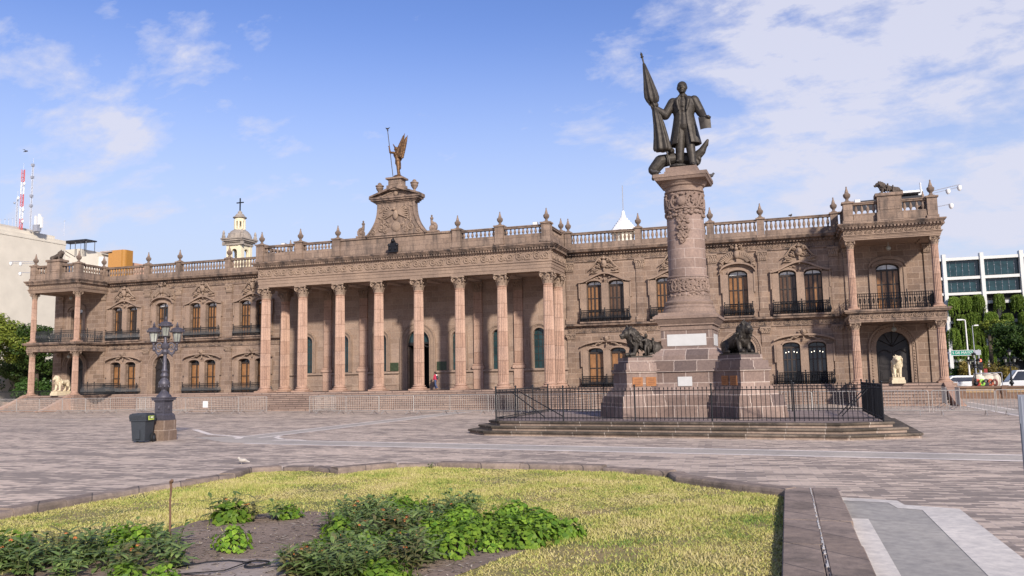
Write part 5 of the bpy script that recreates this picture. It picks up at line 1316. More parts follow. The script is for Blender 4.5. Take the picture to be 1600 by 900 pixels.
# --- person on the portico
def person(x,y,z,s,rz,label,top,legs,hair,bag=True):
    root=empty('person',(x,y,z),label,'person'); T=Matrix.Translation((x,y,z))@Matrix.Rotation(rz,4,'Z')@Matrix.Scale(s,4)
    sk=plain('skin',(.36,.20,.14),.5) if 'skin' not in bpy.data.materials else bpy.data.materials['skin']
    m=MB()
    m.chain([(0,-.09,.90),(.14,-.09,.50),(.06,-.09,.09)],[.085,.062,.042]); m.cap((.05,-.09,.05),(.18,-.09,.04),.045,.035); m.chain([(0,.09,.90),(-.02,.09,.50),(-.22,.09,.14)],[.085,.062,.042]); m.cap((-.23,.09,.1),(-.13,.09,.04),.045,.035)
    m.chain([(0,0,.92),(.02,0,1.12),(.04,0,1.36)],[.13,.125,.14]); m.ell((.04,0,1.40),(.11,.19,.1)); m.cap((.05,0,1.45),(.07,0,1.54),.05,.05)
    h=Vector((.09,0,1.64)); m.ell(h,(.095,.078,.115)); m.cap(h+Vector((.09,0,.0)),h+Vector((.11,0,-.025)),.012,.016); m.ell(h+Vector((.085,0,-.06)),(.015,.028,.008))
    for q in(-1,1): m.ell(h+Vector((.075,q*.035,.015)),(.014,.016,.011)); m.ell(h+Vector((-.01,q*.08,-.01)),(.02,.012,.03))
    for q,ex,hx in((-1,-.06,.06),(1,.08,.22)):
        m.chain([(.04,q*.2,1.38),(ex,q*.24,1.12),(hx,q*.22,.92)],[.055,.045,.032]); m.ell((hx+.02,q*.22,.86),(.03,.022,.05))
        for k in range(4): m.chain([(hx+.0+.016*k,q*.22,.83),(hx+.02+.016*k,q*.215,.78),(hx+.03+.014*k,q*.205,.755)],[.009,.008,.007],5)
        m.chain([(hx+.05,q*.21,.87),(hx+.075,q*.2,.82)],[.011,.009],5)
    b=sculpt(m.xform(T),'body',sk,root,None,.010*s,1)
    c=MB(); c.chain([(0,-.09,.93),(.14,-.09,.50),(.065,-.09,.12)],[.105,.082,.07]); c.chain([(0,.09,.93),(-.02,.09,.50),(-.21,.09,.17)],[.105,.082,.07]); c.ell((0,0,.94),(.14,.17,.12)); sculpt(c.xform(T),'trousers',legs,root,None,.012*s,1)
    c=MB(); c.chain([(0,0,.98),(.02,0,1.15),(.04,0,1.37)],[.155,.15,.16]); c.ell((.04,0,1.40),(.13,.21,.1))
    for q,ex in((-1,-.06),(1,.08)): c.chain([(.04,q*.2,1.39),(ex,q*.245,1.12),(ex+.06,q*.235,1.0)],[.075,.065,.055])
    sculpt(c.xform(T),'jacket',top,root,None,.012*s,1)
    c=MB(); c.ell(h+Vector((-.02,0,.03)),(.105,.09,.11)); c.ell(h+Vector((-.05,0,-.03)),(.07,.085,.09)); sculpt(c.xform(T),'hair',hair,root,None,.012*s,1)
    if bag:
        c=MB(); c.ell((-.17,0,1.2),(.11,.14,.2)); c.ell((-.24,0,1.12),(.06,.11,.12)); sculpt(c.xform(T),'backpack',M['bin'],root,None,.014*s,1)
        c=MB(); c.chain([(-.1,-.0,1.42),(.06,-.02,1.40),(.1,.0,1.2)],[.09,.10,.09]); sculpt(c.xform(T),'pale_scarf',M['white'],root,None,.014*s,1)
person(-23.75,54.6,FL,.72,PI,'person in a red top and blue trousers with a backpack walking along the portico',plain('red_jacket',(.42,.03,.07),.8),plain('blue_trousers',(.05,.075,.16),.8),plain('dark_hair',(.02,.015,.012),.6))
# pale marble figure standing inside the great door
def hall_figure():
    x,y=-24.98,57.2; root=empty('hall_statue',(x,y,FL),'pale statue on a slim pedestal just inside the great door','statue')
    b=MB(); b.box(x-.2,x+.2,y-.2,y+.2,FL,FL+.2); b.box(x-.14,x+.14,y-.14,y+.14,FL+.2,FL+1.5); b.box(x-.19,x+.19,y-.19,y+.19,FL+1.5,FL+1.62); b.build('pedestal',M['cream'],root)
    m=MB(); z=FL+1.62; m.chain([(x,y,z),(x,y,z+.5)],[.17,.12]); m.chain([(x,y,z+.5),(x+.02,y,z+.9)],[.15,.17]); m.ell((x+.02,y,z+1.2),(.11,.12,.14)); m.cap((x+.02,y,z+.95),(x+.02,y,z+1.1),.07,.06); m.chain([(x+.16,y,z+.95),(x+.26,y,z+.6),(x+.1,y-.1,z+.5)],[.07,.06,.04]); m.chain([(x-.14,y,z+.95),(x-.2,y,z+.6),(x-.05,y-.1,z+.55)],[.07,.06,.04]); sculpt(m,'figure',M['cream'],root,None,.02,2)
hall_figure()
# ------------------------------------------------------------------ plaza furniture
def barrier_proto():
    r=empty('crowd_barrier',(0,0,0)); m=MB(); L=2.35
    for z in(.22,1.06): m.bar((-L/2+.06,0,z),(L/2-.06,0,z),.019,6)
    for s in(-1,1): m.tube([(s*(L/2),0,.14),(s*(L/2),0,1.0),(s*(L/2-.02),0,1.045),(s*(L/2-.07),0,1.06)],.019,6)
    for i in range(1,18): x=-L/2+L*i/18; m.bar((x,0,.22),(x,0,1.06),.0095,4)
    m.build('barrier_frame',M['galv'],r)
    for s in(-1,1):
        f=MB(); x=s*(L/2-.35); f.tube([(x-.0,-.30,.012),(x,-.24,.06),(x,0,.22),(x,.24,.06),(x,.30,.012)],.016,5); f.build('barrier_foot',M['galv'],r)
    return r
BP=barrier_proto(); first=True
BPOS=[]
def bline(p,q,n,skip=(),dz=0):
    p=Vector(p);q=Vector(q)
    for i in range(n):
        if i in skip: continue
        a=p+(q-p)*(i+.5)/n; BPOS.append((a.x,a.y,math.atan2(q.y-p.y,q.x-p.x)))
bline((-63.5,47.7),(-44.6,46.1),8); bline((-42.0,45.7),(-30.6,44.15),5); bline((-27.0,43.75),(5.8,39.35),14); bline((5.9,39.3),(10.7,39.1),2)
BPOS+=[(-27.1,44.9,math.radians(80)),(8.0,45.5,math.radians(84)),(7.8,47.9,math.radians(86)),(-44.2,47.3,math.radians(60)),(-43.6,49.2,math.radians(75))]
BLAB=['first crowd barrier from the left edge, below the palace garden','second crowd barrier from the left edge, below the left corner stair','crowd barrier before the far left cheek wall of the left corner stair','crowd barrier across the middle of the left corner stair','crowd barrier before the cream lion of the left corner stair','crowd barrier before the right cheek wall of the left corner stair','crowd barrier right of the left corner stair','last barrier of the left row, ending before the first paired window',
 'barrier right of the lamp post gap, behind the tall lamp','second barrier right of the tall lamp post','third barrier right of the tall lamp post, below the paired windows','crowd barrier just left of the first portico column','last barrier before the gap in front of the first portico column',
 'barrier right of the gap, before the second portico column','barrier between second and third portico columns','barrier before the third portico column','barrier before the fourth portico column','barrier left of the great door of the portico','barrier before the fifth portico column and great door','barrier before the walking person on the portico','barrier before the sixth portico column','barrier behind the left corner of the monument fence','barrier behind the monument fence, below the eighth portico column','barrier behind the monument fence, below the right wing plinth','barrier behind the left monument buttress','barrier hidden in part by the monument pedestal','barrier behind the right monument buttress',
 'barrier right of the monument fence, before the right corner stair','barrier at the far right, before the low street wall','barrier standing end on in the portico gap','barrier turned end on beside the right cheek wall, nearer one','barrier turned end on beside the right cheek wall, farther one','barrier turned aslant beside the left corner stair, nearer one','barrier turned aslant beside the left corner stair, farther one']
for i,(x,y,a) in enumerate(BPOS):
    o=BP if i==0 else copy_tree(BP); o.location=(x,y,.003); o.rotation_euler=(0,0,a+math.radians(random.uniform(-1.5,1.5)))
    tag(o,'galvanised steel '+BLAB[i] if 'barrier' in BLAB[i] else BLAB[i],'barrier','crowd barriers in front of the palace')
# --- cast iron lamp with three lanterns
def lantern(mb,g,x,y,z,s=1.0):
    """z = bottom of the glass cage"""
    n=6
    def ring(r,zz): return [(x+r*s*math.cos(2*PI*i/n+.3),y+r*s*math.sin(2*PI*i/n+.3),zz) for i in range(n)]
    lo,hi=ring(.125,z),ring(.205,z+.40*s)
    for i in range(n): mb.bar(lo[i],hi[i],.014*s,4)
    mb.lathe(x,y,[(.03*s,z-.14*s),(.06*s,z-.10*s),(.05*s,z-.06*s),(.13*s,z-.02*s),(.14*s,z+.005*s)],12)
    mb.lathe(x,y,[(.21*s,z+.40*s),(.29*s,z+.41*s),(.30*s,z+.45*s),(.26*s,z+.50*s),(.24*s,z+.52*s),(.25*s,z+.56*s),(.17*s,z+.60*s),(.08*s,z+.62*s),(.05*s,z+.65*s),(.075*s,z+.68*s),(.04*s,z+.71*s),(.055*s,z+.74*s),(.03*s,z+.78*s),(.03*s,z+.80*s),(.01*s,z+.86*s)],12)
    for i in range(8):
        a=2*PI*i/8; mb.cap((x+.27*s*math.cos(a),y+.27*s*math.sin(a),z+.45*s),(x+.30*s*math.cos(a),y+.30*s*math.sin(a),z+.53*s),.025*s,.01*s,5)
    g.lathe(x,y,[(.11*s,z+.01),(.19*s,z+.395*s)],6)
def lamp(x,y,label,metal,arms,hp=2.0,s=1.0,stonebase=True,cat='street lamp'):
    root=empty('street_lamp',(x,y,0),label,cat); z0=0
    if stonebase:
        b=MB(); b.box(x-.32,x+.32,y-.32,y+.32,0,.36); b.box(x-.30,x+.30,y-.30,y+.30,.36,.70); b.build('stone_base',stone('lamp_base_stone',(.20,.14,.105),(.27,.20,.155),.5,.36,(.40,.32,.26),stain=.5,dark=(.06,.045,.035)) if 'lamp_base_stone' not in bpy.data.materials else bpy.data.materials['lamp_base_stone'],root); z0=.70
    b=MB()
    def sq(h,a,c,t=1): b.obox((x,y),(1,0),(0,1),h*s,h*s,z0+a*s,z0+c*s,0,t,t)
    for h,a,c,t in((.285,0,.05,1),(.28,.05,.18,.96),(.26,.18,.23,.88),(.205,.23,.64,.98),(.225,.64,.69,1),(.28,.69,.76,1),(.30,.76,.80,1)): sq(h,a,c,t)
    for d in((1,0),(-1,0),(0,1),(0,-1)):
        c=Vector((x,y))+Vector(d)*.205*s; b.obox((c.x,c.y),d,(-d[1],d[0]),.012,.14*s,z0+.28*s,z0+.60*s); c=Vector((x,y))+Vector(d)*.215*s; b.ell((c.x,c.y,z0+.44*s),(.05*s,.05*s,.08*s),None,8,6)
    b.build('pedestal',metal,root)
    p=MB(); H=hp
    p.lathe(x,y,[(r*s,z0+z*s) for r,z in((.26,.80),(.24,.86),(.15,.95),(.09,1.02),(.09,1.06),(.14,1.12),(.20,1.24),(.19,1.32),(.10,1.44),(.085,1.48),(.13,1.53),(.13,1.58),(.085,1.66),(.11,1.72),(.07,1.82),(.062,H+.62),(.10,H+.66),(.12,H+.72),(.09,H+.80),(.14,H+.86),(.15,H+.94),(.08,H+1.02),(.05,H+1.08),(.045,H+1.42))],16)
    for k in range(8):
        a=2*PI*k/8; p.cap((x+.18*s*math.cos(a),y+.18*s*math.sin(a),z0+1.16*s),(x+.11*s*math.cos(a),y+.11*s*math.sin(a),z0+1.42*s),.028*s,.018*s,5)
    po=p.build('post',metal,root,smooth=True)
    def arm_lantern(a,r,zl,lab='lantern'):
        la=MB(); g=MB(); ca,sa=math.cos(a),math.sin(a); P=lambda rr,zz:(x+rr*ca*s,y+rr*sa*s,z0+zz*s)
        if r>0:
            am=MB(); pts=[P(.08,H+.78)]+[P(.08+(r-.08)*t-.0,H+.78-.16*math.sin(PI*min(1,t*1.15))+max(0,(t-.55))*.55*((zl-.14)-(H+.78))/.25*.55) for t in(.2,.4,.6,.8,.95)]+[P(r,zl-.12)]
            am.tube(pts,[.05*s,.045*s,.04*s,.04*s,.035*s,.035*s,.04*s],8)
            sp=[]
            for k in range(13):
                t=k/12; an=-PI/2+2*PI*1.3*t; rr=.15*(1-.8*t); sp.append(P(r*.46+rr*math.cos(an),H+.93+rr*math.sin(an)))
            am.tube(sp,.028*s,6); am.cap(P(r*.5,H+.66),P(r*.62,H+.56),.05*s,.02*s); am.ell(P(r*.95,zl-.26),(.06*s,.06*s,.08*s)); am.build('arm',metal,root,smooth=True)
        lantern(la,g,x+r*ca*s,y+r*sa*s,z0+zl*s,s*.82); L=la.build(lab,metal,root); g.build('lamp_glass',M['lampglass'],L)
    for a,r,zl in arms: arm_lantern(a,r,zl)
    return root
lamp(-20.78,23.9,'tall ornate iron lamp with three lanterns on a stone base, beside the wheeled bin',M['irongrey'],[(0,0,2.95),(math.radians(38),.38,2.74),(math.radians(218),.38,2.74)],1.67)
# --- wheeled bin
def bin_():
    x,y=-20.90,23.05; root=empty('wheeled_bin',(x,y,0),'dark grey plastic wheeled bin with a yellow green sticker, beside the tall lamp','bin')
    a=math.radians(10); K=.76; ax=Vector((math.cos(a),math.sin(a)))*K; ay=Vector((-math.sin(a),math.cos(a)))*K
    b=MB(); b.obox((x,y),ax,ay,.295,.29,.05,.80,0,1.22,1.2); 
    c=Vector((x,y)); b.obox(c,ax,ay,.395,.39,.72,.80); b.obox(c-ay*.335,ax,ay,.10,.03,.12,.42,0,.9,1); 
    for k in range(7): q=c-ay*.395+ax*(-.33+.11*k); b.obox(q,ax,ay,.012,.012,.735,.795)
    q=c-ay*.335; b.obox(q-ay*.02,ax,ay,.07,.012,.16,.36,0,.8,1)
    bb=b.build('body',M['bin'],root)
    l=MB(); l.obox(c,ax,ay,.41,.40,.80,.86); l.obox(c,ax,ay,.42,.41,.86,.955,0,.95,.93); l.obox(c,ax,ay,.36,.34,.955,.985,0,.9,.9); l.obox(c-ay*.41,ax,ay,.15,.02,.88,.91); 
    for k in range(9): l.obox(c-ay*.403+ax*(-.36+.09*k),ax,ay,.014,.02,.805,.93)
    l.build('lid',M['bin'],root)
    for s in(-1,1):
        w=MB(); p=c+ay*.24+ax*.39 if s>0 else c+ay*.24-ax*.39; n=18
        ring=[(math.cos(2*PI*i/n),math.sin(2*PI*i/n)) for i in range(n)]
        vs=[]
        for dx,r in((-.035,.13),(-.035,.15),(.035,.15),(.035,.13)):
            for u,v in ring: q=p+ax*dx+ay*u*r; vs.append((q.x,q.y,.152+v*r))
        w.add(vs,[(k*n+i,k*n+(i+1)%n,(k+1)*n+(i+1)%n,(k+1)*n+i) for k in range(3) for i in range(n)]+[tuple(range(n)),tuple(range(3*n,4*n))])
        wo=w.build('wheel',M['black'],root); h=MB(); q=p+ax*s*.036; h.ell((q.x,q.y,.152),(.02,.07,.07),Euler((0,0,a)),10,6); h.build('hub',M['bin'],wo)
    h=MB(); h.bar((*(c+ay*.44-ax*.3),.86),(*(c+ay*.44+ax*.3),.86),.018,6); h.build('handle',M['bin'],root)
    s=MB(); o=c+ax*.404; 
    o=c+ax*.424-ay*.02
    s.obox(o,ay,ax,.22,.003,.755,.895); s.obox(o+ax*.004+ay*.03,ay,ax,.17,.002,.80,.885,1); s.obox(o+ax*.006+ay*.05,ay,ax,.11,.002,.82,.87,2)
    s.build('sticker',[plain('sticker_green',(.55,.66,.12),.6),plain('sticker_dark',(.06,.09,.04),.6),plain('sticker_pale',(.75,.78,.5),.6)],root)
bin_()
# --- grey framed mesh panel at the right edge
def panel():
    x,y=1.175,5.0; root=empty('mesh_panel',(x,y,0),'grey steel framed wire mesh panel with a solid top plate at the right edge','fence panel'); g=plain('grey_panel_paint',(.20,.215,.25),.5,.1)
    m=MB(); W=1.9; a=math.radians(-6); d=Vector((math.cos(a),math.sin(a))); P=lambda u,z:(x+d.x*u,y+d.y*u,z)
    m.bar(P(0,0),P(0,1.80),.013,8); m.bar(P(W,0),P(W,1.80),.013,8); m.bar(P(0,.1),P(W,.1),.012,6)
    m.build('frame',g,root)
    m=MB(); c=P(W/2,0); m.obox((c[0],c[1]),d,Vector((-d.y,d.x)),W/2+.012,.010,1.66,1.81); m.build('top_plate',g,root)
    m=MB(); n=54
    for i in range(n+9):
        for sgn in(-1,1):
            pts=[]
            for k in range(2):
                z=.1+k*1.56; u=W*i/n+(sgn*.35 if k else 0)-(0 if sgn>0 else 0)
                pts.append([u,z])
            (u0,z0),(u1,z1)=pts
            if u1>W or u1<0 or u0>W or u0<0: 
                lim=W if (u1>W or u0>W) else 0
                if (u0>W and u1>W) or u0<0: continue
                t=(lim-u0)/(u1-u0) if u1!=u0 else 1
                if u0>W: continue
                u1=lim; z1=z0+(z1-z0)*t
            m.bar(P(u0,z0),P(u1,z1),.0025,3)
    m.build('wire_mesh',M['galv'],root)
    for u in(.0,W):
        m=MB(); c=P(u,0); m.obox((c[0],c[1]),d,Vector((-d.y,d.x)),.03,.2,0,.02); m.build('foot',g,root)
panel()
# --- birds
def bird(x,y,z,rz,s,label,mat,flying=False,group=None):
    m=MB(); m.chain([(-.09,0,.09),(.03,0,.11)],[.045,.06]); m.ell((.09,0,.17),(.038,.034,.036)); m.cap((.05,0,.13),(.085,0,.16),.04,.034); m.cap((.12,0,.168),(.145,0,.16),.012,.004,6); m.cap((-.1,0,.09),(-.21,0,.06),.03,.018)
    if flying:
        for q in(-1,1): m.chain([(0,q*.04,.12),(.02,q*.2,.19),(-.06,q*.36,.16)],[.035,.03,.01],6)
    else:
        for q in(-1,1): m.bar((.01,q*.02,.0),(.01,q*.02,.07),.006,5); m.ell((-.03,q*.045,.11),(.10,.02,.045))
    T=Matrix.Translation((x,y,z))@Matrix.Rotation(rz,4,'Z')@Matrix.Scale(s,4)
    o=sculpt(m.xform(T),'bird',mat,None,(x,y,z),.007*s,1); tag(o,label,'bird',group)
PGW=plain('pale_pigeon',(.42,.38,.33),.8); PGD=plain('dark_pigeon',(.06,.055,.055),.8)
bird(-12.56,17.15,.0,math.radians(200),.85,'pale pigeon standing on the paving beyond the lawn kerb',PGW)
p=mloc(-.95,-.9); bird(p.x,p.y,9.375,math.radians(170),1.2,'dark pigeon on the left corner of the monument capital',PGD)
p=mloc(.95,.6); bird(p.x,p.y,9.375,math.radians(20),1.2,'dark pigeon on the right corner of the monument capital',PGD)
bird(-85.7,74,30.1,.3,1.4,'dark bird flying in the sky above the rooftop masts',PGD,True)
bird(.9,55.5,11.92,1.0,1.2,'small dark pigeon on the balustrade of the right wing',PGD)
# --- rusty stake and hose in the lawn
m=MB(); R=random.Random(3); pts=[(-6.95+R.uniform(-.006,.006),8.15,.02+.098*i) for i in range(9)]; m.tube(pts,[.0125+R.uniform(-.002,.002) for _ in pts],8); m.cap((-6.95,8.15,.80),(-6.93,8.14,.815),.024,.02,6)
tag(m.build('stake',stone('rusty_iron',(.12,.06,.035),(.24,.15,.10),None,stain=.7,dark=(.045,.025,.018),grain=30)),'rusty iron stake standing upright in the flower bed','stake')
m=MB(); pts=[]
for i in range(58):
    t=i/57; a=2*PI*2.1*t+2.6; r=.135+.012*math.sin(3*a); pts.append((-5.36+r*math.cos(a)*(1-.15*t),7.60+r*math.sin(a)*(1-.1*t),.052+.02*t))
pts=[(-6.1,7.35,.05),(-5.98,7.6,.05),(-5.8,7.72,.05)]+pts+[(-5.5,7.25,.06),(-5.9,7.05,.05)]
m.tube(pts,.0065,6); tag(m.build('hose',M['black'],smooth=True),'thin black hose coiled on the concrete slab in the flower bed','hose')

m=MB(); m.box(-.22,.22,-.004,.004,0,.42); m.xform(Matrix.Translation((-35.68,44.82,.40))@Matrix.Rotation(math.radians(-7.7),4,'Z')); tag(m.build('paper_sign',M['white']),'small white paper sheet tied to a crowd barrier right of the tall lamp','paper')
# ------------------------------------------------------------------ town behind and beside the palace
# cream building on the left with masts
b=empty('office_building',(-107,60,0),'tall blank cream walled building at the far left behind the trees','building')
m=MB(); m.box(-130,-85,34,79.7,0,20.1); m.build('wall',M['cream'],b)
m=MB(); m.box(-129.9,-85.2,34.1,78.2,20.1,20.5); m.box(-130,-84.94,34,79.76,19.55,19.75); m.build('parapet',M['cream'],b)
m=MB(); m.box(-92,-86.3,66,77,20.5,21.0); m.build('roof_slab',plain('roof_concrete',(.45,.41,.36),.9),b)
RED=plain('mast_red',(.50,.06,.05),.6); GRY=plain('mast_grey',(.35,.36,.40),.6,.3)
def mast(x,y,z0,z1,w,bands,label,name='lattice_mast'):
    root=empty(name,(x,y,z0),label,'mast'); n=max(4,int((z1-z0)/.42)); st=MB(); bd=MB()
    for q,sec in enumerate(range(bands)):
        a=z0+(z1-z0)*q/bands; c=z0+(z1-z0)*(q+1)/bands; k=max(2,n//bands); mb=MB()
        for j in range(3):
            an=2*PI*j/3; P=lambda z:(x+w*math.cos(an),y+w*math.sin(an),z); an2=2*PI*(j+1)/3; Q=lambda z:(x+w*math.cos(an2),y+w*math.sin(an2),z)
            mb.bar(P(a),P(c),.035)
            for i in range(k):
                z=a+(c-a)*i/k; e=a+(c-a)*(i+1)/k; mb.bar(P(z),Q(e),.022); mb.bar(P(z),Q(z),.022)
        mb.build('mast_section',(RED if q%2==0 else M['white']) if bands>1 else GRY,root)
    t=MB(); t.bar((x,y,z1),(x,y,z1+.8),.025); t.build('antenna',GRY,root)
    return root
r=mast(-85.9,74,20.5,28.0,.20,5,'red and white lattice mast on the roof of the cream building')
for z,s in((26.2,1),(24.5,-1),(23.0,1),(21.6,1)):
    m=MB(); m.ell((-85.9+.42*s,73.8,z),(.16,.10,.2)); m.bar((-85.9,74,z),(-85.9+.4*s,73.8,z),.03); m.build('dish',M['white'],r)
r=mast(-84.9,74.4,20.6,28.6,.09,1,'tall thin grey lattice mast right of the red and white one')
for z in(28.4,26.9,24.6,23.4):
    m=MB(); m.box(-85.05,-84.75,74.2,74.5,z,z+.3); m.build('aerial',GRY,r)
r=mast(-86.65,74,20.5,24.6,.10,1,'short grey lattice mast left of the red and white one'); m=MB(); m.ell((-87.0,73.9,24.0),(.14,.1,.14)); m.build('dish',GRY,r)
r=empty('antenna_cluster',(-84.3,75,20.5),'cluster of white cellular antennas on the cream building roof','antenna')
m=MB(); m.bar((-84.3,75,20.5),(-84.3,75,22.4),.06); m.build('pole',GRY,r)
for dx,z in((-.4,21.7),(.15,21.9),(.5,21.5)): m=MB(); m.box(-84.3+dx-.13,-84.3+dx+.13,74.85,75.05,z-.6,z+.7); m.build('panel_antenna',M['white'],r)
m=MB(); m.box(-84.9,-84.2,74.7,75.3,20.5,21.3); m.build('equipment_box',GRY,r)
for i,(x,y) in enumerate(((-89.2,74),(-88.5,74),(-87.9,74),(-87.3,74),(-83.0,77.5))):
    m=MB(); m.bar((x,y,20.3),(x,y,22.2),.03); m.bar((x-.12,y,22.1),(x+.12,y,22.1),.03); tag(m.build('whip_antenna',GRY),('thin whip antenna, %s of the row on the cream building roof'%('first','second','third','fourth')[i]) if i<4 else 'lone thin whip antenna at the right corner of the cream roof','antenna','whip antennas')
# houses behind the left wing
b=empty('rooftop_house',(-95,94,0),'cream house with a dark steel roof pergola, between the cream building and the left loggia','building')
m=MB(); m.box(-101,-93.2,91,95,0,20.2); m.box(-101,-95.5,92,99,20.2,21.6); m.build('wall',M['cream'],b)
m=MB(); m.box(-98.5,-95.6,90.9,91.05,17.6,19.4); m.build('blue_window',glass('blue_window_glass',(.04,.07,.13)),b)
m=MB()
for x in(-98.1,-95.5,-93.6):
    for y in(91.2,92.8): m.bar((x,y,20.1),(x,y,22.6),.07)
m.box(-98.3,-93.4,91,93.0,22.55,22.72); 
for x in(-94.5,-93.5): m.bar((x,91.2,20.2),(x,91.2,22.6),.04)
m.bar((-95.5,91.2,20.3),(-98.3,91.2,21.8),.05); m.build('pergola',plain('dark_steel',(.03,.032,.04),.5,.3),b)
b=empty('white_house',(-90.5,93,0),'white and cream stepped house wall left of the orange clad box','building')
m=MB(); m.box(-92.6,-90.6,90.4,92.5,0,20.4); m.build('cream_wall',M['cream'],b); m=MB(); m.box(-90.58,-89.6,90.6,92.5,0,19.9); m.build('white_wall',M['white'],b)
m=MB(); m.box(-89.18,-87.6,91.5,97,0,19.3); m.build('pink_wall',plain('salmon_render',(.55,.33,.23),.9),b)
b=empty('orange_house',(-87,93.5,0),'orange corrugated clad box building rising behind the left balustrade','building')
m=MB(); n=46; prof=[]
for i in range(n+1):
    x=-89.3+2.3*i/n; prof.append((x,91.0+(.05 if i%2 else 0)))
for i in range(9): a=-PI/2+PI/2*i/8; prof.append((-87.0+.5*math.cos(a),91.5+.5*math.sin(a)))
prof+=[(-86.5,92.6),(-89.3,92.6)]; m.prism_xy(prof,0,20.75); m.build('cladding',plain('orange_cladding',(.36,.165,.028),.6),b)
m=MB(); m.box(-90.6,-88.6,90.8,93,20.5,20.7); m.build('roof_edge',M['soffit'],b)
# church tower
cx,cy=-75.15,101.2; b=empty('church_tower',(cx,cy,0),'cream church bell tower with small dome, lantern and cross behind the left wing','church tower'); TW=plain('church_cream',(.68,.60,.42),.85); TG=stone('church_grey_stone',(.30,.26,.22),(.38,.33,.28),None,stain=.5,grain=6)
m=MB(); h=1.28
for sx in(-1,1):
    for sy in(-1,1): m.box(cx+sx*h-(.55 if sx>0 else -.0)-(0),cx+sx*h+(.55 if sx<0 else 0),cy+sy*h-(.55 if sy>0 else 0),cy+sy*h+(.55 if sy<0 else 0),17,22.3)
m.box(cx-h,cx+h,cy-h,cy+h,0,18.2)
for s in(-1,1):
    wall_band(m,cx-h+.5,cx+h-.5,cy+s*(h-.08),18.2,22.3,[(cx-.48,cx+.48,18.3,20.9,.48)],.3*(1 if s<0 else -1))
    t=MB(); wall_band(t,-h+.5,h-.5,0,18.2,22.3,[(-.48,.48,18.3,20.9,.48)],.3); m.merge(t,Matrix.Translation((cx+s*(h-.08),cy,0))@Matrix.Rotation(PI/2*(1 if s>0 else -1),4,'Z'))
m.build('belfry',TW,b)
m=MB(); 
for e,z0,z1 in((.12,21.9,22.2),(.3,22.3,22.5),(.5,22.5,22.75),(.62,22.75,22.95)): m.box(cx-h-e,cx+h+e,cy-h-e,cy+h+e,z0,z1)
for sx in(-1,1):
    for sy in(-1,1): m.lathe(cx+sx*(h+.3),cy+sy*(h+.3),[(.25,22.95),(.25,23.3),(.14,23.5),(.2,23.7),(.08,24.1)],8)
    for k in range(4): m.box(cx-1.5+k-.05,cx-1.5+k+.05,cy+sx*(h+.6)-.05,cy+sx*(h+.6)+.05,22.95,23.6)
    m.box(cx+sx*(h+.3)-.22,cx+sx*(h+.3)+.22,cy-h-.35,cy-h-.05,21.9,22.4)
m.build('belfry_cornice',TG,b)
m=MB(); m.lathe(cx,cy,[(1.75,22.95),(1.72,23.3),(1.55,23.7),(1.25,24.05),(.95,24.25)],20); m.build('dome',TG,b,smooth=True)
m=MB(); m.lathe(cx,cy,[(.8,24.2),(.8,24.4)],8)
for k in range(8): a=PI/8+k*PI/4; m.bar((cx+.68*math.cos(a),cy+.68*math.sin(a),24.4),(cx+.68*math.cos(a),cy+.68*math.sin(a),25.8),.16,6)
m.lathe(cx,cy,[(.72,25.55),(.78,26.0)],16); m.build('lantern',TW,b)
m=MB(); m.lathe(cx,cy,[(.8,26.0),(1.0,26.1),(1.0,26.2),(.75,26.35),(.5,26.7),(.3,26.8),(.32,27.0),(.1,27.2)],14); m.build('lantern_cap',TG,b,smooth=True)
m=MB(); m.box(cx-.07,cx+.07,cy-.07,cy+.07,27.1,29.1); m.box(cx-.6,cx+.6,cy-.065,cy+.065,28.35,28.5); m.build('cross',M['iron'],b)
# white roof lantern with antenna behind the right wing
b=empty('roof_lantern',(-14.5,80.5,15),'white stepped pyramid roof lantern behind the right wing balustrade','roof lantern')
m=MB(); m.lathe(-14.5,80.5,[(1.0,12),(1.0,15.9),(1.35,16.0),(1.35,16.25)],8); m.build('drum',M['cream'],b)
m=MB(); prof=[]
for i in range(7): r=1.38*(1-i/7.5)**1.0; z=16.25+i*.22; prof+=[(r,z),(r*.93,z+.2)]
prof+=[(.2,17.85),(.16,18.2),(.05,18.35)]; m.lathe(-14.5,80.5,prof,8); m.build('stepped_roof',M['white'],b)
m=MB(); m.box(-17,-12,76,84,0,12); m.build('base',M['cream'],b)
m=MB(); m.bar((-14.5,80.5,18.2),(-14.5,80.5,20.9),.05,5); tag(m.build('antenna',GRY),'tall thin grey pole rising from the white roof lantern','antenna')
# security cameras and floodlights on the parapets
def cam_arm(pts,domes,label,brk=False):
    root=empty('camera_arm',pts[0],label,'security camera'); m=MB(); m.tube(pts,.025,5); 
    if not brk: m.tube([(p[0],p[1],p[2]-.14) for p in pts],.018,5)
    m.build('arm',GRY,root)
    for d in domes: m=MB(); m.lathe(*d[:2],[(.02,d[2]-.02),(.12,d[2]-.06),(.13,d[2]-.2),(.10,d[2]-.3),(.03,d[2]-.36)],10); m.build('dome_camera',M['white'],root,smooth=True)
cam_arm([(8.75,52.75,12.35),(10.25,52.75,12.62)],[(10.2,52.75,12.6),(9.6,52.75,12.45)],'long arm with two white dome cameras off the right corner of the roof')
cam_arm([(8.9,52.75,11.4),(9.8,52.75,11.52)],[(9.7,52.75,11.58)],'short lower camera arm under the right roof corner',True)
cam_arm([(-59.5,52.75,12.4),(-62.3,52.75,12.62)],[(-62.2,52.75,12.6),(-61.1,52.75,12.5)],'long arm with two white dome cameras off the left corner of the roof')
cam_arm([(-59.7,52.75,11.5),(-61.3,52.75,11.6)],[(-61.1,52.75,11.66)],'short lower camera arm under the left roof corner',True)
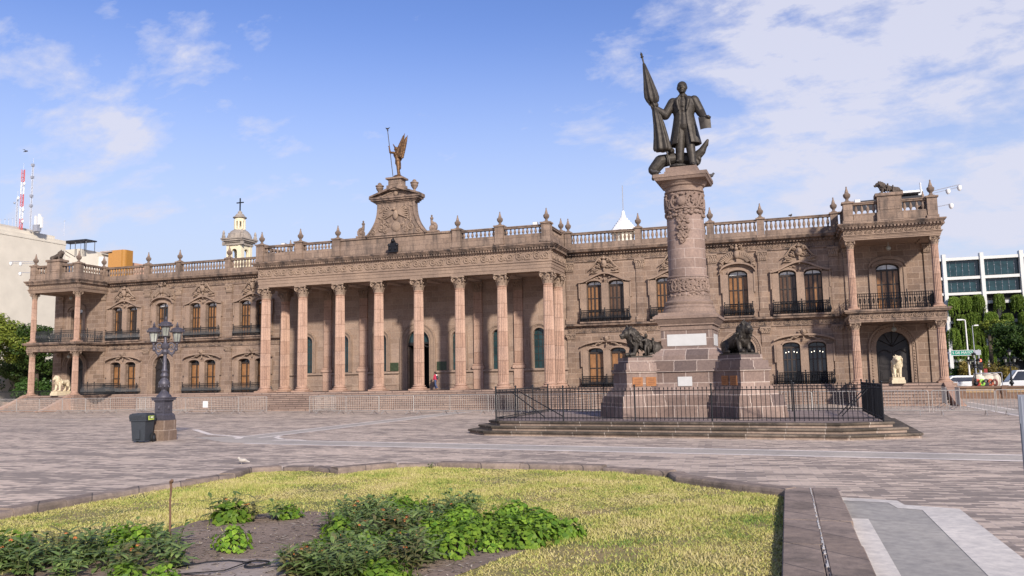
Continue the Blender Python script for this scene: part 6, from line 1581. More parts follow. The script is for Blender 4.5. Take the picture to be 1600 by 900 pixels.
for x,y,z,rz,lab in((-36.0,54.0,12.0,.5,'grey floodlight on a bracket behind the left portico balustrade'),(-15.7,53.6,12.0,-.4,'grey floodlight on a bracket behind the right portico balustrade'),(4.9,54.6,12.0,.4,'grey floodlight beside the right loggia roof')):
    root=empty('floodlight',(x,y,z-1.2),lab,'floodlight'); m=MB(); m.tube([(x+.5,y,z-1.2),(x+.45,y,z+.15),(x,y,z+.38)],.03,5); m.build('bracket',GRY,root); m=MB(); m.box(x-.22,x+.12,y-.15,y+.15,z+.26,z+.56); m.build('lamp_box',GRY,root); m=MB(); m.box(x-.2,x+.1,y-.156,y-.15,z+.28,z+.54); m.build('lamp_glass',M['paleglass'],root)
b=empty('roof_canopy',(6.8,57.5,10.7),'dark tarpaulin canopy on the roof behind the right dark lion','canopy')
m=MB(); m.add([(4.6,57.2,12.95),(8.95,57.2,13.05),(9.0,59,13.35),(4.6,59,13.2),(4.6,57.2,12.3),(8.95,57.2,12.3)],[(0,1,2,3),(0,4,5,1)]); m.build('sheet',plain('dark_tarpaulin',(.03,.03,.035),.7),b); m=MB(); m.box(7.3,9.0,57.5,58.8,13.32,13.45); m.build('pale_sheet',M['white'],b)
m=MB()
for x in(4.7,6.8,8.9): m.bar((x,57.3,10.7),(x,57.3,12.95),.04)
m.build('posts',GRY,b); m=MB(); m.bar((8.9,57.5,13.0),(8.9,57.5,13.9),.05); m.box(8.75,9.05,57.45,57.6,12.9,13.2); m.build('aerial',M['white'],b)
# --- parking building with planted terraces
g=empty('parking_building',(40,118,0),'long white framed parking building with glazed upper floors and planted terraces','building')
WB=plain('white_concrete',(.62,.61,.57),.8,0,.07,2,.05); CG=glass('green_office_glass',(.014,.040,.046),.08)
CXS=[19.25,23.35,27.55,31.75,35.95,40.15,44.35]
for x in CXS: m=MB(); m.box(x-.2,x+.2,111.4,112.3,0,15.95); m.build('column',WB,g)
for z0,z1,y in((15.15,15.5,111.55),(12.8,13.15,111.55),(10.9,11.2,111.55)): m=MB(); m.box(18.6,60,y,112.25,z0,z1); m.build('beam',WB,g)
for z0,z1 in((9.75,10.1),(7.45,7.8),(5.1,5.45),(2.8,3.15)): m=MB(); m.box(18.6,60,111.6,118,z0,z1); m.build('terrace_slab',plain('terrace_concrete',(.5,.49,.46),.85) if 'terrace_concrete' not in bpy.data.materials else bpy.data.materials['terrace_concrete'],g)
for z0,z1 in((13.25,15.1),(11.3,12.75)):
    for a,c in zip(CXS,CXS[1:]):
        m=MB(); m.quad((a+.28,112.1,z0),(c-.28,112.1,z0),(c-.28,112.1,z1),(a+.28,112.1,z1)); p=m.build('glass_panel',CG,g)
        m=MB()
        for k in range(1,6):
            x=a+(c-a)*k/6; m.box(x-.006,x+.006,112.05,112.09,z0,z1)
            for q in(.35,.65): m.box(x-.05,x+.05,112.03,112.09,z0+(z1-z0)*q-.015,z0+(z1-z0)*q+.015); m.box(x-.015,x+.015,112.03,112.09,z0+(z1-z0)*q-.05,z0+(z1-z0)*q+.05)
        m.build('glazing_clips',GRY,p)
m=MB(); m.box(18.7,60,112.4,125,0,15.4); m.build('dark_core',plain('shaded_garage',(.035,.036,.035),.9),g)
# --- foliage generators
def leaves(rng,centers,radii,n,size,flat=.35,up=.3):
    centers=np.array(centers); radii=np.array(radii); w=radii.prod(axis=1)**(2/3); k=rng.choice(len(centers),n,p=w/w.sum())
    d=rng.normal(size=(n,3)); d/=np.linalg.norm(d,axis=1)[:,None]; r=rng.random(n)**(1/2.2); p=centers[k]+d*radii[k]*r[:,None]
    nrm=d*.6+rng.normal(size=(n,3))*.6; nrm[:,2]+=up; nrm/=np.linalg.norm(nrm,axis=1)[:,None]
    a=np.cross(nrm,rng.normal(size=(n,3))); a/=np.linalg.norm(a,axis=1)[:,None]; b=np.cross(nrm,a); s=size*rng.uniform(.6,1.3,n)[:,None]
    v=np.stack([p-a*s,p-b*s*.45,p+a*s,p+b*s*.45],1); return v.reshape(-1,3)
LG=leafmat('tree_leaves',(.030,.066,.012),(.080,.135,.026)); LY=leafmat('yellow_green_leaves',(.09,.13,.018),(.20,.225,.035)); LD=leafmat('dark_leaves',(.024,.054,.012),(.066,.108,.024)); LO=leafmat('golden_leaves',(.10,.095,.018),(.27,.19,.045)); LH=leafmat('weeping_leaves',(.075,.135,.014),(.18,.25,.035)); LB=leafmat('bush_leaves',(.03,.075,.012),(.075,.145,.03))
BARK=stone('tree_bark',(.06,.045,.035),(.10,.08,.06),None,stain=.3,grain=20)
def tree(x,y,h,crown,n,size,mat,label,cat='tree',name='tree',trunk_r=.22,seed=1,group=None,clumps=26):
    rng=np.random.default_rng(seed); R=random.Random(seed); root=empty(name,(x,y,0),label,cat,group)
    t=MB(); zb=crown[2]-crown[5]*.55
    t.tube([(x,y,-.05),(x+.05,y,.3),(x+.1*R.uniform(-1,1),y,zb*.6),(x+.2*R.uniform(-1,1),y,zb),(crown[0],crown[1],crown[2])],[trunk_r*1.4,trunk_r,trunk_r*.85,trunk_r*.7,trunk_r*.2],8)
    cs=[];rs=[]
    for i in range(clumps):
        d=Vector((R.gauss(0,1),R.gauss(0,1),R.gauss(0,1)));d.normalize(); rr=R.uniform(.35,.95); c=(crown[0]+d.x*crown[3]*rr,crown[1]+d.y*crown[4]*rr,crown[2]+d.z*crown[5]*rr); q=R.uniform(.22,.40)*min(crown[3],crown[5]); cs.append(c); rs.append((q*1.25,q*1.25,q*.85))
        if i%3==0: t.tube([(x+.0,y,zb*R.uniform(.75,1.05)),((x+c[0])/2,(y+c[1])/2,(zb+c[2])/2-.1),c],[trunk_r*.45,trunk_r*.28,trunk_r*.06],5)
    t.build('trunk',BARK,root,smooth=True)
    fast_mesh('crown',leaves(rng,cs,rs,n,size),4,mat,root)
    return root
# left garden
G='trees in the garden left of the palace'
tree(-77.2,64.5,9,(-77.2,64.5,6.6,3.4,3,2.7),9000,.17,LY,'yellow green leafy tree at the far left edge below the cream wall',seed=1,group=G)
tree(-73.6,66,8,(-73.6,66,6.0,2.6,2.6,2.5),7000,.16,LG,'green tree seen left of the left loggia columns',seed=2,group=G)
tree(-70.4,69,10,(-70.4,69,6.6,3.0,2.6,3.4),9000,.17,LG,'taller green tree showing between the left loggia columns and its wall',seed=3,group=G)
tree(-79.8,70,7,(-79.8,70,4.0,3.2,3,2.8),6000,.18,LD,'dark shaded tree deep in the left garden',seed=4,group=G)
tree(-74.5,72,7,(-74.5,72,3.4,4.2,2.5,2.4),7000,.18,LD,'dark shaded tree behind the hedge of the left garden',seed=5,group=G)
tree(-66.5,70,7,(-66.5,70,3.6,2.8,2.5,3.0),5000,.17,LD,'dark tree behind the left loggia wall corner',seed=15,group=G)
for i_,(x_,y_) in enumerate(((-86,73),(-82.5,75),(-78,76),(-71,75.5))): tree(x_,y_,6,(x_,y_,3.0,2.8,2.2,2.6),4500,.2,LD,('dark tree added as shade, %s from the left along the foot of the cream wall'%('first','second','third','fourth')[i_]),seed=30+i_,group='dark trees along the foot of the cream wall')  # added row, dark leaves stand in for the shade under the garden trees
def bush(x,y,r,h,n,size,mat,label,seed,group=None,name='bush'):
    rng=np.random.default_rng(seed); R=random.Random(seed); cs=[];rs=[]
    for i in range(14): a=R.uniform(0,2*PI); q=R.random()**.5*r*.7; cs.append((x+q*math.cos(a),y+q*math.sin(a)*.8,h*R.uniform(.3,.72))); rs.append((r*.4,r*.4,h*.28))
    o=fast_mesh(name,leaves(rng,cs,rs,n,size),4,mat,None,(x,y,0)); tag(o,label,'bush',group); return o
bush(-70.2,62.5,2.0,3.1,3200,.12,LB,'bright green rounded bush behind the left loggia stair',6)
bush(-68.0,63.2,1.5,2.6,2200,.12,LB,'second bright green bush nearer the left loggia wall',7)
w=empty('garden_wall',(-70,60.2,0),'low dark iron railed garden wall left of the left corner stair','wall'); m=MB(); m.box(-90,-61.8,60,60.3,0,.55); m.build('wall',M['parapet'],w)
m=MB(); 
for z in(.7,1.5): m.bar((-90,60.15,z),(-61.8,60.15,z),.03)
x=-90
while x<-61.8: m.bar((x,60.15,.55),(x,60.15,1.6),.018); x+=.16
m.build('railing',M['iron'],w)
# right side trees and shrubs
G='trees beyond the right street'
tree(19.6,86,8,(19.6,86,4.0,2.3,2.0,2.5),9000,.14,LG,'dark green spreading tree at the right edge before the parking building',seed=8,group=G)
tree(22.2,85,8,(22.6,85,4.6,2.6,2.2,2.8),8000,.15,LD,'dark tree leaving the right edge of the picture',seed=9,group=G)
tree(19.4,92,9,(20.8,92,5.9,2.0,1.8,1.2),5000,.15,LY,'bright green tree crown showing above the dark tree at the right',seed=10,group=G)
G='shrubs along the right street'
bush(15.6,82,1.1,3.0,3000,.10,LO,'golden leafed shrub right of the right loggia column',11,G)
bush(17.0,82.5,1.2,2.8,3000,.10,LO,'golden leafed shrub behind the traffic light',12,G)
bush(14.4,83,.8,2.4,2200,.10,LG,'green shrub just right of the right loggia base',13,G)
bush(18.6,82.5,1.2,2.5,2600,.10,LO,'golden leafed shrub left of the right iron lamp',14,G)
bush(20.6,82.5,1.3,2.4,2600,.10,LY,'yellow green shrub at the right edge behind the white van',16,G)
# weeping plants on the terraces
def weep(seed,r,drop):
    rng=np.random.default_rng(seed); V=[]; ns=120
    for s in range(ns):
        a=rng.uniform(0,2*PI); q=r*rng.random()**.5; x=q*math.cos(a)*1.0; y=q*math.sin(a)*.7; top=.25+.55*r*math.sqrt(max(0,1-(q/r)**2)); ln=drop*rng.uniform(.5,1)*(.62+.38*q/r); k=int(ln/.055)+3
        t=np.linspace(0,1,k); px=x*(1+.25*np.sin(PI*np.minimum(1,t*1.25)))+rng.normal(size=k)*.03; py=y*(1+.2*np.minimum(1,t*2))+rng.normal(size=k)*.03; pz=top-ln*t+rng.normal(size=k)*.02
        for i in range(k):
            c=np.array((px[i],py[i],pz[i])); u=np.array((rng.normal()*.35,rng.normal()*.35,-1)); u/=np.linalg.norm(u); w_=np.cross(u,rng.normal(size=3)); w_/=np.linalg.norm(w_); sz=.085*rng.uniform(.7,1.3)
            V+= [c-u*sz,c-w_*sz*.4,c+u*sz,c+w_*sz*.4]
    return np.array(V)
WV=[weep(21,.76,2.1),weep(22,.66,1.8),weep(23,.82,2.3)]
WP=[]
for i,v in enumerate(WV): WP.append(fast_mesh('weeping_plant',v,4,LH))
rows=[('top',10.05,[19.9,21.15,22.6,24.75,26.7,28.5,30.3]),('second',7.85,[20.5,21.9,23.75,25.5,27.2,29.0,31]),('third',6.0,[19.6,21.2,22.5,24.2,26.0,27.9,29.7]),('fourth',4.1,[20.3,21.9,23.2,25.0,27.0,29.0])]
k=0; ordn=['first','second','third','fourth','fifth','sixth','seventh']
for rn,z,xs in rows:
    for i,x in enumerate(xs):
        o=WP[k] if k<3 else WP[k%3].copy()
        if k>=3: C.objects.link(o)
        o.location=(x,111.2+.25*random.uniform(-1,1),z+random.uniform(-.15,.15)); o.rotation_euler=(0,0,random.uniform(0,6)); s=random.uniform(.98,1.12); o.scale=(s,s,s)
        tag(o,'weeping green plant, %s from the left in the %s terrace row of the parking building'%(ordn[i],rn),'hanging plant','weeping plants on the parking terraces'); k+=1
# --- street on the right: wall, lamps, signs, cars, stall
w=empty('street_wall',(15,60.6,0),'low stone wall with carved panels along the street at the right','wall')
A=Vector((9.7,62.3));B=Vector((24,57.6)); d=(B-A).normalized(); n=Vector((-d.y,d.x)); L=(B-A).length
m=MB(); c=(A+B)/2; m.obox(c,d,n,L/2,.17,0,.34); m.obox(c,d,n,L/2,.12,.34,.70); m.obox(c,d,n,L/2,.2,.70,.82); m.build('wall',stone('street_wall_stone',(.22,.14,.10),(.28,.19,.14),None,stain=.4,grain=8),w)
u=.6; 
while u<L-.5:
    m=MB(); p=A+d*u-n*.13
    for k in range(6): q=p+d*(-.62+.25*k); m.obox(q,d,n,.09,.03,.42+.03*(k%2),.62-.03*(k%2))
    m.obox(p,d,n,.8,.02,.40,.64); m.build('carved_panel',stone('pale_carved_panel',(.46,.32,.18),(.54,.39,.24),None,stain=.3,grain=14) if 'pale_carved_panel' not in bpy.data.materials else bpy.data.materials['pale_carved_panel'],w); u+=2.0
u=0
while u<L: m=MB(); p=A+d*u; m.obox(p,d,n,.14,.22,0,.86); m.build('pier',bpy.data.materials['street_wall_stone'],w); u+=4.0
lamp(12.72,65.5,'black iron street lamp beside the white lamp pole at the right',M['iron'],[(0,0,3.75),(0,.36,3.15),(PI,.36,3.15)],2.15,.72,False)
lamp(15.1,66.2,'black iron street lamp with three lanterns by the white van at the right',M['iron'],[(0,0,3.85),(0,.38,3.2),(PI,.38,3.2)],2.2,.74,False)
def pole_lamp(x,y,h,arm,label,mat,r=.06):
    root=empty('lamp_pole',(x,y,0),label,'street lamp'); m=MB(); m.tube([(x,y,0),(x,y,h*.5),(x-.02,y,h)],[r*1.2,r,r*.7],8); m.tube([(x-.02,y,h),(x-arm*.5,y,h+.05),(x-arm,y,h+.04)],r*.7,6); m.build('pole',mat,root); m=MB(); m.box(*sorted((x-arm-.22*(1 if arm>0 else -1),x-arm*.6)),y-.09,y+.09,h,h+.1); m.build('lamp_head',M['white'],root)
pole_lamp(13.65,72.2,5.75,.38,'tall white street lamp pole with a flat head above the green sign',M['white'])
pole_lamp(14.85,76,5.45,-.2,'thin grey lamp pole between the weeping plants and the dark tree',GRY,.04)
# green street sign with lettering
s=empty('street_sign',(14.45,72,0),'green overhead street sign reading 5 DE MAYO','sign'); m=MB(); m.bar((14.35,72.05,0),(14.35,72.05,3.45),.05,8); m.bar((14.4,72.05,3.2),(12.0,72.05,3.22),.03,6); m.build('post',GRY,s)
GS=plain('sign_green',(.0,.20,.135),.5,0,.05,4,0); m=MB(); m.box(12.42,14.0,71.95,71.99,3.02,3.40); m.build('sign_board',GS,s)
m=MB()
for a in((12.40,14.02,3.0,3.03),(12.40,14.02,3.39,3.42),(12.40,12.43,3.0,3.42),(13.99,14.02,3.0,3.42)): m.box(a[0],a[1],71.935,71.949,a[2],a[3])
m.build('sign_border',M['white'],s); m=MB(); m.box(14.1,14.5,71.96,71.99,3.02,3.4); m.build('second_board',GRY,s)
def lettering(text,x,y,z,size,mat,parent):
    cu=bpy.data.curves.new('lettering','FONT'); cu.body=text; cu.size=size; cu.extrude=.004; cu.align_x='CENTER'; cu.align_y='CENTER'; t=bpy.data.objects.new('lettering',cu); C.objects.link(t)
    dg=bpy.context.evaluated_depsgraph_get(); dg.update(); me=bpy.data.meshes.new_from_object(t.evaluated_get(dg)); bpy.data.objects.remove(t)
    me.materials.clear(); me.materials.append(mat); o=bpy.data.objects.new('lettering',me); C.objects.link(o); o.parent=parent; o.location=Vector((x,y,z))-ORIG[parent.name]; o.rotation_euler=(PI/2,0,0); return o
lettering('5 DE MAYO',13.21,71.942,3.21,.27,M['white'],s)
# traffic light
t=empty('traffic_light',(14.2,70,0),'traffic light showing red on a pale post at the right','traffic light'); m=MB(); m.bar((14.0,70,0),(14.0,70,1.9),.07,8); m.build('post',M['white'],t)
m=MB(); m.box(13.82,14.14,69.85,70.1,1.88,2.72); m.build('housing',M['iron'],t)
RL,_nt,_b=new_mat('red_signal'); _b.inputs['Base Color'].default_value=(.6,.05,.03,1); _b.inputs['Emission Color'].default_value=(1,.12,.06,1); _b.inputs['Emission Strength'].default_value=3
for i,(z,mm) in enumerate(((2.57,RL),(2.30,M['black']),(2.03,M['black']))): m=MB(); m.ell((13.98,69.84,z),(.10,.03,.10),None,14,8); m.build('signal_lens',mm,t)
m=MB(); m.box(14.2,14.42,69.9,70.05,1.55,1.95); m.build('pedestrian_signal',plain('dark_red_box',(.25,.03,.025),.6),t)
# cars
def car(x,y,rz,label,col,van=False):
    root=empty('parked_car',(x,y,.008),label,'car','cars parked beyond the street wall'); T=Matrix.Translation((x,y,.008))@Matrix.Rotation(rz,4,'Z'); W=.85
    H=1.42 if not van else 1.78
    low=[(-2.1,.25),(2.15,.25),(2.2,.55),(2.05,.80),(1.0,.93),(-1.9,.98),(-2.15,.85)]
    cab=[(-1.75,.97),(1.05,.92),(.35,H),(-1.15,H+.0)] if not van else [(-2.0,.97),(1.2,.92),(.55,H),(-1.95,H)]
    b=MB()
    def shell(poly,w0,w1):
        k=len(poly); zs=[p[1] for p in poly]; z0,z1=min(zs),max(zs); f=lambda z:w0+(w1-w0)*(z-z0)/(z1-z0); vs=[(px,-f(pz),pz) for px,pz in poly]+[(px,f(pz),pz) for px,pz in poly]
        b.add(vs,[tuple(range(k)),tuple(range(2*k-1,k-1,-1))]+[(i,i+k,(i+1)%k+k,(i+1)%k) for i in range(k)])
    shell(low,W,W*.97); shell(cab,W*.94,W*.78); b.xform(T).build('body',col,root)
    g=MB(); inn=[(cab[0][0]+.22,1.02),(cab[1][0]-.22,1.0),(cab[2][0]-.05,H-.09),(cab[3][0]+.1,H-.09)]
    for s in(-1,1): g.add([(px,s*(W*.955-(pz-.95)/(H-.95)*W*.165),pz) for px,pz in inn],[(0,1,2,3) if s<0 else (3,2,1,0)])
    a,c=cab[1],cab[2]; g.add([(a[0]-.05,-W*.82,a[1]+.07),(a[0]-.05,W*.82,a[1]+.07),(c[0]+.07,W*.7,c[1]-.06),(c[0]+.07,-W*.7,c[1]-.06)],[(0,1,2,3)]); g.v=[(px+(.03 if i>=8 else 0),py,pz) for i,(px,py,pz) in enumerate(g.v)]
    g.xform(T).build('window',M['dkglass'],root)
    for wx in(-1.35,1.35):
        for s in(-1,1):
            w_=MB(); n=16; vs=[]
            for dy,r in((-.1,.24),(-.1,.32),(.1,.32),(.1,.24)):
                for i in range(n): vs.append((wx+r*math.cos(2*PI*i/n),s*(W-.06)+dy,.33+r*math.sin(2*PI*i/n)))
            w_.add(vs,[(k*n+i,k*n+(i+1)%n,(k+1)*n+(i+1)%n,(k+1)*n+i) for k in range(3) for i in range(n)]); wo=w_.xform(T).build('wheel',M['black'],root)
            h=MB(); h.ell((wx,s*(W+.0),.33),(.23,.05,.23),None,12,6); h.xform(T).build('rim',M['galv'],wo)
    for s in(-1,1): h=MB(); h.ell((2.1,s*.62,.68),(.08,.16,.08),None,8,6); h.xform(T).build('headlight',M['paleglass'],root); h=MB(); h.ell((-2.12,s*.66,.75),(.05,.1,.1),None,8,6); h.xform(T).build('tail_light',RED,root)
CW=plain('car_white',(.6,.6,.6),.25,0,.02,2,0); CS=plain('car_silver',(.38,.41,.45),.25,.3,.03,2,0)
car(13.4,75.5,math.radians(185),'silver saloon car parked left of the white lamp pole at the right',CS)
car(17.6,73.5,math.radians(180),'white van parked behind the right iron lamp at the right edge',CW,True); car(20.2,70,math.radians(178),'white car with lowered front at the far right edge, before the van',CW); car(12.3,70.5,math.radians(186),'white car half hidden by the street wall and the right stair',CW)
# covered stall with bundles
s=empty('street_stall',(13.6,66,0),'street stall covered with beige tarpaulins behind the low wall','stall'); TP=plain('beige_tarpaulin',(.55,.49,.40),.85,0,.2,4,.3); m=MB()
m.ell((13.1,66.6,.95),(.42,.5,.72)); m.ell((13.75,66.8,1.05),(.5,.5,.62)); m.ell((14.25,66.8,1.1),(.35,.45,.55)); m.ell((13.5,66.8,.5),(.95,.5,.5)); sculpt(m,'tarpaulin',TP,s,None,.05,3)
m=MB(); 
for x in(12.8,14.55): m.bar((x,66.3,0),(x,66.3,1.65),.03)
m.bar((12.8,66.3,1.62),(14.55,66.3,1.65),.03); m.build('frame',GRY,s)
cols=[((.45,.06,.04),12.95),((.30,.55,.08),13.22),((.06,.05,.06),13.48),((.40,.10,.05),13.75),((.16,.05,.04),14.02)]
for (c,x),lab in zip(cols,('red coil hanging at the left of the street stall','bright green coil hanging on the street stall','black coil hanging in the middle of the street stall','rust red coil hanging on the street stall','brown coil hanging at the right of the street stall')):
    m=MB(); m.tube([(x+.13*math.cos(2*PI*i/14),66.0+.05*math.sin(4*PI*i/14),.98+.20*math.sin(2*PI*i/14)) for i in range(15)],.07,6); tag(m.build('coil',plain('coil_%d'%int(x*100),c,.6),smooth=True),lab,'coil','coils hanging on the street stall')
# ------------------------------------------------------------------ planting in the bed
def blade(V,rng,base,d,ln,w,droop,segs=3):
    """lance leaf: strip of quads bending down"""
    d=d/np.linalg.norm(d); side=np.cross(d,(0,0,1.)); side/=max(1e-6,np.linalg.norm(side)); p=base.copy(); prev=None
    for k in range(segs+1):
        t=k/segs; ww=w*(np.sin(PI*(.12+.86*t))**.8) if k<segs else .001; cur=(p-side*ww,p+side*ww)
        if prev is not None: V+= [prev[0],prev[1],cur[1],cur[0]]
        prev=cur; p=p+d*(ln/segs); d=d+np.array((0,0,-droop/segs)); d/=np.linalg.norm(d)
def milkweed(seed,stems,h,r,flowers=.3):
    rng=np.random.default_rng(seed); V=[];S=MB();F=[]
    for s in range(stems):
        a=rng.uniform(0,2*PI); q=r*rng.random()**.6; lean=np.array((math.cos(a)*.35*q/r,math.sin(a)*.35*q/r,1.)); b=np.array((math.cos(a)*q*.6,math.sin(a)*q*.6,0.)); hh=h*rng.uniform(.6,1.08)
        S.tube([tuple(b),tuple(b+lean*hh*.5),tuple(b+lean*hh)],[.006,.005,.003],4)
        for k in range(int(hh/.040)):
            t=.15+.85*k/(hh/.040); p=b+lean*hh*t; an=k*2.4+rng.uniform(-.4,.4); up=.10+.65*t*t; d=np.array((math.cos(an),math.sin(an),up)); blade(V,rng,p,d,rng.uniform(.15,.24)*(1.05-.35*abs(t-.55)),rng.uniform(.022,.034),rng.uniform(.5,1.3))
        if rng.random()<flowers:
            c=b+lean*(hh+.02)
            F.append([])
            for k in range(16):
                d=rng.normal(size=3); d[2]=abs(d[2])+.3; d/=np.linalg.norm(d); u=np.cross(d,rng.normal(size=3)); u/=np.linalg.norm(u); w_=np.cross(d,u); p=c+d*.028; z=.011
                F[-1]+= [p-u*z,p-w_*z,p+u*z,p+w_*z]
    return np.array(V),S,F
def broad(seed,n,r,h,size=.045):
    """low shrub of rounded heart shaped leaves"""
    rng=np.random.default_rng(seed); V=[]; S=MB()
    for k in range(16):
        a=rng.uniform(0,2*PI); q=r*rng.uniform(.3,.9); S.tube([(0,0,0),(q*.5*math.cos(a),q*.5*math.sin(a),h*.4),(q*math.cos(a),q*math.sin(a),h*rng.uniform(.5,.9))],[.007,.005,.002],4)
    for k in range(n):
        a=rng.uniform(0,2*PI); ph=np.arccos(rng.uniform(0.0,1)); rr=rng.uniform(.55,1.0)**.7; bump_=1+.18*math.sin(3*a+seed)+.12*math.sin(5*a+ph*4)
        p=np.array((r*bump_*rr*math.sin(ph)*math.cos(a),r*bump_*rr*math.sin(ph)*math.sin(a),h*(.08+.92*rr*math.cos(ph)*bump_**.5)))
        nrm=np.array((math.sin(ph)*math.cos(a),math.sin(ph)*math.sin(a),.75*math.cos(ph)+.45))+rng.normal(size=3)*.35; nrm/=np.linalg.norm(nrm); u=np.cross(nrm,rng.normal(size=3)); u/=np.linalg.norm(u); w_=np.cross(nrm,u); z=size*rng.uniform(.6,1.25)
        V+= [p-u*z+nrm*.004,p-w_*z*.72+u*(-.25*z),p+u*z*1.05-nrm*.006,p+w_*z*.72+u*(-.25*z)]
    return np.array(V),S
ML=[leafmat('lance_leaves',(.10,.175,.042),(.27,.34,.11),.34),leafmat('lance_leaves_rusty',(.13,.14,.05),(.29,.25,.10),.3)]
HL=leafmat('heart_leaves',(.085,.18,.018),(.24,.36,.04),.34); FL_=plain('orange_flower',(.40,.12,.03),.6,0,.25,40,0); STEM=plain('green_stem',(.08,.09,.03),.7); DRY=plain('dry_twig',(.22,.14,.08),.8)
MW=[];BR=[]
def mk_mw(i,stems,h,r,fl,mi):
    V,S,F=milkweed(40+i,stems,h,r,fl); root=empty('milkweed',(0,0,0)); fast_mesh('leaves',V,4,ML[mi],root); S.build('stems',STEM,root)
    for f in F: fast_mesh('flower_head',np.array(f),4,FL_,root)
    return root
for i,a in enumerate(((14,.40,.28,.10,0),(12,.34,.27,.12,0),(11,.37,.26,.10,1),(8,.28,.20,.12,0))): MW.append(mk_mw(i,*a))
def mk_br(i,n,r,h,s):
    V,S=broad(70+i,n,r,h,s); root=empty('leafy_shrub',(0,0,0)); fast_mesh('leaves',V,4,HL,root); S.build('stems',STEM,root); return root
for i,a in enumerate(((300,.27,.38,.044),(380,.36,.30,.046),(220,.24,.24,.042))): BR.append(mk_br(i,*a))
used=set()
def plant(proto,x,y,s,label,group,rz=None):
    if proto.name not in used: o=proto; used.add(proto.name)
    else: o=copy_tree(proto)
    o.location=(x,y,.022); o.rotation_euler=(0,0,random.uniform(0,6.28) if rz is None else rz); o.scale=(s,s,s); tag(o,label,'plant',group)
R=random.Random(17)
GM='orange flowered plants in the bed'; GB='bright green leafy shrubs in the bed'
# singled out plants
plant(BR[0],-6.15,8.25,.80,'round bright green shrub standing alone on the bare soil','single shrubs in the bed')
plant(MW[0],-7.62,10.0,.95,'tall dark bush at the far side of the bare soil, left of its thin neighbour','single shrubs in the bed')
plant(BR[2],-7.42,9.9,1.2,'bright leaves growing out of the tall dark bush beyond the bare soil','single shrubs in the bed')
plant(MW[2],-7.25,10.1,.85,'right half of the tall dark bush beyond the bare soil','single shrubs in the bed')
plant(MW[3],-6.85,10.25,.95,'thin straggly plant right of the tall dark bush','single shrubs in the bed')
plant(BR[2],-6.75,10.35,.8,'small green sprig beside the thin straggly plant','single shrubs in the bed')
plant(MW[1],-4.45,11.3,.95,'dark pointed leaved bush at the back of the right clump, taller than the rest','single shrubs in the bed')
# left front clump (12), right clump (40), edge of vines
spots=[]
def region(poly,n,mind,seed):
    rr=random.Random(seed); out=[]; xs=[p[0] for p in poly];ys=[p[1] for p in poly]; tries=0
    while len(out)<n and tries<20000:
        tries+=1; x=rr.uniform(min(xs),max(xs));y=rr.uniform(min(ys),max(ys)); c=False;j=len(poly)-1
        for i in range(len(poly)):
            xi,yi=poly[i];xj,yj=poly[j]
            if (yi>y)!=(yj>y) and x<(xj-xi)*(y-yi)/(yj-yi)+xi: c=not c
            j=i
        if c and all((x-a)**2+(y-b)**2>mind*mind for a,b in out): out.append((x,y))
    return out
left=region([(-8.3,6.7),(-8.2,7.6),(-7.6,8.6),(-7.15,8.9),(-6.75,8.3),(-6.5,7.6),(-5.9,7.0),(-5.6,6.7)],26,.24,1)
right=region([(-4.7,7.0),(-5.05,7.9),(-5.3,8.8),(-5.7,9.9),(-6.2,10.7),(-5.0,11.2),(-4.3,11.1),(-3.9,10.3),(-3.6,9.2),(-3.5,8.2),(-3.75,7.1)],58,.25,2)
vines=region([(-4.4,10.7),(-3.6,10.9),(-2.75,10.4),(-2.55,9.9),(-2.85,9.1),(-3.3,8.8),(-3.7,9.6)],16,.26,3)
row=lambda y:'front' if y<7.7 else ('middle' if y<9.3 else 'back')
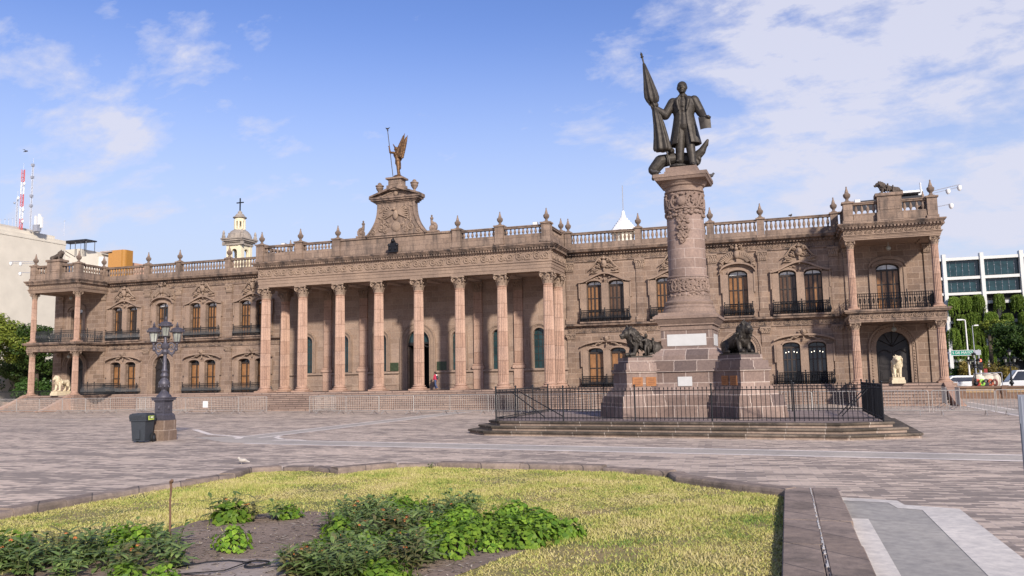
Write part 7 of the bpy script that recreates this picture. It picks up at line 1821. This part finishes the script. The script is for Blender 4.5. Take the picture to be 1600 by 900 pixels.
for i,(x,y) in enumerate(left): 
    k=R.random(); p=MW[R.choice((0,1,1,2,3))] if k<.68 else BR[R.choice((0,2))]; s=R.uniform(.70,.95)
    plant(p,x,y,s,'orange flowered lance leaved plant in the left clump of the bed, %s part'%row(y) if p in MW else 'bright green leafy shrub within the left clump of the bed, %s part'%row(y),'left clump of the bed, '+row(y)+(' flowers' if p in MW else ' shrubs'))
for i,(x,y) in enumerate(right):
    k=R.random(); p=MW[R.choice((0,1,2,3,0))] if k<.76 else BR[R.choice((0,1,2))]; s=R.uniform(.66,.90)
    plant(p,x,y,s,'orange flowered lance leaved plant in the large right clump, %s part'%row(y) if p in MW else 'bright green leafy shrub within the large right clump, %s part'%row(y),'right clump of the bed, '+row(y)+(' flowers' if p in MW else ' shrubs'))
for i,(x,y) in enumerate(vines): plant(BR[R.choice((1,2,1))],x,y,R.uniform(.7,.95),'low heart leaved vine at the right edge of the bed','heart leaved vines at the right edge of the bed')
# weeds at the kerb
plant(MW[3],-7.35,16.6,.45,'small green weed growing at a gap in the lawn kerb','kerb weeds')
# twigs and litter: small stones and dry twigs scattered on the soil
def litter():
    rng=np.random.default_rng(5); n=2600; x=rng.uniform(-7.8,-3,n*2); y=rng.uniform(6.3,11,n*2)
    c=np.zeros(len(x),bool); j=len(SOIL)-1
    for i in range(len(SOIL)):
        xi,yi=SOIL[i];xj,yj=SOIL[j]; c^=((yi>y)!=(yj>y))&(x<(xj-xi)*(y-yi)/(yj-yi+1e-12)+xi); j=i
    x=x[c][:n];y=y[c][:n];n=len(x); a=rng.uniform(0,2*PI,n); l=rng.uniform(.01,.045,n); w=rng.uniform(.003,.012,n); z=.031+rng.uniform(0,.015,n)
    u=np.stack([np.cos(a)*l,np.sin(a)*l,rng.uniform(-.004,.004,n)],1); v=np.stack([-np.sin(a)*w,np.cos(a)*w,np.zeros(n)],1); p=np.stack([x,y,z],1)
    V=np.stack([p-u-v,p+u-v,p+u+v,p-u+v],1).reshape(-1,3)
    m,nt,b=new_mat('soil_litter'); g=N(nt,'ShaderNodeNewGeometry'); nt.links.new(ramp(nt,[(0,(.07,.05,.035)),(.6,(.30,.22,.15)),(1,(.5,.42,.33))],g.outputs['Random Per Island']),b.inputs['Base Color']); b.inputs['Roughness'].default_value=.9
    tag(fast_mesh('soil_litter',V,4,m),kind='stuff')
litter()
